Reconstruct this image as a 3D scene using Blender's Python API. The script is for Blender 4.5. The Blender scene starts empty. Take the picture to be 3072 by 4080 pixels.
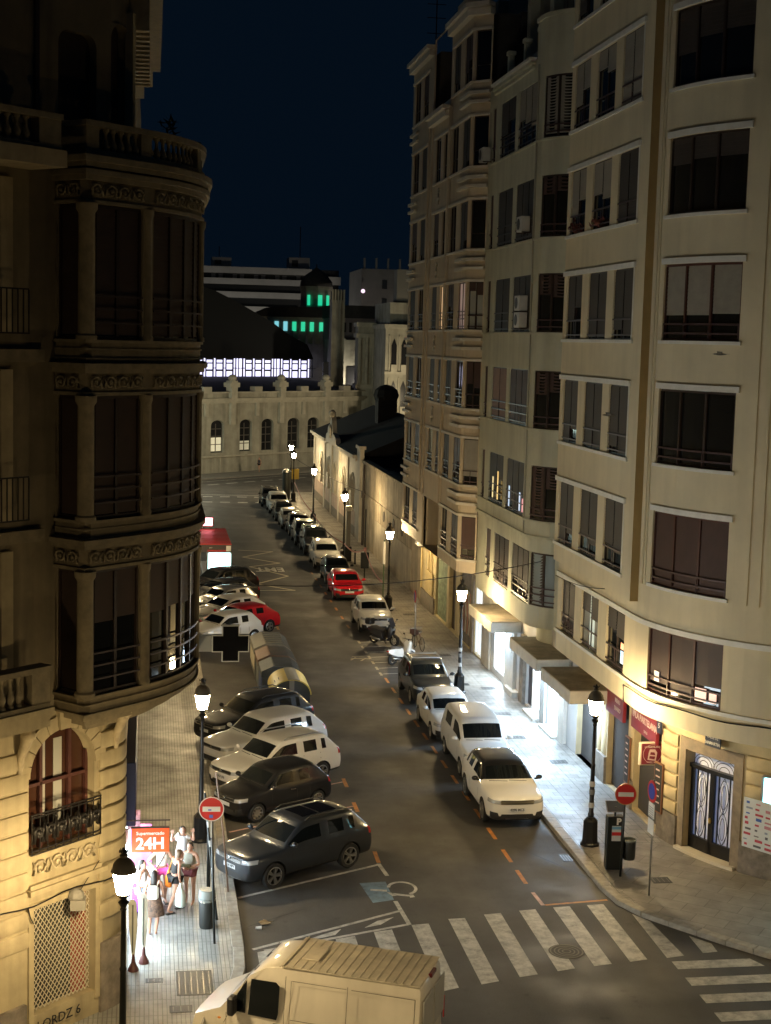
import bpy, bmesh, math, random
from mathutils import Vector, Matrix
R = math.radians
random.seed(7)
scene = bpy.context.scene
COL = scene.collection

# ------------------------------------------------------------------ camera
YAW, PITCH, ROLL = R(8.959), R(-6.4466), R(1.538)
fwd = Vector((math.sin(YAW)*math.cos(PITCH), math.cos(YAW)*math.cos(PITCH), math.sin(PITCH)))
r0 = Vector((math.cos(YAW), -math.sin(YAW), 0)); u0 = r0.cross(fwd)
rt = r0*math.cos(ROLL) + u0*math.sin(ROLL); up = u0*math.cos(ROLL) - r0*math.sin(ROLL)
cam_d = bpy.data.cameras.new('camera'); cam = bpy.data.objects.new('camera', cam_d); COL.objects.link(cam)
m = Matrix((rt, up, -fwd)).transposed().to_4x4(); m.translation = Vector((0, 0, 14.946)); cam.matrix_world = m
cam_d.sensor_fit = 'VERTICAL'; cam_d.sensor_height = 36.0; cam_d.lens = 6019.17/4080*36.0
cam_d.clip_start = 0.5; cam_d.clip_end = 6000
scene.camera = cam

# ------------------------------------------------------------------ night sky and the last trace of daylight
SUN_EL, SUN_ROT = R(-7.0), R(250)
world = bpy.data.worlds.new('World'); scene.world = world; world.use_nodes = True
nt = world.node_tree; nt.nodes.clear()
sky = nt.nodes.new('ShaderNodeTexSky'); sky.sky_type = 'NISHITA'; sky.sun_disc = False
sky.sun_elevation = SUN_EL; sky.sun_rotation = SUN_ROT; sky.air_density = 1.0; sky.dust_density = 0.3; sky.ozone_density = 3.0
mixn = nt.nodes.new('ShaderNodeMix'); mixn.data_type = 'RGBA'; mixn.blend_type = 'MIX'; mixn.inputs[0].default_value = 0.85
mixn.inputs[7].default_value = (0.014, 0.044, 0.095, 1)
bg = nt.nodes.new('ShaderNodeBackground'); bg.inputs[1].default_value = 0.075
wo = nt.nodes.new('ShaderNodeOutputWorld')
nt.links.new(sky.outputs[0], mixn.inputs[6]); nt.links.new(mixn.outputs[2], bg.inputs[0]); nt.links.new(bg.outputs[0], wo.inputs[0])
sun_d = bpy.data.lights.new('sun', 'SUN'); sun_d.energy = 0.004; sun_d.angle = R(10); sun_d.color = (0.75, 0.85, 1.0)
sun = bpy.data.objects.new('sun', sun_d); COL.objects.link(sun); sun.rotation_euler = (R(50), 0, R(-60)); sun.location = (0, -20, 60)

scene.view_settings.view_transform = 'Standard'; scene.view_settings.look = 'None'
scene.view_settings.exposure = 0.6; scene.view_settings.gamma = 1.0; scene.view_settings.use_curve_mapping = False
scene.render.engine = 'CYCLES'
cy = scene.cycles
cy.use_denoising = True; cy.max_bounces = 6; cy.diffuse_bounces = 3; cy.glossy_bounces = 3; cy.transmission_bounces = 4
cy.transparent_max_bounces = 8; cy.caustics_reflective = False; cy.caustics_refractive = False; cy.sample_clamp_indirect = 4.0
cy.sample_clamp_direct = 0.0
try: cy.use_light_tree = True
except Exception: pass
LAMP_COL = (1.0, 0.74, 0.38)
LAMP = 190.0      # radiance of the lantern glass
LED_W = 125.0     # lamp under the cap, shining down through the glass

# ------------------------------------------------------------------ materials
MATS = {}
def mat(name, col, rough=0.6, metal=0.0, noise=None, bump=None, coat=0.0, emit=None, strength=0.0, spec=0.5, streak=None, alpha=None, trans=0.0):
    if name in MATS: return MATS[name]
    mt = bpy.data.materials.new(name); mt.use_nodes = True; MATS[name] = mt
    n = mt.node_tree.nodes; l = mt.node_tree.links; b = n['Principled BSDF']
    c4 = (col[0], col[1], col[2], 1)
    b.inputs['Base Color'].default_value = c4; b.inputs['Roughness'].default_value = rough; b.inputs['Metallic'].default_value = metal
    b.inputs['Specular IOR Level'].default_value = spec
    if coat: b.inputs['Coat Weight'].default_value = coat; b.inputs['Coat Roughness'].default_value = 0.04
    if trans: b.inputs['Transmission Weight'].default_value = trans
    if alpha is not None: b.inputs['Alpha'].default_value = alpha
    if emit: b.inputs['Emission Color'].default_value = (*emit, 1); b.inputs['Emission Strength'].default_value = strength
    tc = None
    def coord():
        nonlocal tc
        if tc is None: tc = n.new('ShaderNodeTexCoord')
        return tc.outputs['Object']
    last = None
    if noise:
        sc, am = noise[0], noise[1]
        t = n.new('ShaderNodeTexNoise'); t.inputs['Scale'].default_value = sc; t.inputs['Detail'].default_value = 6; t.inputs['Roughness'].default_value = 0.62
        l.new(coord(), t.inputs['Vector'])
        r = n.new('ShaderNodeMapRange'); r.inputs[1].default_value = 0.3; r.inputs[2].default_value = 0.7; r.inputs[3].default_value = 1-am; r.inputs[4].default_value = 1+am*0.6
        l.new(t.outputs['Fac'], r.inputs[0])
        mx = n.new('ShaderNodeMix'); mx.data_type = 'RGBA'; mx.blend_type = 'MULTIPLY'; mx.inputs[0].default_value = 1
        mx.inputs[6].default_value = c4; l.new(r.outputs[0], mx.inputs[7]); last = mx.outputs[2]
        rr = n.new('ShaderNodeMapRange'); rr.inputs[1].default_value = 0.3; rr.inputs[2].default_value = 0.7; rr.inputs[3].default_value = max(0, rough-0.08); rr.inputs[4].default_value = min(1, rough+0.1)
        l.new(t.outputs['Fac'], rr.inputs[0]); l.new(rr.outputs[0], b.inputs['Roughness'])
    if streak:   # rain streaks / soot that run down the wall
        mp = n.new('ShaderNodeMapping'); mp.inputs['Scale'].default_value = (streak[0], streak[0], streak[0]*0.07)
        l.new(coord(), mp.inputs[0]); t2 = n.new('ShaderNodeTexNoise'); t2.inputs['Scale'].default_value = 1.0; t2.inputs['Detail'].default_value = 7; l.new(mp.outputs[0], t2.inputs['Vector'])
        r2 = n.new('ShaderNodeMapRange'); r2.inputs[1].default_value = 0.45; r2.inputs[2].default_value = 0.72; r2.inputs[3].default_value = 1; r2.inputs[4].default_value = 1-streak[1]
        l.new(t2.outputs['Fac'], r2.inputs[0])
        mx2 = n.new('ShaderNodeMix'); mx2.data_type = 'RGBA'; mx2.blend_type = 'MULTIPLY'; mx2.inputs[0].default_value = 1
        if last is None: mx2.inputs[6].default_value = c4
        else: l.new(last, mx2.inputs[6])
        l.new(r2.outputs[0], mx2.inputs[7]); last = mx2.outputs[2]
    if last is not None: l.new(last, b.inputs['Base Color'])
    if bump:
        t3 = n.new('ShaderNodeTexNoise'); t3.inputs['Scale'].default_value = bump[0]; t3.inputs['Detail'].default_value = 5; l.new(coord(), t3.inputs['Vector'])
        bp = n.new('ShaderNodeBump'); bp.inputs['Strength'].default_value = bump[1]; bp.inputs['Distance'].default_value = bump[2] if len(bump) > 2 else 0.02
        l.new(t3.outputs['Fac'], bp.inputs['Height']); l.new(bp.outputs[0], b.inputs['Normal'])
    return mt

def mat_emit(name, col, strength):
    if name in MATS: return MATS[name]
    mt = bpy.data.materials.new(name); mt.use_nodes = True; MATS[name] = mt
    b = mt.node_tree.nodes['Principled BSDF']; b.inputs['Base Color'].default_value = (0.8, 0.8, 0.8, 1)
    b.inputs['Emission Color'].default_value = (*col, 1); b.inputs['Emission Strength'].default_value = strength
    return mt

def mat_tiles(name, col, joint, sx, sy, rot=0.0, rough=0.55, jw=0.012, offset=0.5, amt=0.18, ribs=None):
    """pavement tiles: flat brick pattern with darker, lower joints"""
    if name in MATS: return MATS[name]
    mt = bpy.data.materials.new(name); mt.use_nodes = True; MATS[name] = mt
    n = mt.node_tree.nodes; l = mt.node_tree.links; b = n['Principled BSDF']
    tc = n.new('ShaderNodeTexCoord'); mp = n.new('ShaderNodeMapping'); mp.inputs['Rotation'].default_value = (0, 0, rot); l.new(tc.outputs['Object'], mp.inputs[0])
    br = n.new('ShaderNodeTexBrick'); br.offset = offset; br.inputs['Scale'].default_value = 1.0
    br.inputs['Brick Width'].default_value = sx; br.inputs['Row Height'].default_value = sy; br.inputs['Mortar Size'].default_value = jw; br.inputs['Mortar Smooth'].default_value = 0.3
    br.inputs['Color1'].default_value = (*[c*(1+amt*0.5) for c in col], 1); br.inputs['Color2'].default_value = (*[c*(1-amt) for c in col], 1); br.inputs['Mortar'].default_value = (*joint, 1)
    l.new(mp.outputs[0], br.inputs['Vector'])
    t = n.new('ShaderNodeTexNoise'); t.inputs['Scale'].default_value = 0.9; t.inputs['Detail'].default_value = 8; t.inputs['Roughness'].default_value = 0.65; l.new(tc.outputs['Object'], t.inputs['Vector'])
    r = n.new('ShaderNodeMapRange'); r.inputs[1].default_value = 0.3; r.inputs[2].default_value = 0.72; r.inputs[3].default_value = 1.12; r.inputs[4].default_value = 0.62; l.new(t.outputs['Fac'], r.inputs[0])
    mx = n.new('ShaderNodeMix'); mx.data_type = 'RGBA'; mx.blend_type = 'MULTIPLY'; mx.inputs[0].default_value = 1
    l.new(br.outputs['Color'], mx.inputs[6]); l.new(r.outputs[0], mx.inputs[7])
    out = mx.outputs[2]; hgt = br.outputs['Fac']
    if ribs:
        b2 = n.new('ShaderNodeTexBrick'); b2.offset = 0.0; b2.inputs['Scale'].default_value = 1.0
        b2.inputs['Brick Width'].default_value = ribs[0]; b2.inputs['Row Height'].default_value = ribs[1]; b2.inputs['Mortar Size'].default_value = ribs[2]; b2.inputs['Mortar Smooth'].default_value = 0.4
        b2.inputs['Color1'].default_value = (1, 1, 1, 1); b2.inputs['Color2'].default_value = (1, 1, 1, 1); b2.inputs['Mortar'].default_value = (ribs[3],)*3 + (1,)
        l.new(mp.outputs[0], b2.inputs['Vector'])
        m2 = n.new('ShaderNodeMix'); m2.data_type = 'RGBA'; m2.blend_type = 'MULTIPLY'; m2.inputs[0].default_value = 1
        l.new(out, m2.inputs[6]); l.new(b2.outputs['Color'], m2.inputs[7]); out = m2.outputs[2]; hgt = b2.outputs['Fac']
    l.new(out, b.inputs['Base Color']); b.inputs['Roughness'].default_value = rough
    rr = n.new('ShaderNodeMapRange'); rr.inputs[1].default_value = 0.3; rr.inputs[2].default_value = 0.7; rr.inputs[3].default_value = rough-0.12; rr.inputs[4].default_value = rough+0.15; l.new(t.outputs['Fac'], rr.inputs[0]); l.new(rr.outputs[0], b.inputs['Roughness'])
    bp = n.new('ShaderNodeBump'); bp.invert = True; bp.inputs['Strength'].default_value = 0.5; bp.inputs['Distance'].default_value = 0.006; l.new(hgt, bp.inputs['Height']); l.new(bp.outputs[0], b.inputs['Normal'])
    return mt

def mat_asphalt():
    mt = bpy.data.materials.new('asphalt'); mt.use_nodes = True
    n = mt.node_tree.nodes; l = mt.node_tree.links; b = n['Principled BSDF']
    tc = n.new('ShaderNodeTexCoord')
    def noise(sc, det, vec=None):
        t = n.new('ShaderNodeTexNoise'); t.inputs['Scale'].default_value = sc; t.inputs['Detail'].default_value = det; t.inputs['Roughness'].default_value = 0.6
        l.new(vec or tc.outputs['Object'], t.inputs['Vector']); return t.outputs['Fac']
    def rng(s, a, b_, c, d):
        r = n.new('ShaderNodeMapRange'); r.inputs[1].default_value = a; r.inputs[2].default_value = b_; r.inputs[3].default_value = c; r.inputs[4].default_value = d; l.new(s, r.inputs[0]); return r.outputs[0]
    def mul(a, bb):
        m = n.new('ShaderNodeMath'); m.operation = 'MULTIPLY'; l.new(a, m.inputs[0]); l.new(bb, m.inputs[1]); return m.outputs[0]
    big = rng(noise(0.16, 5), 0.3, 0.7, 0.86, 1.14)
    mp = n.new('ShaderNodeMapping'); mp.inputs['Scale'].default_value = (1.1, 0.05, 1); l.new(tc.outputs['Object'], mp.inputs[0])
    tracks = rng(noise(1.0, 4, mp.outputs[0]), 0.35, 0.65, 0.9, 1.1)      # tyre-polished lanes along the street
    fine = rng(noise(38, 6), 0.25, 0.75, 0.6, 1.4)
    spots = rng(noise(2.2, 6), 0.62, 0.70, 1.0, 0.72)
    v = mul(mul(big, tracks), mul(fine, spots))
    mx = n.new('ShaderNodeMix'); mx.data_type = 'RGBA'; mx.blend_type = 'MULTIPLY'; mx.inputs[0].default_value = 1; mx.inputs[6].default_value = (0.070, 0.066, 0.062, 1); l.new(v, mx.inputs[7])
    l.new(mx.outputs[2], b.inputs['Base Color'])
    l.new(rng(noise(0.5, 6), 0.3, 0.7, 0.5, 0.82), b.inputs['Roughness'])
    bp = n.new('ShaderNodeBump'); bp.inputs['Strength'].default_value = 0.35; bp.inputs['Distance'].default_value = 0.006; l.new(noise(120, 3), bp.inputs['Height']); l.new(bp.outputs[0], b.inputs['Normal'])
    return mt
ASPHALT = mat_asphalt()

def mat_paint(name, col):
    """worn road paint: cracks and scuffs let the asphalt colour through"""
    if name in MATS: return MATS[name]
    mt = bpy.data.materials.new(name); mt.use_nodes = True; MATS[name] = mt
    n = mt.node_tree.nodes; l = mt.node_tree.links; b = n['Principled BSDF']; tc = n.new('ShaderNodeTexCoord')
    t = n.new('ShaderNodeTexNoise'); t.inputs['Scale'].default_value = 3.0; t.inputs['Detail'].default_value = 10; t.inputs['Roughness'].default_value = 0.75; l.new(tc.outputs['Object'], t.inputs['Vector'])
    r = n.new('ShaderNodeMapRange'); r.inputs[1].default_value = 0.42; r.inputs[2].default_value = 0.66; l.new(t.outputs['Fac'], r.inputs[0])
    mx = n.new('ShaderNodeMix'); mx.data_type = 'RGBA'; mx.inputs[6].default_value = (*col, 1); mx.inputs[7].default_value = (col[0]*0.35+.03, col[1]*0.35+.03, col[2]*0.35+.03, 1)
    l.new(r.outputs[0], mx.inputs[0]); l.new(mx.outputs[2], b.inputs['Base Color']); b.inputs['Roughness'].default_value = 0.6
    return mt

# ------------------------------------------------------------------ mesh helpers
class MB:
    def __init__(s, xf=None): s.v = []; s.f = []; s.xf = xf; s.mi = []; s.cm = 0
    def add(s, pts, faces):
        b = len(s.v)
        for p in pts:
            p = Vector(p)
            if s.xf is not None: p = s.xf @ p
            s.v.append(tuple(p))
        for f in faces: s.f.append(tuple(b+i for i in f)); s.mi.append(s.cm)
        return s
    def box(s, x0, x1, y0, y1, z0, z1):
        if x0 > x1: x0, x1 = x1, x0
        if y0 > y1: y0, y1 = y1, y0
        if z0 > z1: z0, z1 = z1, z0
        return s.add([(x0,y0,z0),(x1,y0,z0),(x1,y1,z0),(x0,y1,z0),(x0,y0,z1),(x1,y0,z1),(x1,y1,z1),(x0,y1,z1)],
                     [(3,2,1,0),(4,5,6,7),(0,1,5,4),(1,2,6,5),(2,3,7,6),(3,0,4,7)])
    def bevbox(s, x0, x1, y0, y1, z0, z1, b):
        """box with chamfered edges"""
        P = []; F = []
        xs=(x0,x1); ys=(y0,y1); zs=(z0,z1); idx={}
        for i in (0,1):
            for j in (0,1):
                for k in (0,1):
                    x=xs[i];y=ys[j];z=zs[k]; dx=b if i==0 else -b; dy=b if j==0 else -b; dz=b if k==0 else -b
                    idx[i,j,k,'x']=len(P);P.append((x,y+dy,z+dz)); idx[i,j,k,'y']=len(P);P.append((x+dx,y,z+dz)); idx[i,j,k,'z']=len(P);P.append((x+dx,y+dy,z))
        g=lambda i,j,k,a: idx[i,j,k,a]
        F+=[(g(0,0,0,'x'),g(0,0,1,'x'),g(0,1,1,'x'),g(0,1,0,'x')),(g(1,0,0,'x'),g(1,1,0,'x'),g(1,1,1,'x'),g(1,0,1,'x'))]
        F+=[(g(0,0,0,'y'),g(1,0,0,'y'),g(1,0,1,'y'),g(0,0,1,'y')),(g(0,1,0,'y'),g(0,1,1,'y'),g(1,1,1,'y'),g(1,1,0,'y'))]
        F+=[(g(0,0,0,'z'),g(0,1,0,'z'),g(1,1,0,'z'),g(1,0,0,'z')),(g(0,0,1,'z'),g(1,0,1,'z'),g(1,1,1,'z'),g(0,1,1,'z'))]
        for j in (0,1):
            for k in (0,1): F.append((g(0,j,k,'y'),g(1,j,k,'y'),g(1,j,k,'z'),g(0,j,k,'z')))
        for i in (0,1):
            for k in (0,1): F.append((g(i,0,k,'x'),g(i,1,k,'x'),g(i,1,k,'z'),g(i,0,k,'z')))
        for i in (0,1):
            for j in (0,1): F.append((g(i,j,0,'x'),g(i,j,1,'x'),g(i,j,1,'y'),g(i,j,0,'y')))
        for i in (0,1):
            for j in (0,1):
                for k in (0,1): F.append((g(i,j,k,'x'),g(i,j,k,'y'),g(i,j,k,'z')))
        return s.add(P,F)
    def prism(s, poly, z0, z1):
        n = len(poly); a = sum(poly[i][0]*poly[(i+1)%n][1]-poly[(i+1)%n][0]*poly[i][1] for i in range(n))
        if a < 0: poly = poly[::-1]
        pts = [(x,y,z0) for x,y in poly]+[(x,y,z1) for x,y in poly]
        return s.add(pts, [tuple(range(n-1,-1,-1)), tuple(range(n,2*n))]+[(i,(i+1)%n,n+(i+1)%n,n+i) for i in range(n)])
    def prism_xz(s, poly, y0, y1):
        n = len(poly); pts = [(x,y0,z) for x,z in poly]+[(x,y1,z) for x,z in poly]
        return s.add(pts, [tuple(range(n)), tuple(range(2*n-1,n-1,-1))]+[(n+i,n+(i+1)%n,(i+1)%n,i) for i in range(n)])
    def prism_yz(s, poly, x0, x1):
        n = len(poly); pts = [(x0,y,z) for y,z in poly]+[(x1,y,z) for y,z in poly]
        return s.add(pts, [tuple(range(n-1,-1,-1)), tuple(range(n,2*n))]+[(i,(i+1)%n,n+(i+1)%n,n+i) for i in range(n)])
    def quad(s, a, b, c, d): return s.add([a,b,c,d], [(0,1,2,3)])
    def poly(s, pts): return s.add(pts, [tuple(range(len(pts)))])
    def loft(s, rings, cap=True, closed=True):
        n = len(rings[0]); pts = [p for r in rings for p in r]; F = []
        for k in range(len(rings)-1):
            for i in range(n if closed else n-1):
                j = (i+1) % n; F.append((k*n+i, k*n+j, (k+1)*n+j, (k+1)*n+i))
        if cap and closed: F.append(tuple(range(n-1,-1,-1))); F.append(tuple((len(rings)-1)*n+i for i in range(n)))
        return s.add(pts, F)
    def tube(s, path, r, n=6, r1=None, cap=True):
        path = [Vector(p) for p in path]; rings = []
        for i, p in enumerate(path):
            d = (path[min(i+1,len(path)-1)]-path[max(i-1,0)])
            d = d.normalized() if d.length > 1e-9 else Vector((0,0,1))
            a = d.cross(Vector((0,0,1)));
            if a.length < 1e-3: a = d.cross(Vector((1,0,0)))
            a.normalize(); b = a.cross(d)
            rr = r if r1 is None else r+(r1-r)*i/max(1,len(path)-1)
            rings.append([p+(a*math.cos(2*math.pi*k/n)+b*math.sin(2*math.pi*k/n))*rr for k in range(n)])
        return s.loft(rings, cap)
    def lathe(s, prof, n=16, c=(0,0,0), cap=True, axis='z'):
        rings = []
        for r, z in prof:
            ring = []
            for k in range(n):
                a = 2*math.pi*k/n
                if axis == 'z': ring.append((c[0]+r*math.cos(a), c[1]+r*math.sin(a), c[2]+z))
                elif axis == 'y': ring.append((c[0]+r*math.cos(a), c[1]+z, c[2]+r*math.sin(a)))
                else: ring.append((c[0]+z, c[1]+r*math.cos(a), c[2]+r*math.sin(a)))
            rings.append(ring)
        return s.loft(rings, cap)
    def ball(s, c, rx, ry=None, rz=None, n=10, m=6):
        ry = rx if ry is None else ry; rz = rx if rz is None else rz; rings = []
        for i in range(m+1):
            t = -math.pi/2+math.pi*i/m; t = max(-1.5, min(1.5, t))
            rings.append([(c[0]+rx*math.cos(t)*math.cos(2*math.pi*k/n), c[1]+ry*math.cos(t)*math.sin(2*math.pi*k/n), c[2]+rz*math.sin(t)) for k in range(n)])
        return s.loft(rings)
    def mesh(s, name, mats, smooth=False):
        me = bpy.data.meshes.new(name); me.from_pydata(s.v, [], s.f)
        for m_ in (mats if isinstance(mats, (list, tuple)) else [mats]): me.materials.append(m_)
        if any(s.mi): me.polygons.foreach_set('material_index', s.mi)
        bm = bmesh.new(); bm.from_mesh(me); bmesh.ops.recalc_face_normals(bm, faces=bm.faces); bm.to_mesh(me); bm.free()
        if smooth:
            me.polygons.foreach_set('use_smooth', [True]*len(me.polygons))
            if smooth is not True:
                try: me.set_sharp_from_angle(angle=R(smooth))
                except Exception: pass
        me.update(); return me
    def build(s, name, mats, parent=None, smooth=False, loc=None, rotz=0.0):
        """one mesh object; vertices are in the parent's local space"""
        o = bpy.data.objects.new(name, s.mesh(name, mats, smooth)); COL.objects.link(o)
        if parent is not None: o.parent = parent
        if loc is not None: o.location = loc
        if rotz: o.rotation_euler = (0, 0, rotz)
        return o

def thing(name, label, cat, loc=(0,0,0), rotz=0.0, group=None):
    o = bpy.data.objects.new(name, None); COL.objects.link(o); o.location = loc; o.rotation_euler = (0,0,rotz); o.empty_display_size = 0.2
    o['label'] = label; o['category'] = cat
    if group: o['group'] = group
    return o
def tag(o, label=None, cat=None, group=None, kind=None):
    if label: o['label'] = label
    if cat: o['category'] = cat
    if group: o['group'] = group
    if kind: o['kind'] = kind
    return o
def inst(name, me, parent, loc=(0,0,0), rotz=0.0, scale=None):
    o = bpy.data.objects.new(name, me); COL.objects.link(o); o.parent = parent; o.location = loc; o.rotation_euler = (0,0,rotz)
    if scale: o.scale = scale
    return o
def copy_tree(o, parent=None):
    c = o.copy(); COL.objects.link(c); c.parent = parent
    for ch in list(o.children): copy_tree(ch, c)
    return c
def part_group(name, parent, loc=(0,0,0), rotz=0.0):
    """a part that is itself made of pieces"""
    o = bpy.data.objects.new(name, None); COL.objects.link(o); o.parent = parent; o.location = loc; o.rotation_euler = (0,0,rotz); o.empty_display_size = 0.1
    return o
def text_mesh(txt, size, depth=0.004, align='CENTER', sx=1.0, bold=0.0):
    cu = bpy.data.curves.new('lettering', 'FONT'); cu.body = txt; cu.size = size; cu.extrude = depth; cu.align_x = align; cu.align_y = 'CENTER'; cu.resolution_u = 2; cu.offset = bold
    ob = bpy.data.objects.new('lettering', cu); COL.objects.link(ob)
    dg = bpy.context.evaluated_depsgraph_get(); me = bpy.data.meshes.new_from_object(ob.evaluated_get(dg)); bpy.data.objects.remove(ob)
    if sx != 1.0:
        for v in me.vertices: v.co.x *= sx
    return me
def lettering(txt, size, material, parent, M, name='lettering', **k):
    """text lying in local xy of matrix M (parent space)"""
    me = text_mesh(txt, size, **k); me.materials.clear(); me.materials.append(material); me.transform(M)
    o = bpy.data.objects.new(name, me); COL.objects.link(o); o.parent = parent; return o
def upright(loc, rotz=0.0):
    """matrix for a text that stands upright, reads along local x, faces -y"""
    return Matrix.Translation(loc) @ Matrix.Rotation(rotz, 4, 'Z') @ Matrix.Rotation(R(90), 4, 'X')

def arc_pts(cx, cy_, r, a0, a1, n): return [(cx+r*math.cos(a0+(a1-a0)*i/n), cy_+r*math.sin(a0+(a1-a0)*i/n)) for i in range(n+1)]
# ------------------------------------------------------------------ ground, road, pavements
PAVE_L = mat_tiles('pavement tiles left', (0.34, 0.335, 0.31), (0.28, 0.275, 0.255), 0.2, 0.2, rough=0.5, jw=0.008, offset=0.0, amt=0.10, ribs=(0.1, 0.8, 0.016, 0.66))
PAVE_R = mat_tiles('pavement tiles right', (0.33, 0.31, 0.275), (0.13, 0.125, 0.115), 0.4, 0.4, rot=0.0, rough=0.42, jw=0.012, ribs=(0.8, 0.133, 0.016, 0.5))
PAVE_C = mat_tiles('corner slabs', (0.30, 0.28, 0.25), (0.15, 0.14, 0.12), 0.9, 0.6, rot=R(38), rough=0.5, jw=0.010)
KERB = mat('granite kerb', (0.36, 0.33, 0.28), 0.6, noise=(5, 0.3), bump=(60, 0.2, 0.004))
WPAINT = mat_paint('white road paint', (0.62, 0.60, 0.55)); OPAINT = mat_paint('orange road paint', (0.60, 0.24, 0.05)); PPAINT = mat_paint('pink road paint', (0.66, 0.42, 0.36))
BPAINT = mat_paint('blue road paint', (0.17, 0.28, 0.38)); YPAINT = mat_paint('yellowed road paint', (0.55, 0.49, 0.34)); YPAINT2 = mat('fresh yellowed paint', (0.62, 0.55, 0.38), .6, noise=(3, .3)); WPAINT2 = mat('fresh white paint', (.7, .68, .62), .6, noise=(3, .25))
IRON = mat('cast iron cover', (0.075, 0.075, 0.072), 0.5, 0.6, noise=(14, 0.35), bump=(40, 0.5, 0.01))

g = MB(); g.quad((-1500, -300, -0.06), (1500, -300, -0.06), (1500, 3000, -0.06), (-1500, 3000, -0.06)); tag(g.build('ground', mat('earth', (0.05, 0.048, 0.045), 0.9)), kind='structure')
road = MB()
for i in range(10):
    for j in range(14):
        x0 = -60+12*i; y0 = -15+20*j; road.quad((x0, y0, 0), (x0+12, y0, 0), (x0+12, y0+20, 0), (x0, y0+20, 0))
road = tag(road.build('road', ASPHALT), kind='structure')

def pavement(name, poly, material): return tag(MB().prism(poly, -0.03, 0.13).build(name, material), kind='structure')
KR = [(12.45, 38.9), (12.58, 37.85), (12.95, 36.95), (13.46, 36.25), (14.49, 34.9), (15.5, 33.75), (17.5, 31.6), (22, 26.9), (27, 21.6)]
pr = pavement('pavement_right', [(12.75, 146)]+[(12.75, 38.95)]+[(x+0.21, y+0.19) for x, y in KR[1:]]+[(60, 22), (60, 40), (40, 146)], PAVE_R)
KL = [(2.4, 35.6), (2.36, 34.4), (2.15, 33.2), (1.75, 32.0), (0.9, 30.3), (-0.4, 28.2), (-2.6, 25.6), (-6.5, 21.4)]
pl = pavement('pavement_left', [(2.1, 128), (2.1, 35.6)]+[(x-0.27, y+0.12) for x, y in KL[1:]]+[(-40, 21.5), (-40, 128)], PAVE_L)
# corner slabs laid over the ribbed tiles by the door of the near building
tag(MB().prism([(12.95, 42.2), (12.80, 38.9), (13.2, 36.95), (13.75, 36.3), (14.75, 35.0), (17.7, 31.85), (24, 27.5), (24, 34), (18.5, 38.2), (17.0, 40.2), (15.9, 42.4)], 0.131, 0.135).build('corner_paving', PAVE_C), kind='structure')
# kerb stones, each a piece of its own near the camera
def kerb_run(parent, pts, w, side, h=0.145):
    for (x0, y0), (x1, y1) in zip(pts, pts[1:]):
        L = math.hypot(x1-x0, y1-y0); n = max(1, round(L/1.0)); ux, uy = (x1-x0)/L, (y1-y0)/L; step = L/n
        for k in range(n):
            me = kerb_mesh(step, w, h)
            inst('kerb_stone', me, parent, (x0+ux*step*k, y0+uy*step*k, 0), math.atan2(uy, ux), (1, side, 1))
KM = {}
def kerb_mesh(L, w, h):
    k = (round(L, 2), w, h)
    if k not in KM: KM[k] = MB().bevbox(0.006, k[0]-0.006, 0, w, -0.03, h, 0.015).mesh('kerb_stone', KERB)
    return KM[k]
kerb_run(pr, [(12.45, 84), KR[0]], 0.30, 1)
kerb_run(pr, KR[:7], 0.28, 1)
MB().box(12.45, 12.75, 84, 146, -0.03, 0.145).build('far_kerb', KERB, pr)
kerb_run(pl, [(2.4, 84), KL[0]], 0.30, -1)
kerb_run(pl, KL, 0.28, -1)
MB().box(2.1, 2.4, 84, 128, -0.03, 0.145).build('far_kerb', KERB, pl)
# pavement in front of the station, across the far street
dS = Vector((0.7483, 0.6633, 0)); nS = Vector((0.6633, -0.7483, 0))       # along the station wall, towards the street
A0 = Vector((5.08, 163.57, 0))
def st(u, n, z=0.0): p = A0+dS*u+nS*n; return (p.x, p.y, z)
tag(MB().prism([st(-40, 0)[:2], st(40, 0)[:2], st(40, 4.2)[:2], st(-40, 4.2)[:2]], -0.03, 0.14).build('far_pavement', mat('far pavement', (0.22, 0.21, 0.19), 0.7, noise=(2, 0.2))), kind='structure')

def strip(name, material, a, b, w, z=0.004):
    """painted line from a to b"""
    a = Vector((a[0], a[1], z)); b = Vector((b[0], b[1], z)); d = (b-a).normalized(); n = Vector((-d.y, d.x, 0))*w/2
    return MB().quad(a-n, b-n, b+n, a+n).build(name, material, road)
def patch(name, material, pts, z=0.004): return MB().poly([(x, y, z) for x, y in pts]).build(name, material, road)
for xl, xr, tl, tr, bl, br in [(2.72, 3.2, 35.55, 35.7, 31.5, 31.6), (3.72, 4.2, 35.85, 36.0, 31.8, 31.9), (4.73, 5.24, 36.18, 36.35, 32.15, 32.3), (5.75, 6.24, 36.55, 36.68, 32.5, 32.65),
        (6.79, 7.25, 36.93, 36.99, 32.9, 33.07), (7.82, 8.27, 37.25, 37.28, 33.2, 33.34), (8.82, 9.29, 37.47, 37.54, 33.52, 33.63), (9.82, 10.28, 37.66, 37.72, 33.77, 33.89),
        (10.79, 11.26, 37.81, 37.86, 33.98, 34.07), (11.75, 12.22, 37.9, 37.93, 34.15, 34.25)]:
    patch('crosswalk_stripe', WPAINT, [(xl, bl), (xr, br), (xr, tr), (xl, tl)])
patch('crosswalk_stripe', WPAINT, [(12.74, 34.29), (13.22, 34.39), (13.1, 36.62), (12.78, 37.2)])
patch('crosswalk_stripe', WPAINT, [(13.75, 34.5), (14.15, 34.55), (14.18, 35.05), (13.78, 35.6)])
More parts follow.
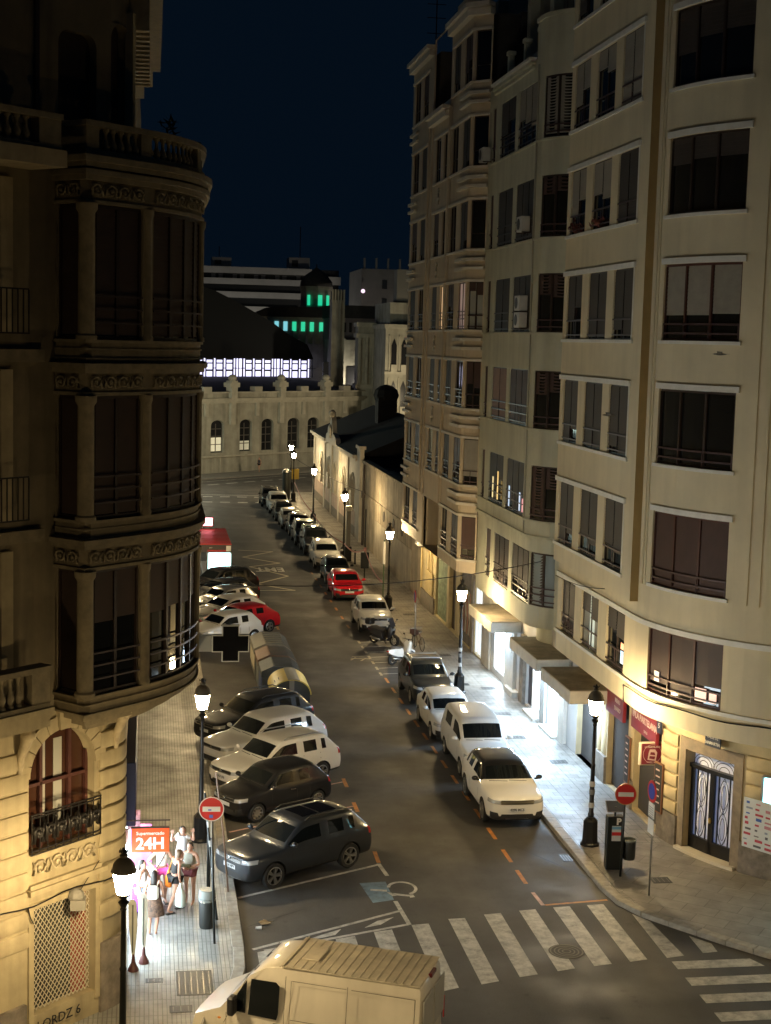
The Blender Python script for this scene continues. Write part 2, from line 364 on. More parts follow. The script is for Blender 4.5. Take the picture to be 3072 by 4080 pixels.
for k in range(7):
    y = 34.07-0.95*k; patch('crosswalk_stripe', WPAINT, [(12.78, y-0.46), (19.5, y-0.46), (19.5, y), (12.78, y)] if k > 0 else [(12.78, y-.46), (15.0, y-.46), (14.8, y), (12.78, y)])
# parking marks, right row
for y in (43.95, 41.92, 40.16): strip('bay_dash', OPAINT, (10.5, y-0.55), (10.5, y+0.55), 0.12)
y = 45.9
while y < 66: strip('bay_dash', OPAINT if random.random() < .7 else PPAINT, (10.5, y-0.5), (10.5, y+0.5), 0.11); y += 1.9
strip('bay_corner_line', PPAINT, (10.52, 38.95), (10.56, 37.98), 0.11); strip('bay_corner_line', OPAINT, (10.62, 38.0), (12.42, 38.22), 0.10)
y = 77.5
while y < 98: strip('bay_dash', OPAINT, (10.4, y-0.45), (10.4, y+0.45), 0.12); y += 2.6
# motorcycle bays
for y in (66.2, 67.4, 68.6, 69.8, 71.0, 72.2, 73.4): strip('bay_line', WPAINT, (10.5, y), (12.2, y+0.25), 0.09); strip('bay_dash', YPAINT, (10.42, y-0.3), (10.42, y+0.3), 0.12)
for a, b, w_ in (((9.5, 69.6), (10.4, 69.45), .10), ((9.45, 69.2), (9.75, 69.75), .09), ((9.9, 69.0), (10.2, 69.6), .10), ((9.6, 70.0), (10.2, 69.9), .07)): strip('painted_motorcycle_mark', YPAINT, a, b, w_)
# angled bays, left row
strip('bay_line', WPAINT, (2.45, 39.19), (6.63, 41.48), 0.11); strip('bay_line', WPAINT, (6.62, 41.55), (6.72, 40.55), 0.12); strip('bay_dash', OPAINT, (6.66, 42.6), (6.64, 41.62), 0.12)
for y in (44.25, 46.86, 49.55, 52.15, 54.8, 57.4, 74.5, 77.2, 79.9, 82.6):
    strip('bay_dash', OPAINT, (6.67, y-0.5), (6.67, y+0.5), 0.13)
    strip('bay_line', PPAINT if y < 50 else WPAINT, (6.6, y+0.1), (5.9 if y < 45 or y > 48 else 2.5, y-0.3 if y < 45 or y > 48 else y-2.2), 0.09)
# hatched corner next to the crossing
strip('hatch_line', WPAINT, (2.62, 35.72), (6.66, 37.92), 0.11); strip('hatch_line', WPAINT, (2.9, 35.62), (6.72, 36.98), 0.11); strip('hatch_line', WPAINT, (6.64, 38.62), (6.74, 36.95), 0.12)
patch('hatch_bar', WPAINT, [(5.55, 36.85), (5.95, 37.28), (6.42, 37.5), (6.0, 37.02)]); patch('hatch_bar', WPAINT, [(3.75, 36.02), (4.35, 36.45), (4.95, 36.82), (4.75, 36.45)])
# disabled bay symbol
sym = part_group('wheelchair_symbol', road)
MB().poly([(5.86, 40.03, .004), (6.02, 38.54, .004), (6.62, 38.71, .004), (6.6, 40.1, .004)]).build('blue_field', BPAINT, sym)
def flat_arc(mb, cx, cy_, r, w, a0, a1, n, z):
    for i in range(n):
        t0 = a0+(a1-a0)*i/n; t1 = a0+(a1-a0)*(i+1)/n
        mb.quad((cx+(r-w)*math.cos(t0), cy_+(r-w)*1.25*math.sin(t0), z), (cx+r*math.cos(t0), cy_+r*1.25*math.sin(t0), z), (cx+r*math.cos(t1), cy_+r*1.25*math.sin(t1), z), (cx+(r-w)*math.cos(t1), cy_+(r-w)*1.25*math.sin(t1), z))
wm = MB(); flat_arc(wm, 6.98, 39.55, 0.42, 0.09, R(-70), R(170), 18, .008)
wm.quad((6.08, 39.42, .008), (6.52, 39.32, .008), (6.54, 39.46, .008), (6.10, 39.56, .008)); wm.quad((6.5, 39.3, .008), (6.62, 39.25, .008), (6.74, 39.0, .008), (6.62, 38.98, .008)); wm.quad((6.64, 39.05, .008), (7.1, 38.9, .008), (7.12, 39.02, .008), (6.68, 39.2, .008)); wm.quad((7.08, 38.82, .008), (7.22, 38.86, .008), (7.2, 39.05, .008), (7.08, 39.05, .008))
wm.build('white_figure', WPAINT, sym)
# bus stop zigzag and letters (they read from the far side)
zz = [(6.26, 106.1), (8.65, 105.4), (6.37, 102.7), (8.69, 99.95), (6.57, 98.3), (8.75, 94.4), (6.51, 91.3), (8.68, 88.95), (6.43, 88.94)]
for a, b in zip(zz, zz[1:]): strip('zigzag_line', YPAINT2, a, b, 0.17)
em = text_mesh('EMT', 2.4, 0.0, sx=0.42, bold=0.06); em.materials.clear(); em.materials.append(WPAINT2); em.transform(Matrix.Translation((7.8, 97.15, 0.009)) @ Matrix.Rotation(math.pi, 4, 'Z'))
o = bpy.data.objects.new('road_lettering', em); COL.objects.link(o); o.parent = road
# far crossing
strip('far_line', WPAINT, (-8, 144.4), (10.5, 143.4), 0.25)
for k in range(11): strip('far_dash', WPAINT, (-6.2+1.6*k, 142.5-0.06*k), (-5.3+1.6*k, 142.45-0.06*k), 0.5); strip('far_dash', WPAINT, (-6.4+1.6*k, 138-0.08*k), (-5.5+1.6*k, 137.95-0.08*k), 0.5)
for k in range(12): a = st(-14+2.6*k, 8.2); b = st(-12.4+2.6*k, 8.2); strip('far_dash', WPAINT, a, b, 0.35)
strip('far_line', WPAINT, st(-30, 5.6), st(30, 5.6), 0.18)
# darker seam where the street was resurfaced
strip('tar_seam', mat('tar', (0.02, 0.02, 0.02), 0.5), (2.6, 123.5), (10.3, 141.2), 0.16, z=0.003)
strip('tar_seam', mat('tar', (0.02, 0.02, 0.02), 0.5), (12.4, 39.9), (10.9, 42.8), 0.05, z=0.003)
strip('tar_seam', mat('tar', (0.02, 0.02, 0.02), 0.5), (4.2, 38.3), (2.6, 37.2), 0.05, z=0.003)

# covers in road and pavement
def cover(x0, x1, y0, y1, parent, z, n=4):
    o = MB().box(x0, x1, y0, y1, z-0.01, z).build('manhole_cover', IRON, parent)
    rib = MB()
    for k in range(n): xx = x0+(x1-x0)*(k+0.5)/n; rib.box(xx-0.012, xx+0.012, y0+0.06, y1-0.06, z, z+0.004)
    rib.build('cover_rib', mat('worn iron', (0.16, 0.155, 0.15), 0.4, 0.7), o)
cover(0.72, 1.55, 32.95, 34.3, pl, 0.137, 6); cover(0.02, 0.42, 33.7, 33.95, pl, 0.137, 3); cover(0.55, 1.05, 32.1, 32.45, pl, 0.137, 3)
cover(14.0, 14.55, 39.0, 39.45, pr, 0.141, 4); cover(12.05, 12.38, 41.3, 41.9, road, 0.006, 4)
for x, y in ((13.6, 63.5), (14.6, 62.7), (14.2, 58.2), (14.0, 69.6), (13.9, 54.6), (14.1, 80.3), (14.6, 51.2)): cover(x-0.3, x+0.3, y-0.22, y+0.22, pr, 0.137, 4)
mh = MB()
for r_ in (0.12, 0.22, 0.32, 0.42): mh.lathe([(r_-0.035, 0.0), (r_-0.035, 0.006), (r_, 0.006), (r_, 0.0)], 20, (10.35, 34.9, 0.0075), cap=False)
mo = MB().lathe([(0.01, 0.0), (0.45, 0.0), (0.45, 0.003), (0.01, 0.003)], 24, (10.35, 34.9, 0.0055)).build('round_manhole', mat('dusty iron', (0.10, 0.095, 0.085), 0.75), road); mh.build('manhole_ring', mat('dusty iron rings', (0.24, 0.22, 0.19), 0.7), mo)
# litter by the left kerb
lit = thing('crumpled_paper_bag', 'crumpled brown paper bag lying in the gutter by the striped bay', 'litter', (3.05, 37.3, 0.01))
lm = MB()
for k in range(7): a = random.uniform(0, 6.28); lm.add([(random.uniform(-.2, .2), random.uniform(-.1, .1), random.uniform(0, .1)) for _ in range(4)], [(0, 1, 2), (0, 2, 3), (1, 2, 3), (0, 1, 3)])
lm.build('paper_fold', mat('kraft paper', (0.42, 0.30, 0.16), 0.8), lit)
lit2 = thing('white_paper_cup', 'white paper cup lying beside the brown bag in the gutter', 'litter', (2.85, 37.0, 0.04))
MB().lathe([(0.035, -0.07), (0.05, 0.08)], 8, axis='x').build('cup_body', mat('white card', (0.75, 0.75, 0.73), 0.6), lit2)
# ------------------------------------------------------------------ facade tools
GLASS = mat('dark window glass', (0.010, 0.011, 0.012), 0.06, spec=0.6)
GLASS_W = mat_emit('lit room warm', (1.0, 0.62, 0.30), 0.5); GLASS_C = mat_emit('lit room pale', (0.70, 0.85, 0.70), 0.35); GLASS_P = mat_emit('lit room pink', (0.85, 0.50, 0.42), 0.12)
FRAME_D = mat('dark brown window frame', (0.035, 0.022, 0.018), 0.45); FRAME_R = mat('reddish wood frame', (0.075, 0.025, 0.02), 0.5, noise=(6, .2)); FRAME_W = mat('white window frame', (0.6, 0.6, 0.58), 0.5)
BLIND_G = mat('grey brown roller blind', (0.07, 0.058, 0.052), 0.65, noise=(3, .25)); BLIND_P = mat('pale roller blind', (0.34, 0.32, 0.28), 0.65, noise=(3, .15)); BLIND_B = mat('maroon brown blind', (0.085, 0.05, 0.045), 0.6, noise=(3, .2))
RAIL = mat('dark railing metal', (0.06, 0.045, 0.045), 0.45, 0.4); RAILP = mat('plum railing metal', (0.075, 0.045, 0.048), 0.5, 0.2)
CURT = mat('light curtain', (0.35, 0.36, 0.33), 0.9)

def wall_grid(mb, P, u0, u1, z0, z1, ops, dep, du=None):
    us = {u0, u1}; zs = {z0, z1}
    for a, b, c, d in ops: us |= {max(u0, a), min(u1, b)}; zs |= {max(z0, c), min(z1, d)}
    if du:
        k = u0
        while k < u1: us.add(round(k, 4)); k += du
    us = sorted(us); zs = sorted(zs)
    us = [u for i, u in enumerate(us) if i == 0 or u-us[i-1] > 1e-4]
    for i in range(len(us)-1):
        for j in range(len(zs)-1):
            uc = (us[i]+us[i+1])/2; zc = (zs[j]+zs[j+1])/2
            if any(a < uc < b and c < zc < d for a, b, c, d in ops): continue
            mb.quad(P(us[i], zs[j], 0), P(us[i+1], zs[j], 0), P(us[i+1], zs[j+1], 0), P(us[i], zs[j+1], 0))
    for a, b, c, d in ops:
        seg = [u for u in us if a-1e-6 <= u <= b+1e-6]
        for p, q in zip(seg, seg[1:]):
            mb.quad(P(p, c, 0), P(q, c, 0), P(q, c, dep), P(p, c, dep)); mb.quad(P(p, d, dep), P(q, d, dep), P(q, d, 0), P(p, d, 0))
        mb.quad(P(a, c, dep), P(a, d, dep), P(a, d, 0), P(a, c, 0)); mb.quad(P(b, c, 0), P(b, d, 0), P(b, d, dep), P(b, c, dep))

def path_fn(pts):
    """plan polyline -> P(u, z, d): d is depth into the building (to the left of travel is outside when side=+1)"""
    seg = []; L = 0
    for (x0, y0), (x1, y1) in zip(pts, pts[1:]):
        l = math.hypot(x1-x0, y1-y0); seg.append((L, l, x0, y0, (x1-x0)/l, (y1-y0)/l)); L += l
    nrm = []
    for i in range(len(pts)):
        a = seg[max(0, i-1)]; b = seg[min(len(seg)-1, i)]; dx, dy = a[4]+b[4], a[5]+b[5]; q = math.hypot(dx, dy); dx /= q; dy /= q
        co = max(0.5, dx*b[4]+dy*b[5]); nrm.append((-dy/co, dx/co))        # left-hand normal = into the building
    def P(u, z, d=0.0):
        k = 0
        while k < len(seg)-1 and u > seg[k][0]+seg[k][1]+1e-9: k += 1
        s = seg[k]; t = u-s[0]; f = max(0, min(1, t/s[1])); nx = nrm[k][0]*(1-f)+nrm[k+1][0]*f; ny = nrm[k][1]*(1-f)+nrm[k+1][1]*f
        return (s[2]+s[4]*t+nx*d, s[3]+s[5]*t+ny*d, z)
    P.length = L; P.seg = seg
    return P
def band(mb, P, u0, u1, z0, z1, d0, d1, du=None):
    """moulding that follows the wall from depth d0 (proud, negative) back to d1"""
    n = max(1, int(math.ceil((u1-u0)/(du or 1e9)))); us = [u0+(u1-u0)*i/n for i in range(n+1)]
    for s in P.seg:
        if u0+1e-3 < s[0] < u1-1e-3: us.append(s[0])
    us = sorted(set(round(u, 4) for u in us))
    mb.loft([[P(u, z0, d0), P(u, z0, d1), P(u, z1, d1), P(u, z1, d0)] for u in us])

WM = {}
def win_meshes(w, h, n, blind, rail, frame, bm, pane, curl, curtain):
    key = (round(w, 2), round(h, 2), n, blind, rail, frame.name, bm.name, pane.name, curl, curtain)
    if key in WM: return WM[key]
    f = MB(); t = 0.05
    f.box(0, w, 0.0, 0.05, 0, t); f.box(0, w, 0.0, 0.05, h-t, h); f.box(0, t, 0.0, 0.05, t, h-t); f.box(w-t, w, 0.0, 0.05, t, h-t)
    for k in range(1, n): x = w*k/n; f.box(x-0.03, x+0.03, -0.004, 0.05, t, h-t)
    if h > 1.6: f.box(t, w-t, 0.002, 0.048, h*0.30, h*0.30+0.035)
    out = {'frame': f.mesh('window', frame)}
    out['pane'] = MB().box(t, w-t, 0.030, 0.036, t, h-t).mesh('pane', pane)
    if blind > 0:
        b = MB()
        for k in range(n):
            x0 = w*k/n+0.035; x1 = w*(k+1)/n-0.035; fr = max(0.12, min(1.0, blind+(0.0 if blind >= 0.97 else ((k*37+int(w*100)) % 7-3)*0.045))); zb = h-t-(h-2*t)*fr
            z = h-t; m_ = max(3, int((h-2*t)*fr/0.09))
            ys = []
            for q in range(m_):
                za = z-(z-zb)*q/m_; zc = z-(z-zb)*(q+1)/m_
                b.quad((x0, -0.035, zc), (x1, -0.035, zc), (x1, -0.024, za), (x0, -0.024, za)); b.quad((x0, -0.024, za), (x1, -0.024, za), (x1, -0.035, za), (x0, -0.035, za))
            b.box(x0, x1, -0.04, -0.01, zb-0.04, zb)
        out['roller_blind'] = b.mesh('roller_blind', bm)
    if curtain:
        c = MB(); k = max(6, int(w/0.07))
        for q in range(k): c.quad((t+(w-2*t)*q/k, 0.026-0.008*(q % 2), t), (t+(w-2*t)*(q+1)/k, 0.026-0.008*((q+1) % 2), t), (t+(w-2*t)*(q+1)/k, 0.026-0.008*((q+1) % 2), h-t), (t+(w-2*t)*q/k, 0.026-0.008*(q % 2), h-t))
        if curtain == 2:
            c = MB(); c.box(t, w*0.38, 0.022, 0.026, t, h-t); c.box(w*0.66, w-t, 0.022, 0.026, t, h-t)
        out['curtain'] = c.mesh('curtain', CURT)
    if rail:
        r = MB()
        for k in range(rail): z = 0.12+0.78*k/max(1, rail-1)*(0.62 if rail < 3 else 0.85); r.box(0.01, w-0.01, -0.075, -0.045, z, z+0.045)
        zt = 0.12+0.78*(0.62 if rail < 3 else 0.85)
        for x in (w*0.5,): r.box(x-0.012, x+0.012, -0.07, -0.05, 0.0, zt)
        if curl:
            for k in range(int(w/0.28)):
                cx = 0.2+0.28*k; r.tube([(cx+0.1*math.cos(a), -0.06, 0.12+zt*0.42+0.14*math.sin(a)) for a in [q*math.pi/5 for q in range(11)]], 0.010, 4)
        out['railing'] = r.mesh('railing', RAILP if rail == 2 else RAIL)
    WM[key] = out
    return out
def window(parent, base, loc, rotz, w, h, n=2, blind=0.9, rail=2, frame=None, bm=None, pane=None, curl=False, curtain=0):
    ms = win_meshes(w, h, n, blind, rail, frame or FRAME_D, bm or BLIND_G, pane or GLASS, curl, curtain)
    o = inst('window', ms['frame'], parent, Vector(loc)-Vector(base), rotz)
    for k, me in ms.items():
        if k != 'frame': inst(k, me, o)
    return o
def curved_window(parent, base, P, ua, ub, z0, z1, dep, nseg, blinds, frame, bm, rail, pane=None, bmul=0.0, curtain=None):
    """window that bows with the wall"""
    xf = Matrix.Translation(-Vector(base)); f = MB(xf); t = 0.07
    band(f, P, ua, ub, z0, z0+t, dep-0.03, dep+0.05, 0.4); band(f, P, ua, ub, z1-t, z1, dep-0.03, dep+0.05, 0.4)
    for k in range(nseg+1):
        u = ua+(ub-ua)*k/nseg; a = max(ua, u-0.04); b = min(ub, u+0.04); band(f, P, a, b, z0+t, z1-t, dep-0.05, dep+0.04)
    o = f.build('window', frame, parent)
    p = MB(xf); band(p, P, ua+0.05, ub-0.05, z0+t, z1-t, dep+0.012, dep+0.02, 0.3); p.build('pane', pane or GLASS, o)
    for k in range(nseg):
        a = ua+(ub-ua)*k/nseg+0.06; b = ua+(ub-ua)*(k+1)/nseg-0.06; fr = blinds[k % len(blinds)]
        if fr > 0:
            bl = MB(xf); zt = z1-t; zb = z1-t-(z1-z0-2*t)*fr; m_ = max(2, int((zt-zb)/0.11))
            for q in range(m_):
                za = zt-(zt-zb)*q/m_; zc = zt-(zt-zb)*(q+1)/m_
                n2 = max(1, int((b-a)/0.4))
                for e in range(n2):
                    ue = a+(b-a)*e/n2; uf = a+(b-a)*(e+1)/n2; bl.quad(P(ue, zc, dep-0.022), P(uf, zc, dep-0.022), P(uf, za, dep-0.006), P(ue, za, dep-0.006)); bl.quad(P(ue, za, dep-0.006), P(uf, za, dep-0.006), P(uf, za, dep-0.022), P(ue, za, dep-0.022))
            bl.build('roller_blind', bm, o)
    if curtain:
        c = MB(xf); band(c, P, ua+0.1, ub-0.1, z0+t, z1-t, dep-0.002, dep+0.008, 0.25); c.build('curtain', curtain, o)
    if rail:
        r = MB(xf)
        for k in range(rail): z = z0+0.18+0.26*k; band(r, P, ua+0.01, ub-0.01, z, z+0.05, dep-0.085, dep-0.055, 0.4)
        for k in range(nseg+1): u = ua+0.05+(ub-ua-0.1)*k/nseg; band(r, P, u-0.015, u+0.015, z0, z0+0.2+0.26*(rail-1), dep-0.08, dep-0.06)
        r.build('railing', RAILP, o)
    return o

CREAM = mat('cream plaster', (0.72, 0.645, 0.465), 0.85, noise=(0.6, 0.10), bump=(30, 0.08, 0.004), streak=(2.2, 0.10))
CREAM_W = mat('white painted trim', (0.76, 0.76, 0.73), 0.6, noise=(3, 0.10))
CREAM_SHADE = mat('shaded cream flank', (0.42, 0.30, 0.13), 0.8, noise=(1.5, .12))  # cream darkened to brown for the weaker light on the bay flank
GREENISH = mat('pale grey green plaster', (0.60, 0.60, 0.48), 0.85, noise=(0.7, 0.12), bump=(30, .08, .004), streak=(2.0, 0.16))
TAN = mat('tan plaster', (0.64, 0.54, 0.40), 0.85, noise=(0.7, 0.12), bump=(30, .08, .004), streak=(2.0, 0.14))
TAN_L = mat('pale tan trim', (0.70, 0.65, 0.56), 0.7, noise=(3, 0.1))
STONE = mat('grey stone plinth', (0.22, 0.19, 0.155), 0.75, noise=(4, 0.45), bump=(18, .35, .01))
CONC = mat('stained concrete', (0.30, 0.26, 0.20), 0.85, noise=(1.4, 0.5), bump=(14, .3, .01)); CONC_L = mat('pale render', (0.55, 0.52, 0.46), 0.8, noise=(1.6, 0.18))
ROOFD = mat('dark flat roof', (0.06, 0.055, 0.05), 0.9, noise=(2, .3))

def roots(name, label, base): return thing(name, label, 'building', base)
# ------------------------------------------------------------------ near cream corner building
NB = (14.6, 48.0, 0.0); near = roots('corner_building', 'cream corner building with white window sills and rounded corner, nearest on the right', NB); NX = Matrix.Translation(-Vector(NB))
# travel far -> near, so the left-hand normal points into the building (+x)
aU = arc_pts(14.6+6.3, 43.5, 6.3, math.pi, math.pi+R(88), 22); PU = path_fn([(14.6, 52.2)]+aU+[(34, 37.2)])
aG = arc_pts(15.5+6.7, 43.7, 6.7, math.pi, math.pi+R(88), 22); PG = path_fn([(15.5, 52.2)]+aG+[(34, 37.0)])
PB = path_fn([(14.35, 52.05), (14.35, 43.3)])
FL = [8.05+3.57*k for k in range(7)]; HD = [10.22+3.57*k for k in range(7)]
WU = (9.72, 12.84)     # wide bowed window on the corner
w = MB(NX); ops = [(WU[0], WU[1], FL[k], HD[k]) for k in range(6)]
wall_grid(w, PU, 0, PU.length, 7.33, 33, ops, 0.3, du=0.45); w.build('upper_wall', CREAM, near, smooth=30)
w = MB(NX); f1 = [(51.69, 50.0), (49.19, 47.22), (46.31, 44.41)]; ops1 = [(52.2-a, 52.2-b, 4.86, 6.72) for a, b in f1]+[(9.78, 12.86, 4.86, 6.75)]
wall_grid(w, PU, 0, PU.length, 4.06, 7.33, ops1, 0.3, du=0.45)
for i in range(44):   # soffit of the overhang
    ua = PU.length*i/44; ub = PU.length*(i+1)/44; w.quad(PU(ua, 4.06, 0), PU(ub, 4.06, 0), PU(ub, 4.06, 1.3), PU(ua, 4.06, 1.3))
w.build('first_floor_wall', CREAM, near, smooth=30)
b = MB(NX); bw = [(51.62, 49.81), (49.03, 47.0), (46.26, 44.34)]
wall_grid(b, PB, 0, 8.75, 7.35, 33, [(52.05-p, 52.05-q, FL[k], HD[k]) for p, q in bw for k in range(6)], 0.1)
b.quad((14.35, 43.3, 7.35), (14.35, 52.05, 7.35), (14.62, 52.05, 7.35), (14.62, 43.3, 7.35)); b.build('bay_wall', CREAM, near)
MB(NX).quad((14.352, 43.3, 7.35), (14.62, 43.3, 7.35), (14.62, 43.3, 33), (14.352, 43.3, 33)).build('bay_flank', CREAM_SHADE, near)
MB(NX).quad((14.352, 52.05, 7.35), (14.9, 52.05, 7.35), (14.9, 52.05, 33), (14.352, 52.05, 33)).build('bay_flank', CREAM, near)
MB(NX).box(15.7, 34, 43.6, 52.15, 0.0, 33.2).box(19.2, 34, 37.8, 43.6, 0, 33.2).build('building_core', ROOFD, near)
for k in range(6):
    tr = MB(NX); band(tr, PB, 0.05, 7.95, HD[k]+0.002, HD[k]+0.16, -0.07, 0.05); tr.build('window_head', CREAM_W, near)
    tr = MB(NX); band(tr, PB, 0.0, 7.95, FL[k]-0.11, FL[k]-0.002, -0.06, 0.2); tr.build('window_sill', CREAM_W, near)
    tr = MB(NX); tr.box(14.33, 14.36, 44.20, 44.27, FL[k], HD[k]); tr.build('window_jamb', CREAM_W, near)
    tr = MB(NX); band(tr, PU, WU[0]-0.08, WU[1]+0.12, HD[k]+0.002, HD[k]+0.17, -0.07, 0.05, .4); tr.build('window_head', CREAM_W, near, smooth=30)
    tr = MB(NX); band(tr, PU, WU[0]-0.1, WU[1]+0.08, FL[k]-0.10, FL[k]-0.002, -0.07, 0.2, .4); tr.build('window_sill', CREAM_W, near, smooth=30)
tr = MB(NX); band(tr, PU, 0.0, PU.length-8, 6.76, 6.92, -0.07, 0.05, .4); tr.build('window_head', CREAM_W, near, smooth=30)
tr = MB(NX); band(tr, PU, 0.0, PU.length-8, 4.74, 4.85, -0.08, 0.2, .4); tr.build('window_sill', CREAM_W, near, smooth=30)
for u in (9.16, 9.34, 13.42, 13.78): tr = MB(NX); band(tr, PU, u, u+0.09, 7.95, 33, -0.035, 0.02); tr.build('vertical_moulding', CREAM, near)
tr = MB(NX); band(tr, PU, 14.1, PU.length-10, 7.4, 33, -0.05, 0.02, .4); tr.build('corner_panel', CREAM, near, smooth=30)
tr = MB(NX); band(tr, PB, 0.0, 8.75, 32.6, 33.3, -0.2, 0.4); tr.build('cornice', CREAM_W, near)
# windows of the three-light bay
spec = {0: (0.93, BLIND_G, 0), 1: (0.72, BLIND_G, 0), 2: (0.80, BLIND_G, 0), 3: (0.6, BLIND_P, 0), 4: (0.72, BLIND_P, 0), 5: (0.8, BLIND_G, 0)}
for k in range(6):
    for j, (p, q) in enumerate(bw):
        fr, bm_, cu = spec[k]; bm2 = bm_
        if k == 3 and j == 2: bm2, fr = BLIND_G, 0.98
        if k < 3: fr = (0.93, 0.86, 0.97, 0.78, 0.9, 0.7, 0.97, 0.84, 0.62)[(k*4+j*7) % 9]
        if k == 4: bm2, fr = ((BLIND_P, .55), (BLIND_P, .4), (BLIND_P, .97))[j]
        window(near, NB, (14.35+0.07, p, FL[k]), R(-90), p-q, HD[k]-FL[k], 2, fr, 2 if k < 5 else 0, FRAME_D, bm2, curl=(k == 0 and False))
for j, (p, q) in enumerate(f1):
    window(near, NB, (14.6+0.08, p, 4.86), R(-90), p-q, 1.86, 2, (0.95, 0.45, 0.42)[j], 2, FRAME_D, BLIND_G, pane=(GLASS, GLASS_C, GLASS)[j], curl=(j == 0), curtain=(0, 2, 0)[j])
bl = {0: (1.0, 1.0, 1.0), 1: (0, 0, 0), 2: (0.68, 0.68, 0.66), 3: (0.35, 0.3, 0.3), 4: (0.6, 0.42, 0.38), 5: (0.5, .5, .5)}
for k in range(6):
    curved_window(near, NB, PU, WU[0]+0.01, WU[1]-0.01, FL[k], HD[k], 0.10, 3, bl[k], FRAME_R if k in (0, 2) else FRAME_D, {0: BLIND_B, 2: BLIND_P}.get(k, BLIND_G), 2 if k < 3 else 0)
curved_window(near, NB, PU, 9.79, 12.85, 4.86, 6.75, 0.10, 3, (0.86, 0.92, 0.70), FRAME_R, mat('plum brown blind', (0.085, 0.062, 0.06), 0.6, noise=(3, .15)), 2)
refl = MB(NX); band(refl, PU, 11.95, 12.35, 5.0, 5.38, 0.03, 0.04); band(refl, PU, 12.45, 12.7, 5.02, 5.3, 0.03, 0.04); refl.build('window_glow', mat_emit('red window reflection', (1.0, 0.55, 0.42), 0.55), near)  # glowing patches over the window stand in for reflections
refl = MB(NX); band(refl, PU, 10.15, 10.4, 5.2, 5.5, 0.03, 0.04); refl.build('window_glow', mat_emit('dim window reflection', (1.0, 0.75, 0.6), 0.25), near)
MB(NX).box(14.60, 14.61, 44.45, 44.72, 5.15, 5.55).build('window_glow', mat_emit('tv glow', (0.35, 0.75, 1.0), 0.7), near)
MB(NX).box(14.60, 14.61, 44.45, 44.72, 5.60, 5.80).build('window_glow', mat_emit('lit lamp orange', (1.0, 0.25, 0.06), 1.0), near)
# flower boxes on the third floor
for y, c in ((51.0, (0.12, 0.03, 0.025)), (48.4, (0.14, 0.04, 0.03))):
    fb = MB(NX)
    for q in range(70): p = Vector((14.42+random.uniform(-.14, .1), y+random.uniform(-.7, .7), FL[3]+0.05+abs(random.gauss(0, .16)))); d = Vector((random.uniform(-1, 1), random.uniform(-1, 1), random.uniform(-.4, 1))).normalized()*0.1; e = d.cross(Vector((0.3, .5, 1))).normalized()*0.05; fb.quad(p-d, p-e, p+d, p+e)
    fo = fb.build('window_flowers', mat('red flowers %d' % int(y), c, 0.8), near)
# ground floor of the near building
gops = [(0.05, 2.55, 0.13, 3.35), (3.75, 5.92, 0.15, 3.42), (6.62, 9.05, 0.2, 3.42), (10.5, 12.4, 0.22, 3.2), (13.95, 17.6, 0.25, 3.4)]
w = MB(NX); wall_grid(w, PG, 0, PG.length, 0.0, 4.07, gops, 0.35, du=0.45); w.build('ground_floor_wall', mat('ochre lit plaster', (0.52, 0.42, 0.25), 0.8, noise=(1.2, .2), streak=(3, .25)), near, smooth=30)
pl_ = MB(NX)
for a, b2 in ((2.6, 3.73), (5.95, 6.6), (9.08, 10.2), (12.72, 13.92)): pl_ = MB(NX); band(pl_, PG, a, b2, 0.0, 1.05, -0.09, 0.05, .3); pl_.build('stone_plinth', STONE, near, smooth=30)
def blocks(P, ua, ub, z0, z1, n, d, material, parent, xf, gap=0.034, rnd=True):
    h = (z1-z0)/n
    for k in range(n):
        mb = MB(xf); za = z0+h*k+gap/2; zb = z0+h*(k+1)-gap/2; m_ = 5; ring = []
        for q in range(m_+1):
            u = ua+(ub-ua)*q/m_; e = 0.045*(abs(q/m_*2-1)**4) if rnd else 0
            ring.append([P(u, za+0.02, -d+e+0.02), P(u, za, 0.03), P(u, zb, 0.03), P(u, zb-0.02, -d+e+0.02), P(u, zb-0.06, -d+e), P(u, za+0.06, -d+e)])
        mb.loft(ring); mb.build('stone_block', material, parent, smooth=40)
BLOCK = mat('rusticated plaster', (0.56, 0.46, 0.27), 0.8, noise=(2, .18), bump=(25, .15, .005))
blocks(PG, 9.2, 10.12, 1.06, 3.55, 6, 0.10, BLOCK, near, NX); blocks(PG, 12.82, 13.85, 1.06, 3.6, 6, 0.10, BLOCK, near, NX)
blocks(PG, 5.98, 6.56, 1.06, 3.6, 1, 0.05, BLOCK, near, NX); blocks(PG, 2.7, 3.05, 1.06, 3.9, 1, 0.06, BLOCK, near, NX); blocks(PG, 3.2, 3.66, 1.06, 3.7, 1, 0.05, BLOCK, near, NX)
fas = MB(NX); band(fas, PG, 9.1, 16, 3.62, 4.05, -0.06, 0.05, .4); fas.build('fascia', BLOCK, near, smooth=30)
SHUT = mat('dark roller shutter', (0.022, 0.021, 0.02), 0.6, 0.0, noise=(5, .3)); SLAT_HI = mat('highlit slat edge', (0.42, 0.38, 0.30), 0.6, 0.0)  # pale edges stand in for light caught along each slat
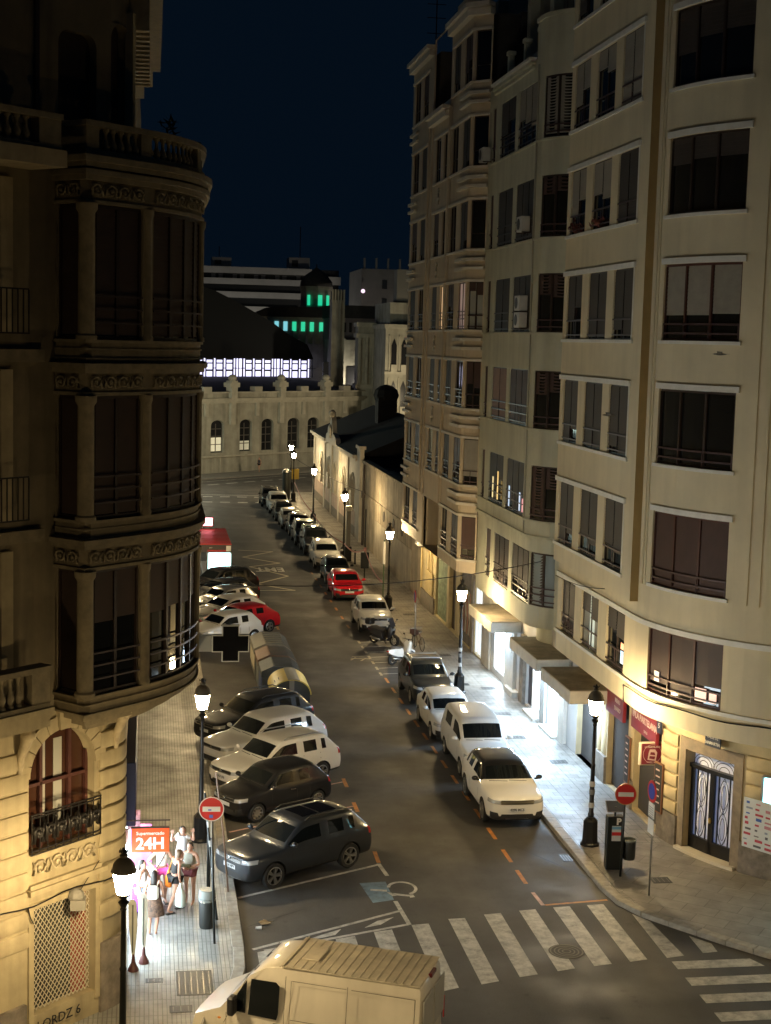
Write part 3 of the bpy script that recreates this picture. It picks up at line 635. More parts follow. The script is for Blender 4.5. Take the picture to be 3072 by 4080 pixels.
def roller(P, ua, ub, z0, z1, dep, parent, xf, step=0.2, m1=None, m2=None):
    """roller shutter: every slat is a piece"""
    o = MB(xf); band(o, P, ua, ub, z0, z1, dep+0.02, dep+0.05, .5); o = o.build('roller_shutter', m1 or SHUT, parent)
    n = int((z1-z0)/step)
    for k in range(n):
        z = z0+step*k; s = MB(xf); s.loft([[P(u, z, dep-0.02), P(u, z+0.03, dep-0.028), P(u, z+step*0.8, dep+0.012), P(u, z+step*0.8, dep+0.022), P(u, z, dep+0.022)] for u in (ua+0.02, ub-0.02)]); s.build('slat', m2 if (m2 and k % 2 == 0) else (m1 or SHUT), o)
        e = MB(xf); e.loft([[P(u, z+0.0, dep-0.030), P(u, z+0.055, dep-0.040), P(u, z+0.055, dep-0.024), P(u, z, dep-0.018)] for u in (ua+0.02, ub-0.02)]); e.build('slat_edge', SLAT_HI, o)
roller(PG, 3.78, 5.9, 0.16, 2.95, 0.28, near, NX); roller(PG, 6.65, 9.02, 0.22, 2.95, 0.28, near, NX)
wd = MB(NX); band(wd, PG, 0.06, 2.54, 0.14, 3.34, 0.24, 0.30); wd = wd.build('garage_door', mat('dark stained timber', (0.10, 0.075, 0.05), 0.6, noise=(3, .3)), near)
for q in range(10):
    s = MB(NX); band(s, PG, 0.1+0.245*q, 0.325+0.245*q, 0.18, 3.3, 0.215, 0.242); s.build('plank', mat('dark stained timber', (0.10, 0.075, 0.05), 0.6), wd)
# iron double door
LITROOM = mat_emit('lit hallway', (0.30, 0.46, 0.95), 0.11)
dr = MB(NX); band(dr, PG, 10.5, 12.4, 0.24, 3.2, 0.33, 0.34, .5); dr.build('hallway_light', LITROOM, near)
BLKIRON = mat('black ironwork', (0.012, 0.012, 0.013), 0.35, 0.3)
dm = MB(NX)
for a, b2 in ((10.5, 10.62), (11.36, 11.54), (12.28, 12.4)): band(dm, PG, a, b2, 0.22, 2.7, 0.2, 0.28)
band(dm, PG, 10.5, 12.4, 0.22, 0.62, 0.2, 0.28, .5); band(dm, PG, 10.5, 12.4, 2.66, 2.78, 0.14, 0.30, .5)
for a, b2 in ((10.78, 10.81), (11.2, 11.23), (11.68, 11.71), (12.1, 12.13)): band(dm, PG, a, b2, 0.6, 2.68, 0.22, 0.26)
dm = dm.build('iron_door', BLKIRON, near)
for cu in (10.99, 11.9):
    for cz, hh in ((1.1, .46), (2.05, .5)):
        for sx in (0.085, 0.17):
            s = MB(NX); s.tube([PG(cu+sx*math.cos(a)*1.0, cz+hh*(1 if sx > .1 else .72)*math.sin(a), 0.23) for a in [q*math.pi/8 for q in range(17)]], 0.010, 4); s.build('iron_scroll', BLKIRON, dm)
    for sg in (1, -1):
        s = MB(NX); s.tube([PG(cu+0.19*math.sin(q*math.pi/6)*sg, 0.62+2.0*q/12, 0.235) for q in range(13)], 0.010, 4); s.build('iron_scroll', BLKIRON, dm)
for sg in (1, -1):
    for rr in (0.22, 0.38, 0.5):
        s = MB(NX); s.tube([PG(11.45+sg*(0.42+rr*math.cos(a)*.9), 2.8+rr*0.75*math.sin(a)*.9, 0.24) for a in [q*math.pi/9*(1.0 if rr > .3 else 1.6) for q in range(10)]], 0.011, 4); s.build('iron_scroll', BLKIRON, dm)
kb = MB(NX); c_ = PG(11.45, 1.25, 0.17); kb.ball(c_, 0.05, .05, .09); kb.build('door_knob', mat('old brass', (0.55, 0.40, 0.14), 0.35, 0.9), dm)
ss = MB(NX); band(ss, PG, 10.3, 12.6, 0.12, 0.225, -0.18, 0.3, .4); ss.build('door_step', mat('pale marble step', (0.62, 0.58, 0.5), 0.5), near, smooth=30)
ds = MB(NX)
for a, b2 in ((10.22, 10.5), (12.4, 12.7)): band(ds, PG, a, b2, 0.1, 3.2, -0.03, 0.04)
band(ds, PG, 10.22, 12.7, 3.2, 3.55, -0.03, 0.04, .5); ds.build('door_surround', mat('brown stone surround', (0.26, 0.21, 0.15), 0.7, noise=(3, .35)), near, smooth=30)
# lit shop at the frame edge
sl = MB(NX); band(sl, PG, 15.2, 17.5, 0.3, 3.3, 0.3, 0.31, .5); sl.build('lit_shop_window', mat_emit('cool shop light', (0.75, 0.92, 1.0), 2.2), near)
# ------------------------------------------------------------------ middle grey-green building
MBASE = (14.6, 61.0, 0.0); mid = roots('apartment_building', 'pale grey-green apartment building with rounded corner bay, middle of the right row', MBASE); MX = Matrix.Translation(-Vector(MBASE))
aM = arc_pts(16.5, 57.4, 1.9, math.pi, math.pi+R(90), 12); PM = path_fn([(14.6, 66.3)]+aM); U0 = 66.3
PM1 = path_fn([(14.68, 66.3)]+arc_pts(16.5, 57.4, 1.82, math.pi, math.pi+R(90), 12))
MS = [4.84, 8.2, 11.75, 15.45, 19.05, 22.75]; MH = [6.94, 10.32, 13.98, 17.68, 21.36, 25.05]
mw = [(65.5, 64.93), (64.0, 61.35), (60.76, 57.8)]; CW = (9.35, 11.75)
w = MB(MX); ops = [(U0-a, U0-b, MS[k], MH[k]) for a, b in mw for k in range(1, 6)]+[(CW[0], CW[1], MS[k], MH[k]) for k in range(1, 6)]
wall_grid(w, PM, 0, PM.length, 7.55, 25.9, ops, 0.09, du=0.5); w.quad((14.6, 66.3, 7.55), (14.6, 57.4, 7.55), (14.7, 57.4, 7.55), (14.7, 66.3, 7.55)); w.build('upper_wall', GREENISH, mid, smooth=30)
w = MB(MX); mw1 = [(64.5, 63.6), (62.9, 60.2), (59.6, 57.0)]
wall_grid(w, PM1, 0, PM1.length, 4.0, 7.55, [(U0-a, U0-b, MS[0], MH[0]) for a, b in mw1]+[(CW[0]+.05, CW[1]-.05, MS[0], MH[0])], 0.09, du=0.5)
n = 24
for i in range(n): ua = PM1.length*i/n; ub = PM1.length*(i+1)/n; w.quad(PM1(ua, 4.0, 0), PM1(ub, 4.0, 0), (16.6, PM1(ub, 0, 0)[1], 4.0), (16.6, PM1(ua, 0, 0)[1], 4.0))
w.build('first_floor_wall', GREENISH, mid, smooth=30)
led = MB(MX); band(led, PM, 0, PM.length, 7.47, 7.60, -0.05, 0.12, .4); led.build('ledge', GREENISH, mid, smooth=30)
for k in range(1, 6): led = MB(MX); band(led, PM, 0, PM.length, MS[k]-0.09, MS[k]-0.003, -0.045, 0.2, .4); led.build('window_sill', GREENISH, mid, smooth=30)
# the wall behind the rounded bay and the core
MB(MX).box(15.9, 30, 52.3, 66.2, 0, 25.6).box(17.0, 30, 53.0, 66.2, 25.6, 29.5).build('building_core', ROOFD, mid)
MB(MX).quad((15.5, 52.2, 4.0), (15.5, 66.2, 4.0), (15.5, 66.2, 25.6), (15.5, 52.2, 25.6)).build('recessed_wall', GREENISH, mid)
bt = {1: (0.62, 0.88), 2: (0.97, 0.97), 3: (0.97, 0.97), 4: (0.97, 0.97), 5: (0.5, 0.55)}
for k in range(1, 6):
    window(mid, MBASE, (14.66, 65.5, MS[k]), R(-90), 0.57, MH[k]-MS[k], 1, 0.9, 2, FRAME_D, BLIND_B)
    for j, (a, b) in enumerate(mw[1:]):
        bm_ = {2: (mat('pinkish drawn blind', (0.30, 0.20, 0.18), 0.7, noise=(2, .2)), BLIND_B), 5: (BLIND_G, BLIND_P)}.get(k, (BLIND_G, BLIND_G))[j]
        window(mid, MBASE, (14.66, a, MS[k]), R(-90), a-b, MH[k]-MS[k], 3 if j else 2, bt[k][j], 3, FRAME_D, bm_)
    curved_window(mid, MBASE, PM, CW[0]+.01, CW[1]-.01, MS[k], MH[k], 0.08, 3, {1: (.95, .4, .95), 2: (.4, .35, .3), 3: (.35, .4, .3), 4: (.3, .25, .9), 5: (.97, .97, .97)}[k], FRAME_D, BLIND_P if k == 5 else BLIND_B, 2)
window(mid, MBASE, (14.74, 64.5, MS[0]), R(-90), 0.9, 2.1, 1, 0.5, 3, FRAME_D, BLIND_B)
for j, (a, b) in enumerate(mw1[1:]): window(mid, MBASE, (14.74, a, MS[0]), R(-90), a-b, 2.1, 3, (0.88, 0.72)[j], 3, FRAME_W if j == 0 else FRAME_D, BLIND_G, curl=True)
curved_window(mid, MBASE, PM1, CW[0]+.06, CW[1]-.06, MS[0], MH[0], 0.08, 3, (0.97, 0.0, 0.97), FRAME_D, BLIND_G, 3, curtain=mat('bluish curtain', (0.28, 0.33, 0.34), 0.9))
for y, z0, z1, c in ((63.2, 8.4, 9.3, (1, .75, .3)), (62.3, 8.4, 9.6, (1, .6, .15)), (60.2, 8.35, 9.2, (.55, .75, 1)), (58.4, 8.35, 9.1, (.6, .75, 1)), (57.9, 8.35, 8.9, (1, .3, .35))):
    MB(MX).box(14.60, 14.606, y-0.10, y+0.10, z0, z1).build('window_glow', mat_emit('room glow %.1f' % y, c, 0.55), mid)
# outdoor units
def ac_unit(root, xf, x, y, z):
    o = MB(xf).bevbox(x, x+0.34, y-0.42, y+0.42, z, z+0.6, 0.02).build('air_conditioner', mat('white enamel', (0.62, 0.62, 0.60), 0.4, noise=(4, .1)), root)
    MB(xf).lathe([(0.22, -0.012), (0.22, 0.0), (0.02, 0.0)], 16, (x, y+0.1, z+0.3), axis='x').build('fan_grille', mat('dark grille', (0.05, 0.05, 0.05), 0.5), o)
    MB(xf).box(x+0.05, x+0.3, y-0.5, y-0.45, z-0.06, z-0.02).box(x+0.02, x+0.5, y-0.4, y-0.36, z-0.05, z-0.004).box(x+0.02, x+0.5, y+0.36, y+0.4, z-0.05, z-0.004).build('bracket', RAIL, o)
ac_unit(mid, MX, 14.25, 58.6, 15.62); ac_unit(mid, MX, 14.25, 58.6, 16.28); ac_unit(mid, MX, 14.25, 58.7, 19.35); ac_unit(mid, MX, 14.2, 66.0, 22.85)
pp = MB(MX); pp.tube([(14.57, 57.62, 15.5), (14.56, 57.62, 25.6)], 0.04, 6); pp.tube([(14.57, 57.5, 7.6), (14.57, 57.5, 15.4)], 0.03, 6); pp.build('down_pipe', mat('painted pipe', (0.36, 0.35, 0.28), .6), mid)
st_ = MB(MX); st_.quad((14.592, 57.95, 16.2), (14.592, 57.55, 16.1), (14.592, 57.55, 17.3), (14.592, 57.85, 17.4)); st_.build('soot_stain', mat('soot', (0.05, 0.045, 0.04), 0.9), mid)
# roof terrace: stepped cornice, parapet with posts, set-back attic
for z0, z1, d in ((25.55, 25.66, -0.12), (25.70, 25.82, -0.2), (25.86, 25.98, -0.28)): led = MB(MX); band(led, PM, 1.3, 8.0, z0, z1, d, 0.2); led.build('cornice', CREAM_W if z0 > 25.8 else GREENISH, mid)
led = MB(MX); band(led, PM, 8.2, PM.length, 25.9, 27.25, 0.0, 0.25, .4); band(led, PM, 8.2, PM.length, 27.2, 27.36, -0.07, 0.3, .4); led.build('parapet', GREENISH, mid, smooth=30)
led = MB(MX)
for y in (63.7, 60.9, 58.5): led.bevbox(14.75, 15.0, y-0.13, y+0.13, 26.0, 27.0, .02); led.bevbox(14.70, 15.05, y-0.18, y+0.18, 27.0, 27.18, .02)
led.box(14.8, 14.95, 58.4, 63.8, 26.15, 26.32); led.build('parapet_post', GREENISH, mid)
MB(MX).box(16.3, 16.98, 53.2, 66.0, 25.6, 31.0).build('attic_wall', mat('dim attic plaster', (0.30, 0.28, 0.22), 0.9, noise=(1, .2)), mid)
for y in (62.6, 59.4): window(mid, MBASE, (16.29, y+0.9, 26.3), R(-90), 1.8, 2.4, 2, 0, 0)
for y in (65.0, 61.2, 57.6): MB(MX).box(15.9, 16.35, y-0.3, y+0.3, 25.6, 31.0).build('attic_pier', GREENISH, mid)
# ground floor shops
def PS(u, z, d=0.0): return (15.5+d, 66.3-u, z)
PS.seg = [(0, 14.1, 15.5, 66.3, 0, -1)]; PS.length = 14.1
S = lambda y: 66.3-y
sops = [(S(65.6), S(63.2), 0.42, 3.0), (S(59.7), S(58.75), 0.2, 2.9), (S(58.6), S(57.05), 0.2, 2.9), (S(56.2), S(54.4), 0.16, 2.9)]
w = MB(MX); wall_grid(w, PS, 0, 14.1, 0.0, 4.02, sops, 0.3); w.build('shop_wall', mat('pale shop cladding', (0.52, 0.51, 0.49), 0.6, noise=(1.5, .12)), mid)
SHOPW = mat_emit('white shop light', (0.60, 0.80, 1.0), 17.0); SHOPS = mat_emit('softer shop light', (0.68, 0.85, 1.0), 18.0)
MB(MX).box(15.72, 15.75, 63.2, 65.6, 0.42, 3.0).build('lit_shop_window', SHOPS, mid)
fr = MB(MX)
for y in (63.2, 64.0, 65.52): fr.box(15.6, 15.72, y, y+0.08, 0.42, 3.0)
fr.build('shop_frame', FRAME_W, mid); MB(MX).box(15.66, 15.69, 63.5, 64.4, 0.6, 2.5).build('display_poster', mat('grey green poster', (0.20, 0.24, 0.22), .7, noise=(2, .5)), mid)
MB(MX).box(15.74, 15.77, 57.05, 58.6, 0.2, 2.9).build('lit_shop_window', SHOPW, mid); MB(MX).box(15.74, 15.77, 54.4, 56.2, 0.16, 2.9).build('lit_shop_window', SHOPW, mid)
fr = MB(MX)
for y in (57.05, 57.8, 58.5, 54.4, 55.5, 56.12): fr.box(15.58, 15.7, y, y+0.07, 0.2, 2.9)
fr.build('shop_frame', FRAME_W, mid); MB(MX).box(15.6, 15.75, 58.75, 59.7, 0.2, 2.9).build('shop_door', mat('dark door', (0.03, 0.022, 0.03), .4), mid)
for a, b, m_ in ((53.5, 54.3, CONC_L), (56.3, 57.0, mat('grey pier', (0.30, 0.30, 0.29), .7)), (61.5, 63.1, CONC_L), (59.8, 60.4, STONE)): MB(MX).box(15.36, 15.55, a, b, 0.1, 3.0).build('pier', m_, mid)
MB(MX).box(15.2, 15.6, 60.9, 62.4, 0.1, 0.35).build('shop_step', CONC_L, mid); MB(MX).box(15.1, 15.6, 56.9, 58.7, 0.1, 0.24).box(15.15, 15.6, 54.3, 56.3, 0.1, 0.2).build('shop_step', CONC_L, mid)
MB(MX).box(15.33, 15.36, 61.75, 62.2, 1.9, 2.7).build('door_sign', mat('white sign', (.6, .6, .58), .5), mid)
drum = MB(MX); drum.lathe([(1.35, 2.95), (1.35, 4.0)], 24, (16.5, 56.9, 0), cap=False); drum.build('rounded_bay_foot', GREENISH, mid, smooth=True)
# concrete canopies
for y0, y1, zt, xf_ in ((60.7, 65.1, 3.42, 14.15), (53.3, 57.6, 3.42, 14.2), (48.25, 52.08, 3.42, 14.05)):
    o = MB(MX).bevbox(xf_, 15.47, y0, y1, zt-0.46, zt-0.02, 0.015).build('concrete_canopy', CONC_L, mid)
    MB(MX).box(xf_+0.03, 15.46, y0+0.03, y1-0.03, zt-0.019, zt).build('canopy_top', CONC, o)
for y0, y1, pw in ((48.9, 51.5, 260), (54.0, 57.0, 160), (61.5, 64.5, 90)):     # strip lights under the canopies
    cl_ = MB(MX).bevbox(14.60, 14.72, y0, y1, 2.90, 2.955, .01).build('canopy_strip_light', mat_emit('strip light tube', (0.62, 0.80, 1.0), 6.0), mid)
    ld = bpy.data.lights.new('canopy_light', 'AREA'); ld.shape = 'RECTANGLE'; ld.size = 0.12; ld.size_y = y1-y0; ld.energy = pw; ld.color = (0.55, 0.76, 1.0); ob = bpy.data.objects.new('canopy_light', ld); COL.objects.link(ob); ob.parent = mid; ob.location = (14.66-MBASE[0], (y0+y1)/2-MBASE[1], 2.89)
MB(MX).box(15.44, 15.5, 53.0, 53.75, 2.95, 4.0).build('graffiti_panel', mat('scrawled panel', (0.40, 0.40, 0.38), .7, noise=(9, .7)), mid)
# ------------------------------------------------------------------ far tan building
FBASE = (13.9, 75.0, 0.0); farb = roots('tan_apartment_building', 'tan apartment building with canted bay and horizontal white fins, far end of right row', FBASE); FX = Matrix.Translation(-Vector(FBASE))
FSl = [5.2, 8.6, 12.05, 15.57, 19.15, 22.76, 26.43]; FH = [7.16, 10.68, 14.15, 17.68, 21.27, 24.9, 28.58]
PF = path_fn([(13.9, 82.25), (13.9, 66.9), (14.62, 66.18)]); fu = lambda y: 82.25-y
sec1 = [(81.6, 79.97), (79.02, 77.6)]; sec2 = [(75.16, 73.86), (72.96, 72.26)]; sec3 = [(70.97, 69.56), (68.52, 66.98)]
CA = (15.35+0.14, 15.35+0.94)
w = MB(FX); ops = [(fu(a), fu(b), FSl[k], FH[k]) for a, b in sec1+sec3 for k in range(7)]+[(CA[0], CA[1], FSl[k], FH[k]) for k in range(7)]
ops += [(fu(a), fu(b), FSl[k], FH[k]) for a, b in sec2 for k in range(1, 6)]+[(fu(76.0), fu(71.6), 4.58, 7.16), (fu(76.2), fu(71.7), 26.15, 29.9)]
wall_grid(w, PF, 0, PF.length, 4.58, 29.7, ops, 0.09); w.quad((13.9, 82.25, 4.58), (13.9, 66.9, 4.58), (15.6, 66.9, 4.58), (15.6, 82.25, 4.58)); w.build('upper_wall', TAN, farb)
MB(FX).quad((13.9, 82.25, 4.58), (17, 82.25, 4.58), (17, 82.25, 29.7), (13.9, 82.25, 29.7)).build('gable_wall', TAN, farb)
MB(FX).box(15.9, 30, 66.3, 84.3, 0, 26.1).box(15.9, 30, 66.3, 71.6, 26.1, 29.4).box(15.9, 30, 76.3, 82.2, 26.1, 29.4).box(14.2, 15.95, 66.9, 71.7, 26.1, 29.4).box(14.2, 15.95, 76.25, 82.2, 26.1, 29.4).build('building_core', ROOFD, farb)
MB(FX).quad((15.45, 71.6, 4.58), (15.45, 76.0, 4.58), (15.45, 76.0, 7.2), (15.45, 71.6, 7.2)).quad((14.1, 76.0, 4.58), (15.5, 76.0, 4.58), (15.5, 76.0, 7.2), (14.1, 76.0, 7.2)).build('loggia_wall', TAN, farb)
for k in range(7):
    for a, b in sec1+(sec2 if 0 < k < 6 else [])+sec3:
        j = (int(a*10)+k*3) % 5
        pane = GLASS_W if (k == 3 and abs(a-72.96) < .01) else (GLASS_P if (k == 3 and abs(a-68.52) < .01) else GLASS)
        window(farb, FBASE, (13.96, a, FSl[k]), R(-90), a-b, FH[k]-FSl[k], 2 if a-b > 1.3 else 1, 0 if pane is not GLASS else (0.95, 0.0, 0.9, 0.6, 0.0)[j], 3 if k < 4 else 0, FRAME_D, BLIND_B if j % 2 else BLIND_G, pane=pane, curl=(k < 2), curtain=2 if (k == 1 and a > 72) else 0)
    # window in the canted face
    c0 = Vector(PF(CA[0], FSl[k], 0.06)); window(farb, FBASE, c0, math.atan2(-1, 1), CA[1]-CA[0], FH[k]-FSl[k], 2 if k in (2, 3) else 1, {0: 0.8, 1: 0.85, 2: 0.5, 3: 0.2}.get(k, 0), 2 if k < 4 else 0, FRAME_D, BLIND_P if k == 1 else BLIND_B, curtain=1 if k == 3 else 0)
    for ua, ub in ((0.2, fu(77.25)), (fu(71.3), PF.length-0.02)) + (((fu(75.5), fu(71.75)),) if 0 < k < 6 else ()):
        tr = MB(FX); band(tr, PF, ua, ub, FH[k]+0.002, FH[k]+0.12, -0.08, 0.05); tr.build('window_head', TAN_L, farb)
        tr = MB(FX); band(tr, PF, ua-.1, ub, FSl[k]-0.1, FSl[k]-0.002, -0.07, 0.15); tr.build('window_sill', TAN_L, farb)
    if k >= 1:
        zm = (FSl[k]+FH[k-1])/2+0.06
        for dz in (-0.2, 0.2):
            for ua, ub in ((0.0, 1.9), (fu(68.95), PF.length-0.02)):
                tr = MB(FX); band(tr, PF, ua, ub, zm+dz-0.07, zm+dz+0.07, -0.16, 0.03); tr.build('horizontal_fin', TAN_L, farb)
        if 1 < k < 6:
            em_ = MB(FX); em_.tube([(13.86, 74.0+0.12*math.sin(t*2.2), zm-0.35+0.7*t/6) for t in range(7)], 0.07, 6, 0.03); em_.ball((13.86, 74.0, zm+.28), .06, .12, .12); em_.build('plaster_emblem', TAN_L, farb, smooth=True)
for u in (fu(77.1), fu(76.2), fu(71.75), fu(71.35)): tr = MB(FX); band(tr, PF, u, u+0.16, 7.2, 26.0, -0.06, 0.03); tr.build('pilaster', TAN, farb)
for ua, ub, z in ((0, fu(76.3), 29.7), (fu(71.65), PF.length, 29.7), (fu(76.2), fu(71.7), 26.1)):
    tr = MB(FX); band(tr, PF, ua, ub, z-0.5, z-0.22, -0.28, 0.1); tr.build('cornice', TAN_L, farb); tr = MB(FX); band(tr, PF, ua, ub, z-0.18, z+0.02, -0.42, 0.1); tr.build('cornice', TAN_L, farb)
at = MB(FX); at.box(15.4, 15.9, 71.6, 76.3, 26.05, 30.9); at.box(15.0, 15.9, 74.6, 76.3, 26.05, 31.6); at.build('attic_wall', TAN, farb)
MB(FX).box(14.3, 14.42, 71.8, 76.1, 26.15, 26.75).build('terrace_parapet', TAN_L, farb)
lampb = MB(FX); lampb.ball((15.3, 72.2, 27.2), 0.09); lampb.build('terrace_lamp', mat_emit('terrace lamp glow', (1.0, 0.5, 0.14), 5.0), farb)
an = MB(FX); an.tube([(14.8, 81.0, 29.5), (14.8, 81.0, 33.2)], 0.035, 5)
for z in (31.2, 32.0, 32.7): an.tube([(14.3, 81.0, z), (15.3, 81.0, z)], 0.02, 4)
an.build('antenna', RAIL, farb)
MB(FX).box(16.6, 28, 66.6, 72, 29.4, 34).box(17, 28, 76, 82, 29.4, 32).build('roof_block', mat('dim attic plaster', (0.30, 0.28, 0.22), 0.9), farb)
# tan building, street level
def PT(u, z, d=0.0): return (15.5+d, 84.5-u, z)
PT.seg = [(0, 18.2, 15.5, 84.5, 0, -1)]; PT.length = 18.2
T = lambda y: 84.5-y
w = MB(FX); wall_grid(w, PT, 0, 18.2, 0, 4.6, [(T(80.0), T(76.9), 0.2, 3.7), (T(76.4), T(74.6), 0.15, 3.6), (T(73.6), T(70.6), 0.15, 3.8), (T(70.0), T(68.1), 0.2, 3.6)], 0.3)
w.quad((15.5, 84.5, 0), (18, 84.5, 0), (18, 84.5, 4.6), (15.5, 84.5, 4.6)); w.build('ground_floor_wall', mat('yellowish plaster', (0.55, 0.46, 0.27), 0.8, noise=(1.5, .25), streak=(3, .3)), farb)
MB(FX).box(15.62, 15.7, 76.95, 79.95, 0.2, 3.7).build('graffiti_shutter', mat('greenish sprayed shutter', (0.24, 0.30, 0.20), .6, noise=(3.5, .7)), farb)
for q in range(8): MB(FX).box(15.60, 15.62, 77.0+0.36*q, 77.3+0.36*q, 0.25, 3.65).build('panel', mat('greenish sprayed shutter', (0.24, 0.30, 0.20), .6), farb)
MB(FX).box(15.72, 15.78, 74.6, 76.4, 0.15, 3.6).build('dark_doorway', mat('dark door', (0.03, 0.022, 0.03), .4), farb)
MB(FX).box(15.6, 15.66, 70.6, 73.6, 0.15, 3.8).build('painted_shutter', mat('dark sprayed shutter', (0.10, 0.08, 0.075), .6, noise=(2.2, .9)), farb)
gs = [MB(FX) for _ in range(6)]
for q, mb in enumerate(gs):
    y = 73.3-0.42*q; mb.tube([(15.585, y-0.15*math.sin(t), 0.7+0.42*t) for t in range(6)], 0.05, 4); mb.build('painted_stripe', mat('sprayed pale red', (0.42, 0.24, 0.2), .7) if q % 2 else mat('sprayed white', (.5, .48, .45), .7), farb)
MB(FX).box(15.66, 15.7, 68.1, 70.0, 0.2, 3.6).build('lit_shop_window', mat_emit('dim shop light', (0.75, 0.88, 1.0), 2.0), farb)
fr = MB(FX)
for y in (68.1, 68.75, 69.35, 69.93): fr.box(15.55, 15.66, y, y+0.06, 0.2, 3.6)
fr.box(15.55, 15.66, 68.1, 70.0, 1.85, 1.92); fr.build('shop_frame', FRAME_W, farb)
MB(FX).box(15.42, 15.5, 66.4, 68.0, 0.1, 3.9).build('pier', CONC_L, farb); MB(FX).box(15.40, 15.5, 80.2, 84.4, 0.1, 1.0).build('stone_plinth', STONE, farb); MB(FX).box(15.42, 15.5, 70.05, 70.55, 0.1, 3.9).build('stone_pier', STONE, farb)
MB(FX).box(15.40, 15.47, 80.6, 82.6, 1.05, 2.3).build('cable_box', mat('ochre cabinet', (0.50, 0.40, 0.2), .7, noise=(6, .4)), farb)
cb = MB(FX)
for y in (80.9, 81.4, 82.0): cb.tube([(15.45, y, 2.3), (15.45, y, 4.5)], 0.03, 5)
cb.tube([(15.45, 84.2, 0.1), (15.45, 84.2, 4.6)], 0.07, 6); cb.build('conduit', mat('painted conduit', (0.5, 0.4, 0.2), .6), farb)
ac_unit(farb, FX, 14.9, 83.0, 3.6)
# ------------------------------------------------------------------ left corner building with glazed oriel
LBASE = (-0.5, 32.8, 0.0); left = roots('ornate_corner_building', 'dark ornate stone corner building with glazed rounded oriel and balustrade, on the left', LBASE); LX = Matrix.Translation(-Vector(LBASE))
q2 = math.sqrt(0.5); tt = 0.414*0.9
PL = path_fn([(-0.5-9*q2, 32.8-9*q2)]+arc_pts(-0.5-0.9, 32.8+tt, 0.9, R(-45), 0, 6)+[(-0.5, 70)])
lu = lambda u: u+9-0.0          # chamfer coordinate (0 at the corner) -> path length
LSTONE_U = mat('dimmed dirty upper limestone', (0.23, 0.19, 0.12), 0.85, noise=(1.3, 0.25), bump=(22, .25, .008), streak=(3.0, 0.3)); LSTONE_V = mat('dimmed dirty carved limestone', (0.25, 0.21, 0.135), 0.85, noise=(4, 0.3), bump=(30, .3, .006))  # dirty old stone, colour also lowered where less lamp light reaches
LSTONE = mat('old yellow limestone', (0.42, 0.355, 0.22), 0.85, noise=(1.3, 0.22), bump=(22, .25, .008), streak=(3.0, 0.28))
LSTONE2 = mat('old yellow limestone blocks', (0.44, 0.37, 0.23), 0.85, noise=(2.5, 0.18), bump=(26, .25, .006), streak=(4, .2))
LSTONE3 = mat('carved limestone', (0.46, 0.39, 0.26), 0.85, noise=(4, 0.3), bump=(30, .3, .006))
w = MB(LX); AR = (-2.67, -0.86)
wall_grid(w, PL, 0, PL.length, 0.0, 7.2, [(lu(AR[0]), lu(AR[1]), 4.2, 6.73), (lu(-2.56), lu(-0.83), 0.68, 3.02)], 0.32, du=1.2)
w.build('ground_floor_wall', LSTONE, left, smooth=30)
cu_, rr_, zs_ = (AR[0]+AR[1])/2, (AR[1]-AR[0])/2, 5.82
for sg in (1, -1):      # spandrels that close the arch
    sp = MB(LX); pts = [(cu_+sg*rr_*math.cos(a), zs_+rr_*math.sin(a)) for a in [q*math.pi/20 for q in range(11)]]; pts += [(cu_, 6.75), (cu_+sg*rr_, 6.75)]
    f_ = [PL(lu(u), z, 0.0) for u, z in pts]; b_ = [PL(lu(u), z, 0.32) for u, z in pts]; sp.loft([f_, b_]); sp.build('spandrel', LSTONE, left)
n = 11
for k in range(n):      # arch stones
    a0 = math.pi*k/n+0.012; a1 = math.pi*(k+1)/n-0.012; mb = MB(LX); r_o = rr_+0.30+(0.12 if k == n//2 else 0)
    ring = [[(cu_+rr_*math.cos(a), zs_+rr_*math.sin(a)) for a in (a0, (a0+a1)/2, a1)], [(cu_+r_o*math.cos(a), zs_+r_o*math.sin(a)) for a in (a1, (a0+a1)/2, a0)]]
    pts = ring[0]+ring[1]; mb.loft([[PL(lu(u), z, -0.05-(0.05 if k == n//2 else 0)) for u, z in pts], [PL(lu(u), z, 0.04) for u, z in pts]]); mb.build('arch_stone', LSTONE2, left)
blocks(PL, lu(-4.4), lu(-2.72), 2.2, 6.45, 10, 0.06, LSTONE2, left, LX, rnd=False); blocks(PL, lu(-0.74), lu(0.55), 2.2, 6.45, 10, 0.06, LSTONE2, left, LX, rnd=False)
mb = MB(LX); band(mb, PL, lu(-4.4), lu(-2.8), 0.2, 1.05, -0.10, 0.03); mb.build('stone_panel', STONE, left); mb = MB(LX); band(mb, PL, lu(-0.7), lu(0.6), 0.1, 1.7, -0.07, 0.03, .2); mb.build('stone_panel', STONE, left, smooth=30)
for ua, ub, z0, z1, d in ((-2.75, -0.6, 3.36, 3.47, -0.16), (-2.7, -0.72, 3.47, 3.56, -0.10), (-2.7, -2.56, 0.5, 3.05, -0.04), (-0.83, -0.7, 0.5, 3.05, -0.04), (-2.75, -0.65, 3.02, 3.14, -0.05)):
    mb = MB(LX); band(mb, PL, lu(ua), lu(ub), z0, z1, d, 0.03); mb.build('moulding', LSTONE2, left)
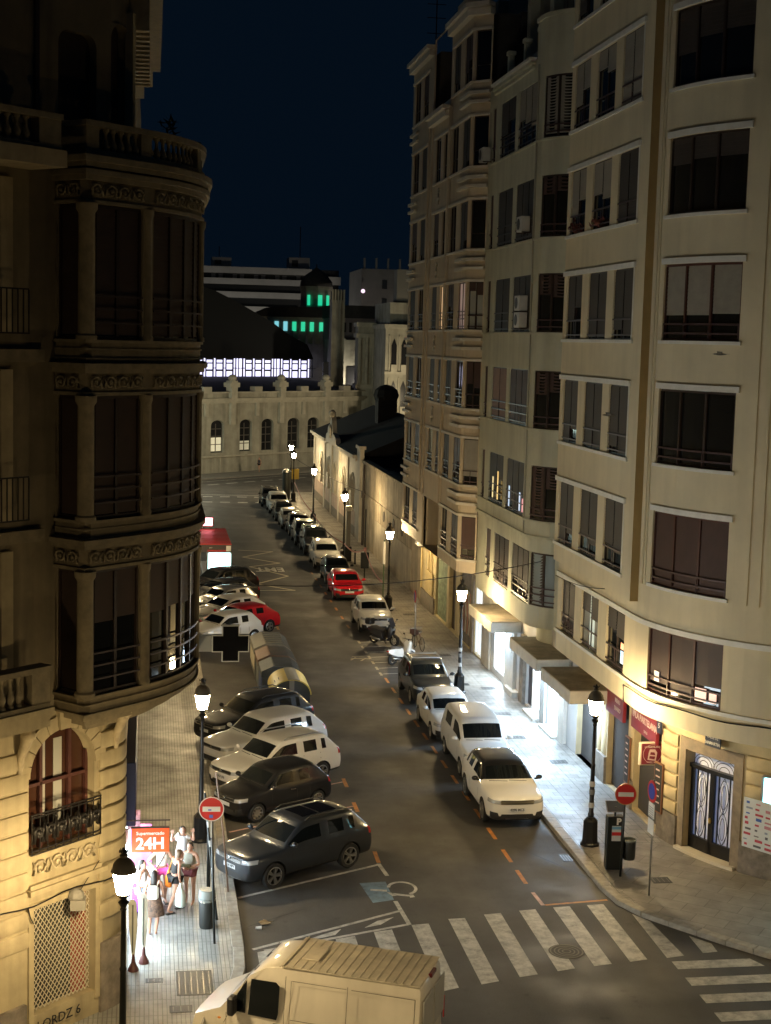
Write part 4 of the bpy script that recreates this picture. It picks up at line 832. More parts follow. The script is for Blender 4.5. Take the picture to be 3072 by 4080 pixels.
# carved relief
def scrolls(P, u0, u1, z0, z1, n, d, material, parent, xf, name='carved_relief'):
    mb = MB(xf); wdt = (u1-u0)/n; h = z1-z0
    for k in range(n):
        c = u0+wdt*(k+0.5); sg = 1 if k % 2 else -1; path = []
        for t in range(15): a = t*0.62; r_ = (1-t/17)*min(wdt*0.44, h*0.42); path.append(P(c+sg*r_*math.cos(a), (z0+z1)/2+r_*math.sin(a), d-0.02))
        mb.tube(path, h*0.075, 5, h*0.05)
        for e in (-1, 1): mb.tube([P(c+e*wdt*0.42, z0+h*0.2, d), P(c+e*wdt*0.3, z0+h*0.55, d-0.03), P(c+e*wdt*0.45, z0+h*0.85, d-0.01)], h*0.09, 5, h*0.03)
        mb.ball(P(c, (z0+z1)/2, d-0.01), h*0.11, h*0.11, h*0.11, 6, 4)
    return mb.build(name, material, parent, smooth=True)
scrolls(PL, lu(-2.6), lu(-0.85), 3.66, 4.1, 4, -0.03, LSTONE3, left, LX)
for uu in (-2.95, -0.28):   # carved brackets that carry the oriel
    mb = MB(LX); mb.tube([PL(lu(uu), 7.05, -0.30), PL(lu(uu), 6.7, -0.25), PL(lu(uu), 6.35, -0.08), PL(lu(uu)+.02, 6.0, -0.04)], 0.16, 7, 0.05); mb.ball(PL(lu(uu), 6.85, -.32), .16, .16, .14); mb.build('carved_bracket', LSTONE3, left, smooth=True)
# arched window with iron balcony
aw = MB(LX)
for ua, ub in ((AR[0], AR[0]+0.07), (AR[1]-0.07, AR[1]), (-2.2, -2.12), (-1.41, -1.33)): band(aw, PL, lu(ua), lu(ub), 4.2, 5.82+math.sqrt(max(0, rr_**2-((ua+ub)/2-cu_)**2))-0.01, 0.2, 0.28)
band(aw, PL, lu(AR[0]), lu(AR[1]), 5.55, 5.62, 0.2, 0.28); aw = aw.build('window', FRAME_R, left)
ap = MB(LX); band(ap, PL, lu(AR[0]), lu(AR[1]), 4.2, 6.73, 0.3, 0.31); ap.build('pane', mat('amber dim glass', (0.055, 0.022, 0.012), 0.12), aw)
ac_ = MB(LX)
for ua, ub in ((-2.05, -1.98), (-1.75, -1.52)): band(ac_, PL, lu(ua), lu(ub), 4.5, 6.45, 0.285, 0.295)
ac_.build('curtain', mat('pale net curtain', (.40, .40, .36), .9), aw)
IRONB = mat('black wrought iron', (0.016, 0.014, 0.013), 0.45, 0.3)
rl = MB(LX)
for z in (4.22, 4.3, 5.0, 5.06): band(rl, PL, lu(-2.72), lu(-0.78), z, z+0.028, -0.14, -0.11)
for k in range(10): u = -2.7+1.9*k/9; band(rl, PL, lu(u), lu(u)+0.02, 4.22, 5.06, -0.135, -0.115)
rl = rl.build('balcony_railing', IRONB, left)
scrolls(PL, lu(-2.68), lu(-0.82), 4.34, 5.0, 6, -0.12, IRONB, rl, LX, 'iron_scroll')
# diamond grille in front of the closed shop
back = MB(LX); band(back, PL, lu(-2.56), lu(-1.25), 0.68, 3.02, 0.30, 0.31); back.build('shop_interior', mat('dark shop interior', (0.035, 0.035, 0.02), 0.5, noise=(3, .8)), left)
back = MB(LX); band(back, PL, lu(-1.25), lu(-0.83), 0.68, 3.02, 0.28, 0.31); back.build('shop_interior', mat('red shop poster', (0.32, 0.07, 0.04), 0.6, noise=(2.5, .4)), left)
gr = MB(LX); stp = 0.115; nn = int((1.73+2.34)/stp)
for k in range(-int(2.34/stp), int(1.73/stp)+1):
    for sg in (1, -1):
        pts = []
        u_a = -2.56+k*stp if sg > 0 else -0.83-k*stp
        for z in (0.7, 3.0):
            pts.append((u_a+sg*(z-0.7)*0.75, z))
        (ua, za), (ub, zb) = pts
        lo, hi = -2.55, -0.84
        def clip(u1, z1, u2, z2):
            t0, t1 = 0.0, 1.0; du_ = u2-u1
            for bnd, s_ in ((lo, 1), (hi, -1)):
                f1 = (u1-bnd)*s_; f2 = (u2-bnd)*s_
                if f1 < 0 and f2 < 0: return None
                if f1 < 0: t0 = max(t0, f1/(f1-f2))
                elif f2 < 0: t1 = min(t1, f1/(f1-f2))
            return None if t1 <= t0 else ((u1+du_*t0, z1+(z2-z1)*t0), (u1+du_*t1, z1+(z2-z1)*t1))
        cl = clip(ua, za, ub, zb)
        if cl: gr.tube([PL(lu(cl[0][0]), cl[0][1], 0.16), PL(lu(cl[1][0]), cl[1][1], 0.16)], 0.011, 3, cap=False)
tag(gr.build('diamond_grille', mat('galvanised grille', (0.55, 0.50, 0.38), 0.5, 0.1), left), kind='stuff')
mb = MB(LX); mb.ball(PL(lu(-1.5), 3.05, -0.14), 0.18, 0.18, 0.16, 10, 6); mb.box(*[v for pr_ in zip(Vector(PL(lu(-1.5), 0, -0.2))-Vector((.16, .16, 0)), Vector(PL(lu(-1.5), 0, -0.2))+Vector((.16, .16, 0))) for v in pr_][:4], 2.78, 3.0); mb.build('shop_floodlight', mat('grey metal', (0.25, 0.24, 0.21), .5), left)
for u, z, r_ in ((-3.05, 2.46, 0.16), (-0.33, 2.46, 0.16), (-3.05, 4.56, .14)):
    mb = MB(LX); c = Vector(PL(lu(u), z, -0.075)); mb.lathe([(r_, 0), (r_, 0.02), (0.01, 0.02)], 18, (0, 0, 0), axis='y'); o_ = mb.build('round_sticker', mat('pale disc', (.55, .48, .38), .7), left, rotz=0); o_.location = c-Vector(LBASE); o_.rotation_euler = (0, 0, R(45+180))
    for v in o_.data.vertices: pass
    o_.data.transform(Matrix.Translation((c-c))); 
    o_.location = c-Vector(LBASE)
SCRAWL = mat('black marker', (.012, .012, .014), .6)
lettering('LORDZ 6', 0.30, SCRAWL, left, Matrix.Translation(Vector(PL(lu(-1.9), 0.45, -0.075))-Vector(LBASE)) @ Matrix.Rotation(R(45), 4, 'Z') @ Matrix.Rotation(R(90), 4, 'X'), 'graffiti_scrawl')
cab = MB(LX); cab.tube([PL(lu(u), 3.16+0.05*math.sin(u*3), -0.08) for u in [-4.2+0.4*k for k in range(11)]], 0.018, 4); cab.tube([PL(lu(-2.75), 3.1, -.08), PL(lu(-2.7), 2.9, -.09), PL(lu(-2.62), 2.75, -.09)], .015, 4); cab.tube([PL(lu(-1.5), 3.1, -.2), PL(lu(-0.8), 3.62, -.1)], .012, 4); cab.build('loose_cable', IRONB, left)
# ---- oriel
W0 = (-1.9, 31.4); C0 = (-1.27, 30.77); S0 = (-0.16, 31.88); cen = (S0[0]-4.4*q2, S0[1]+4.4*q2)
PO = path_fn([W0, C0, S0]+arc_pts(cen[0], cen[1], 4.4, R(-45), 0, 14)[1:]+[(1.13, 37.5), (-0.5, 37.5)])
OS = [7.55, 11.18, 14.82]; OH = [10.15, 13.70, 17.50]; OU = [(0.06, 0.70), (1.10, 2.44), (2.76, 5.45), (5.75, 8.1)]
w = MB(LX); wall_grid(w, PO, 0, PO.length, 7.15, 18.2, [(a, b, OS[k], OH[k]) for a, b in OU for k in range(3)], 0.22, du=0.35)
for z in (7.15, 18.2):
    poly = [PO(PO.length*i/60, z, 0) for i in range(61)]; w.poly(poly+[(-0.6, 32.7, z)])
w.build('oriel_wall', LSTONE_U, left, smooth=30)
def colz(u, z0, z1, r_, name='round_column'):
    mb = MB(LX); c = PO(u, 0, 0.06); mb.lathe([(r_*1.25, z0), (r_*1.25, z0+.08), (r_, z0+.12), (r_*0.96, z1-.2), (r_*1.25, z1-.12), (r_*1.3, z1)], 14, (c[0], c[1], 0)); mb.build(name, LSTONE_V, left, smooth=40)
for k in range(3):
    for u, r_ in ((0.90, 0.17), (2.60, 0.13), (5.6, 0.12)): colz(u, OS[k], OH[k], r_)
    for z0, z1, d in ((OS[k]-0.40, OS[k]-0.36, -0.05), (OS[k]-0.20, OS[k]-0.17, -0.03), (OS[k]-0.06, OS[k], -0.06)): mb = MB(LX); band(mb, PO, 0, 8.4, z0, z1, d, 0.03, .3); mb.build('ledge_moulding', LSTONE_V, left, smooth=30)
    top = OH[k]+0.45; mb = MB(LX); band(mb, PO, 0, 8.4, OH[k], OH[k]+0.07, -0.05, 0.03, .3); band(mb, PO, 0, 8.4, top, top+0.10, -0.10, 0.03, .3); band(mb, PO, 0, 8.4, top+0.10, top+0.2, -0.17, 0.03, .3); mb.build('cornice_moulding', LSTONE_V, left, smooth=30)
    for a, b, n_ in ((0.05, 0.7, 2), (1.0, 2.45, 4), (2.75, 5.5, 7)): scrolls(PO, a, b, OH[k]+0.09, top-0.02, n_, -0.03, LSTONE_V, left, LX)
    for j, (a, b) in enumerate(OU):
        bl_ = {0: (0.42, 0.4), 1: (0.99,), 2: (0.99,)}[k]
        curved_window(left, LBASE, PO, a+.01, b-.01, OS[k]+.005, OH[k]-.005, 0.09, 1 if j == 0 else (2 if j == 1 else 4), (0.99,) if j == 0 else bl_, FRAME_D, mat('dark brown shutter', (0.065, 0.042, 0.033), .6, noise=(3, .25)), 0)
        if j in (1, 2, 3):
            r_ = MB(LX)
            for z in (0.32, 0.60, 0.86): band(r_, PO, a, b, OS[k]+z, OS[k]+z+0.035, -0.03, 0.0, .3)
            r_.build('window_bar', RAIL, left)
# oriel underside: stepped corbel
for i, (z0, z1, d) in enumerate(((6.98, 7.15, 0.16), (6.8, 6.98, 0.42), (6.62, 6.8, 0.72))):
    mb = MB(LX); poly = [PO(8.4*q/40, 0, d) for q in range(41)]; mb.prism([(p[0], p[1]) for p in poly]+[(-0.9, 37.0), (-0.9, 33.0)], z0, z1); mb.build('corbel_step', LSTONE_V, left)
# balustrade on top of the oriel
def baluster_mesh(h, r_, material, nm='baluster'):
    k = (h, r_, material.name)
    if k not in KM: KM[k] = MB().lathe([(r_*.9, 0), (r_*.9, .06*h), (r_*.5, .12*h), (r_, .30*h), (r_*.85, .42*h), (r_*.38, .62*h), (r_*.42, .85*h), (r_*.75, .9*h), (r_*.8, h)], 10).mesh(nm, material, smooth=50)
    return KM[k]
def balustrade(P, ua, ub, z0, z1, d, n, material, parent, base, xf, pedestals=()):
    mb = MB(xf); band(mb, P, ua, ub, z0, z0+0.10, d-0.02, d+0.26, .3); band(mb, P, ua, ub, z1-0.11, z1, d-0.06, d+0.30, .3); mb.build('balustrade_rail', material, parent, smooth=30)
    for a, b in pedestals: mb = MB(xf); band(mb, P, a, b, z0+0.10, z1-0.11, d, d+0.24, .3); mb.build('pedestal', material, parent)
    for k in range(n):
        u = ua+(ub-ua)*(k+0.5)/n
        if any(a-0.05 < u < b+0.05 for a, b in pedestals): continue
        p = P(u, z0+0.10, d+0.12); inst('baluster', baluster_mesh(round(z1-z0-0.21, 3), 0.085, material), parent, Vector(p)-Vector(base))
for z0, z1, d in ((18.2, 18.3, -0.14), (18.3, 18.42, -0.22), (18.42, 18.55, -0.05)): mb = MB(LX); band(mb, PO, 0, 8.4, z0, z1, d, 0.2, .3); mb.build('cornice_moulding', LSTONE_V, left, smooth=30)
balustrade(PO, 0.0, 8.3, 18.4, 19.1, -0.02, 38, LSTONE_V, left, LBASE, LX, ((0, 0.62), (0.62, 1.22), (2.36, 2.66), (4.7, 5.0), (6.9, 7.3)))
# upper storeys of the chamfer and street walls
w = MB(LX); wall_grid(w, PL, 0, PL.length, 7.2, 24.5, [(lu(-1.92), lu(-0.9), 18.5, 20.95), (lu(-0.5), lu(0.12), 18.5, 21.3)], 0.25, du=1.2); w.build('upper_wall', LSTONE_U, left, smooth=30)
for a, b, z, rs in ((-1.92, -0.9, 20.95, 0.28), (-0.5, 0.12, 21.3, 0.3)):
    mb = MB(LX); band(mb, PL, lu(a), lu(b), 18.5, z, 0.2, 0.24, .3); mb.build('window', mat('near black shutter', (0.045, 0.03, 0.024), .6), left)
    for sg in (1, -1):
        sp = MB(LX); e = b if sg > 0 else a; pts = [(e-sg*rs+sg*rs*math.cos(t), z-rs+rs*math.sin(t)) for t in [q*math.pi/16 for q in range(9)]]+[(e-sg*rs, z+0.01), (e, z+0.01)]; sp.loft([[PL(lu(u), zz_, -0.002) for u, zz_ in pts], [PL(lu(u), zz_, 0.2) for u, zz_ in pts]]); sp.build('spandrel', LSTONE_U, left)
for u in (-2.55,): mb = MB(LX); band(mb, PL, lu(u), lu(u)+0.1, 18.5, 24.5, -0.06, 0.03); mb.build('down_pipe', FRAME_D, left)
for k, (z0, z1, d) in enumerate(((21.95, 22.25, -0.25), (22.3, 22.7, -0.5), (22.75, 23.2, -0.72))): mb = MB(LX); band(mb, PL, lu(0.1), lu(14), z0, z1, d, 0.05, .5); mb.build('roof_cornice', LSTONE_V, left, smooth=30)
for k in range(14): mb = MB(LX); band(mb, PL, lu(0.3+0.55*k), lu(0.52+0.55*k), 21.3, 22.3, -0.42, 0.03); mb.build('cornice_bracket', LSTONE3, left)
mb = MB(LX); band(mb, PL, lu(0.05), lu(0.5), 18.4, 21.6, -0.14, 0.03); mb.build('corner_pilaster', LSTONE2, left)
tw = MB(LX); tw.tube([(0.25, 33.6, 19.15), (1.05, 34.4, 19.18)], 0.035, 5)
for q in range(40): p = Vector((0.3+random.uniform(-.12, .2), 33.7+random.uniform(-.1, .2), 19.1+random.uniform(0, .55))); d = Vector((random.uniform(-1, 1), random.uniform(-1, 1), random.uniform(0, 1))).normalized()*.14; e = d.cross(Vector((.2, .4, 1))).normalized()*.03; tw.quad(p-d, p-e, p+d, p+e)
tw.build('balcony_plant', mat('dark leaves', (.03, .04, .02), .8), left)
# stone balcony on the chamfer, left of the oriel
mb = MB(LX); band(mb, PL, lu(-6), lu(-2.95), 7.15, 7.45, -0.95, 0.05); band(mb, PL, lu(-6), lu(-2.9), 7.45, 7.55, -1.02, 0.05); mb.build('balcony_slab', LSTONE2, left)
balustrade(PL, lu(-6.0), lu(-2.95), 7.55, 8.4, -0.95, 15, LSTONE_V, left, LBASE, LX, ((lu(-3.42), lu(-2.96)), (lu(-6.0), lu(-5.7))))
for z0 in (10.75, 14.35, 18.15): mb = MB(LX); band(mb, PL, lu(-6), lu(-2.4), z0, z0+0.25, -0.16, 0.05); mb.build('string_course', LSTONE_V, left)
balustrade(PL, lu(-6.0), lu(-2.65), 18.4, 19.1, -0.9, 15, LSTONE_V, left, LBASE, LX, ((lu(-3.2), lu(-2.66)),)); mb = MB(LX); band(mb, PL, lu(-6), lu(-2.6), 18.1, 18.42, -1.0, .05); mb.build('balcony_slab', LSTONE2, left)
for z in (7.6, 11.2, 14.9):
    mb = MB(LX); band(mb, PL, lu(-4.9), lu(-3.7), z, z+2.6, -0.004, 0.02); mb.build('window', mat('near black shutter', (0.045, 0.03, 0.024), .6), left)
    for u in (-3.45, -5.15): mb = MB(LX); band(mb, PL, lu(u), lu(u)+0.3, z, z+3.0, -0.1, 0.03); mb.build('pilaster', LSTONE2, left)
for zr in (11.25, 14.9):
    rl = MB(LX); band(rl, PL, lu(-5.4), lu(-3.1), zr, zr+.03, -.5, -.47); band(rl, PL, lu(-5.4), lu(-3.1), zr+.85, zr+.88, -.5, -.47)
    for k in range(18): u = lu(-5.4+2.3*k/17); band(rl, PL, u, u+.02, zr, zr+.85, -.495, -.475)
    rl.build('balcony_railing', IRONB, left)
MB(LX).prism([(-0.8, 70), (-0.8, 33.1), (-7.4, 26.5), (-30, 26.5), (-30, 70)], 0, 24.6).build('building_core', ROOFD, left)
# supermarket front on the street side: lit glazing, navy awning, hanging sign
SUPER = mat_emit('supermarket light', (0.76, 0.93, 1.0), 11.0)
for y0, y1 in ((34.6, 36.3), (36.5, 38.4), (38.7, 41.2)): MB(LX).box(-0.49, -0.47, y0, y1, 0.35, 2.55).build('lit_shop_window', SUPER, left)
mb = MB(LX)
for y in (34.5, 36.4, 38.55, 41.25): mb.box(-0.5, -0.42, y-.06, y+.06, 0.13, 2.9)
mb.build('shop_frame', FRAME_W, left)
MB(LX).bevbox(-0.5, -0.25, 36.3, 41.2, 3.0, 4.6, .02).build('navy_fascia', mat('navy fascia', (0.010, 0.018, 0.075), .7), left)
# boxed awning under the oriel, ochre colour standing in for its glow
bx_ = MB(LX); bx_.prism_xz([(-.42, 6.0), (.62, 6.35), (.62, 5.98), (-.42, 5.55)], 37.9, 38.9); bx_.build('boxed_awning', mat('lit ochre awning box', (0.62, 0.42, 0.14), .6), left)
# ------------------------------------------------------------------ hanging 24-hour sign and pharmacy cross
sg = thing('hanging_shop_sign', 'orange-red hanging shop sign reading Supermercado 24H', 'sign', (-0.5, 36.0, 2.2))
ORG = mat('orange red sign face', (0.75, 0.065, 0.012), 0.45, emit=(1.0, 0.10, 0.02), strength=0.45)
MB().bevbox(0.15, 1.06, -0.05, 0.05, 0.26, 0.86, .01).build('sign_panel', ORG, sg); MB().box(0.145, 1.065, -0.055, 0.055, 0.86, 0.88).box(0.0, 1.08, -0.012, 0.012, 1.03, 1.06).box(0.95, 0.965, -.008, .008, 0.88, 1.03).build('hanger', RAIL, sg)
WLET = mat('pale pink sign lettering', (0.8, 0.55, 0.5), .5, emit=(1.0, .62, .55), strength=0.55)
lettering('Supermercado', 0.115, WLET, sg, upright((0.605, -0.056, 0.735)), bold=.002); lettering('24H', 0.40, WLET, sg, upright((0.605, -0.056, 0.47)), bold=.012)
cr = thing('pharmacy_cross', 'unlit black pharmacy cross sign with white outline on a grey bracket', 'sign', (-0.5, 37.0, 6.5))
def cross_poly(cx, cz, a, b): return [(cx-b, cz-a), (cx+b, cz-a), (cx+b, cz-b), (cx+a, cz-b), (cx+a, cz+b), (cx+b, cz+b), (cx+b, cz+a), (cx-b, cz+a), (cx-b, cz+b), (cx-a, cz+b), (cx-a, cz-b), (cx-b, cz-b)]
CZ = 0.90; CX_ = 2.53
MB().prism_xz(cross_poly(CX_, CZ, .46, .215), -0.05, 0.10).build('cross_body', mat('white sign edge', (.62, .64, .64), .4), cr); MB().prism_xz(cross_poly(CX_, CZ, .435, .19), -0.056, -0.05).build('cross_face', mat('black led panel', (.006, .006, .007), .8, spec=.1), cr)
MB().box(1.72, 2.06, -0.03, 0.08, CZ-.20, CZ+.21).build('bracket_panel', mat('grey sign panel', (.33, .36, .37), .5), cr); MB().box(0, 1.72, 0.0, 0.06, CZ-0.04, CZ+0.04).build('bracket_arm', RAIL, cr)
# ------------------------------------------------------------------ street lamps
LAMP_IRON = mat('black painted cast iron', (0.012, 0.012, 0.012), 0.4, 0.3)
LAMP_GLASS = mat_emit('lantern glass lit', LAMP_COL, LAMP)
_n = LAMP_GLASS.node_tree.nodes; _b = _n['Principled BSDF']; _t = _n.new('ShaderNodeBsdfTransparent'); _m = _n.new('ShaderNodeMixShader'); _m.inputs[0].default_value = 0.5   # half-clear glass
LAMP_GLASS.node_tree.links.new(_t.outputs[0], _m.inputs[1]); LAMP_GLASS.node_tree.links.new(_b.outputs[0], _m.inputs[2]); LAMP_GLASS.node_tree.links.new(_m.outputs[0], _n['Material Output'].inputs[0]); _b.inputs['Emission Strength'].default_value = LAMP*2
LED_D = bpy.data.lights.new('lantern_light', 'AREA'); LED_D.shape = 'DISK'; LED_D.size = 0.34; LED_D.energy = LED_W; LED_D.color = LAMP_COL
def make_lamp():
    root = thing('street_lamp', '', 'street lamp', (0, 0, 0))
    o4 = math.pi/4
    MB().lathe([(0.30, 0), (0.30, 0.06), (0.24, 0.10), (0.22, 0.74), (0.16, 0.80), (0.12, 0.86)], 8).build('pedestal', LAMP_IRON, root, smooth=30)
    MB().lathe([(0.085, 0.84), (0.10, 0.95), (0.075, 1.0), (0.062, 2.4), (0.075, 2.45), (0.055, 2.5), (0.048, 3.62), (0.07, 3.66), (0.045, 3.72)], 12).build('pole', LAMP_IRON, root, smooth=40)
    MB().lathe([(0.05, 3.7), (0.11, 3.80), (0.05, 3.86), (0.15, 3.97), (0.15, 3.985)], 12).build('lantern_cup', LAMP_IRON, root, smooth=40)
    g_ = MB().lathe([(0.135, 3.985), (0.17, 4.15), (0.222, 4.42)], 12).build('lantern_glass', LAMP_GLASS, root, smooth=40)
    fr = MB()
    for k in range(6):
        a = k*math.pi/3; fr.tube([(0.139*math.cos(a), 0.139*math.sin(a), 3.985), (0.174*math.cos(a), .174*math.sin(a), 4.15), (.227*math.cos(a), .227*math.sin(a), 4.42)], 0.008, 4)
    fr.build('lantern_rib', LAMP_IRON, g_)
    MB().lathe([(0.245, 4.415), (0.255, 4.435), (0.235, 4.47), (0.21, 4.57), (0.14, 4.66), (0.07, 4.70), (0.085, 4.75), (0.05, 4.78)], 14).build('lantern_cap', mat('bronze cap', (.05, .042, .03), .6), root, smooth=50)
    ld = bpy.data.objects.new('lantern_light', LED_D); COL.objects.link(ld); ld.parent = root; ld.location = (0, 0, 4.405)
    cr_ = MB().lathe([(0.045, 4.77), (0.08, 4.82), (0.045, 4.85), (0.02, 4.90)], 8)
    for k in range(6): a = k*math.pi/3; cr_.tube([(.08*math.cos(a), .08*math.sin(a), 4.81), (.09*math.cos(a), .09*math.sin(a), 4.87)], .018, 4, .006)
    cr_.build('crown_finial', LAMP_IRON, root)
    return root
lamp0 = make_lamp(); LAMPS = [
 ((13.14, 42.35), 'street lamp with lit lantern beside the parking meter, nearest on right pavement'),
 ((13.14, 61.93), 'street lamp with lit lantern beside the dark car with roof rack'),
 ((13.14, 81.57), 'street lamp with lit lantern behind the two parked motorcycles'),
 ((13.14, 101.2), 'street lamp with lit lantern beside the grey post, in front of low station building'),
 ((13.14, 120.9), 'street lamp with lit lantern at the far left corner of the low station building'),
 ((13.05, 137.3), 'lower of the two overlapping lit street lamps at the far end of the street'),
 ((13.75, 147.6), 'upper of the two overlapping lit street lamps at the far end of the street'),
 ((1.60, 43.58), 'street lamp with lit lantern on the left pavement behind the no-entry sign'),
 ((-0.42, 28.86), 'street lamp in the left foreground, large lit lantern below the shop sign'),
 ((19.5, 26.6), 'street lamp on the corner pavement outside the right edge of the picture'),
 ((4.6, 20.2), 'street lamp on the near side of the crossing below the camera'),
 ((-7.5, 19.5), 'street lamp on the near left pavement outside the picture'),
 ((1.60, 64.5), 'street lamp on the left pavement hidden behind the ornate building, beside the bins'),
 ((1.60, 86.5), 'street lamp on the left pavement hidden behind the ornate building, beside the far angled cars')]
for i, ((x, y), lb) in enumerate(LAMPS):
    o = lamp0 if i == 0 else copy_tree(lamp0)
    o.location = (x, y, 0.13); o.rotation_euler = (0, 0, 0.3*i); o['label'] = lb; o['group'] = 'street lamps with lit lanterns'
for i in (0, 1):     # stickers on the two nearest right posts
    L_ = [o for o in bpy.data.objects if o.name.startswith('street_lamp') and abs(o.location.y-LAMPS[i][0][1]) < .01][0]
    for z, c in ((1.15, (.55, .53, .5)), (1.55, (.2, .2, .2)), (1.8, (.6, .58, .55))): MB().lathe([(0.088, z), (0.085, z+.16)], 12, cap=False).build('sticker', mat('sticker %.2f' % c[0], c, .6), L_)

# ------------------------------------------------------------------ low station outbuilding and yard wall
LBB = (15.5, 126.0, 0.0); low = roots('low_station_building', 'low white station outbuilding with arched openings and carved gable, far right', LBB); WX = Matrix.Translation(-Vector(LBB))
def PW(u, z, d=0.0): return (15.5+d, 142.0-u, z)
PW.seg = [(0, 33, 15.5, 142, 0, -1)]; PW.length = 33
WHITEW = mat('weathered white wall', (0.60, 0.56, 0.48), 0.8, noise=(1.2, .2), streak=(2.5, .3)); PINK = mat('pinkish lower wall', (0.50, 0.38, 0.31), .8, noise=(1.5, .2), streak=(3, .2))
wy = [(137.2, 135.2), (131.6, 129.6), (126.9, 124.7), (121.2, 119.2), (115.9, 113.9)]
w = MB(WX); wall_grid(w, PW, 0, 32.2, 0, 6.3, [(142-a, 142-b, 2.0 if i != 2 else 0.3, 4.4) for i, (a, b) in enumerate(wy)], 0.3); w.quad((15.5, 142, 0), (24, 142, 0), (24, 142, 6.3), (15.5, 142, 6.3)); w.build('front_wall', WHITEW, low)
for i, (a, b) in enumerate(wy):
    cy_ = (a+b)/2; z0 = 2.0 if i != 2 else 0.3
    for sg in (1, -1):
        sp = MB(WX); e = b if sg < 0 else a; rr = (a-b)/2; pts = [(cy_+sg*rr*math.cos(t), 4.4-rr+rr*math.sin(t)) for t in [q*math.pi/12 for q in range(7)]]+[(cy_, 4.41), (e, 4.41)]; sp.loft([[(15.498, y, z) for y, z in pts], [(15.8, y, z) for y, z in pts]]); sp.build('spandrel', WHITEW, low)
    mb = MB(WX); mb.box(15.76, 15.8, b, a, z0, 4.4); mb.build('arched_window', mat('dark timber infill', (.075, .055, .045), .6) if i != 2 else WHITEW, low)
    hm = MB(WX); hm.tube([(15.46, cy_+(rr+.22)*math.cos(t), 4.4-rr+(rr+.4)*math.sin(t)) for t in [q*math.pi/12 for q in range(13)]], 0.09, 5); hm.build('hood_mould', WHITEW, low)
MB(WX).box(15.44, 15.5, 109.8, 142.05, 0.1, 2.0).build('lower_wall_band', PINK, low); MB(WX).box(15.42, 15.44, 109.8, 142.1, 0.1, 0.9).build('stone_plinth', STONE, low)
for y in (142.0, 133.4, 128.3, 122.9, 117.5, 112.0): MB(WX).box(15.38, 15.5, y-0.35, y+0.35, 0.1, 6.2).build('pilaster', WHITEW, low)
MB(WX).box(15.3, 15.6, 109.6, 111.3, 0.1, 7.0).build('end_pier', WHITEW, low); MB(WX).box(15.2, 15.7, 109.4, 111.5, 7.0, 7.25).build('pier_cap', WHITEW, low)
MB(WX).prism_yz([(130.4, 6.2), (122.6, 6.2), (123.2, 6.9), (125.2, 7.2), (126.0, 8.2), (126.5, 8.6), (127.0, 8.2), (127.8, 7.2), (129.8, 6.9)], 15.1, 15.5).build('carved_gable', WHITEW, low)
gb = MB(WX); gb.ball((15.2, 126.5, 8.75), .3, .3, .35); gb.ball((15.0, 126.5, 7.3), .15, .8, .6); gb.build('gable_ornament', WHITEW, low, smooth=True)
for a, b in ((142.3, 130.5), (122.5, 111.5)): MB(WX).box(15.0, 15.7, b, a, 6.2, 6.45).box(15.2, 15.6, b, a, 6.0, 6.2).build('eave_cornice', WHITEW, low)
TILE = mat('dark roof tiles', (0.035, 0.033, 0.032), .85, noise=(3, .4), bump=(6, .6, .05))
MB(WX).prism_xz([(15.3, 6.46), (21, 8.9), (27, 6.4)], 110.5, 142.2).build('roof', TILE, low)
ch = MB(WX); ch.box(19.0, 20.6, 126.0, 127.8, 8.0, 10.2); ch.ball((19.8, 126.9, 10.4), 1.1, 1.1, .9); ch.build('roof_vent', TILE, low)
MB(WX).box(16, 26.5, 110.5, 141.8, 0, 6.3).build('building_core', ROOFD, low)
yard = thing('yard_wall', 'tall weathered plaster yard wall between tan building and station outbuilding', 'wall', (15.5, 97, 0)); YX = Matrix.Translation((-15.5, -97, 0))
WORN = mat('worn plaster wall', (0.40, 0.34, 0.25), .85, noise=(0.8, .45), bump=(12, .3, .015), streak=(1.8, .45))
MB(YX).box(15.52, 15.9, 84.6, 109.5, 0, 6.05).build('wall_face', WORN, yard); MB(YX).box(15.44, 15.98, 84.6, 109.5, 6.05, 6.25).build('coping', WORN, yard); MB(YX).box(15.45, 15.52, 84.6, 109.5, 3.85, 3.95).build('string_course', WORN, yard)
MB(YX).box(15.49, 15.52, 88, 103, 0.1, 2.6).build('repainted_band', mat('patched plaster', (.46, .41, .33), .85, noise=(0.7, .35), streak=(2, .3)), yard)
for y in (91.6, 94.9, 99.0):
    mb = MB(YX); mb.lathe([(0.35, 0), (0.35, 0.1), (.01, .1)], 12, (15.48, y, 3.3), axis='x'); mb.build('round_vent', mat('dark vent', (.05, .04, .035), .7), yard)
mb = MB(YX); mb.tube([(15.4, 108.2, 0.1), (15.4, 108.2, 6.0)], .10, 6); mb.box(15.25, 15.5, 108.0, 108.4, 3.6, 4.1); mb.build('down_pipe', mat('dark pipe', (.06, .05, .045), .6), yard)
shed = thing('yard_shed_roof', 'dark flat shed roof behind the weathered yard wall', 'roof', (20, 97, 0)); MB(Matrix.Translation((-20, -97, 0))).box(16.2, 24, 85, 109, 0, 5.7).build('shed_body', ROOFD, shed); MB(Matrix.Translation((-20, -97, 0))).box(16.4, 16.9, 92, 104, 5.7, 5.95).build('roof_ridge', WORN, shed)

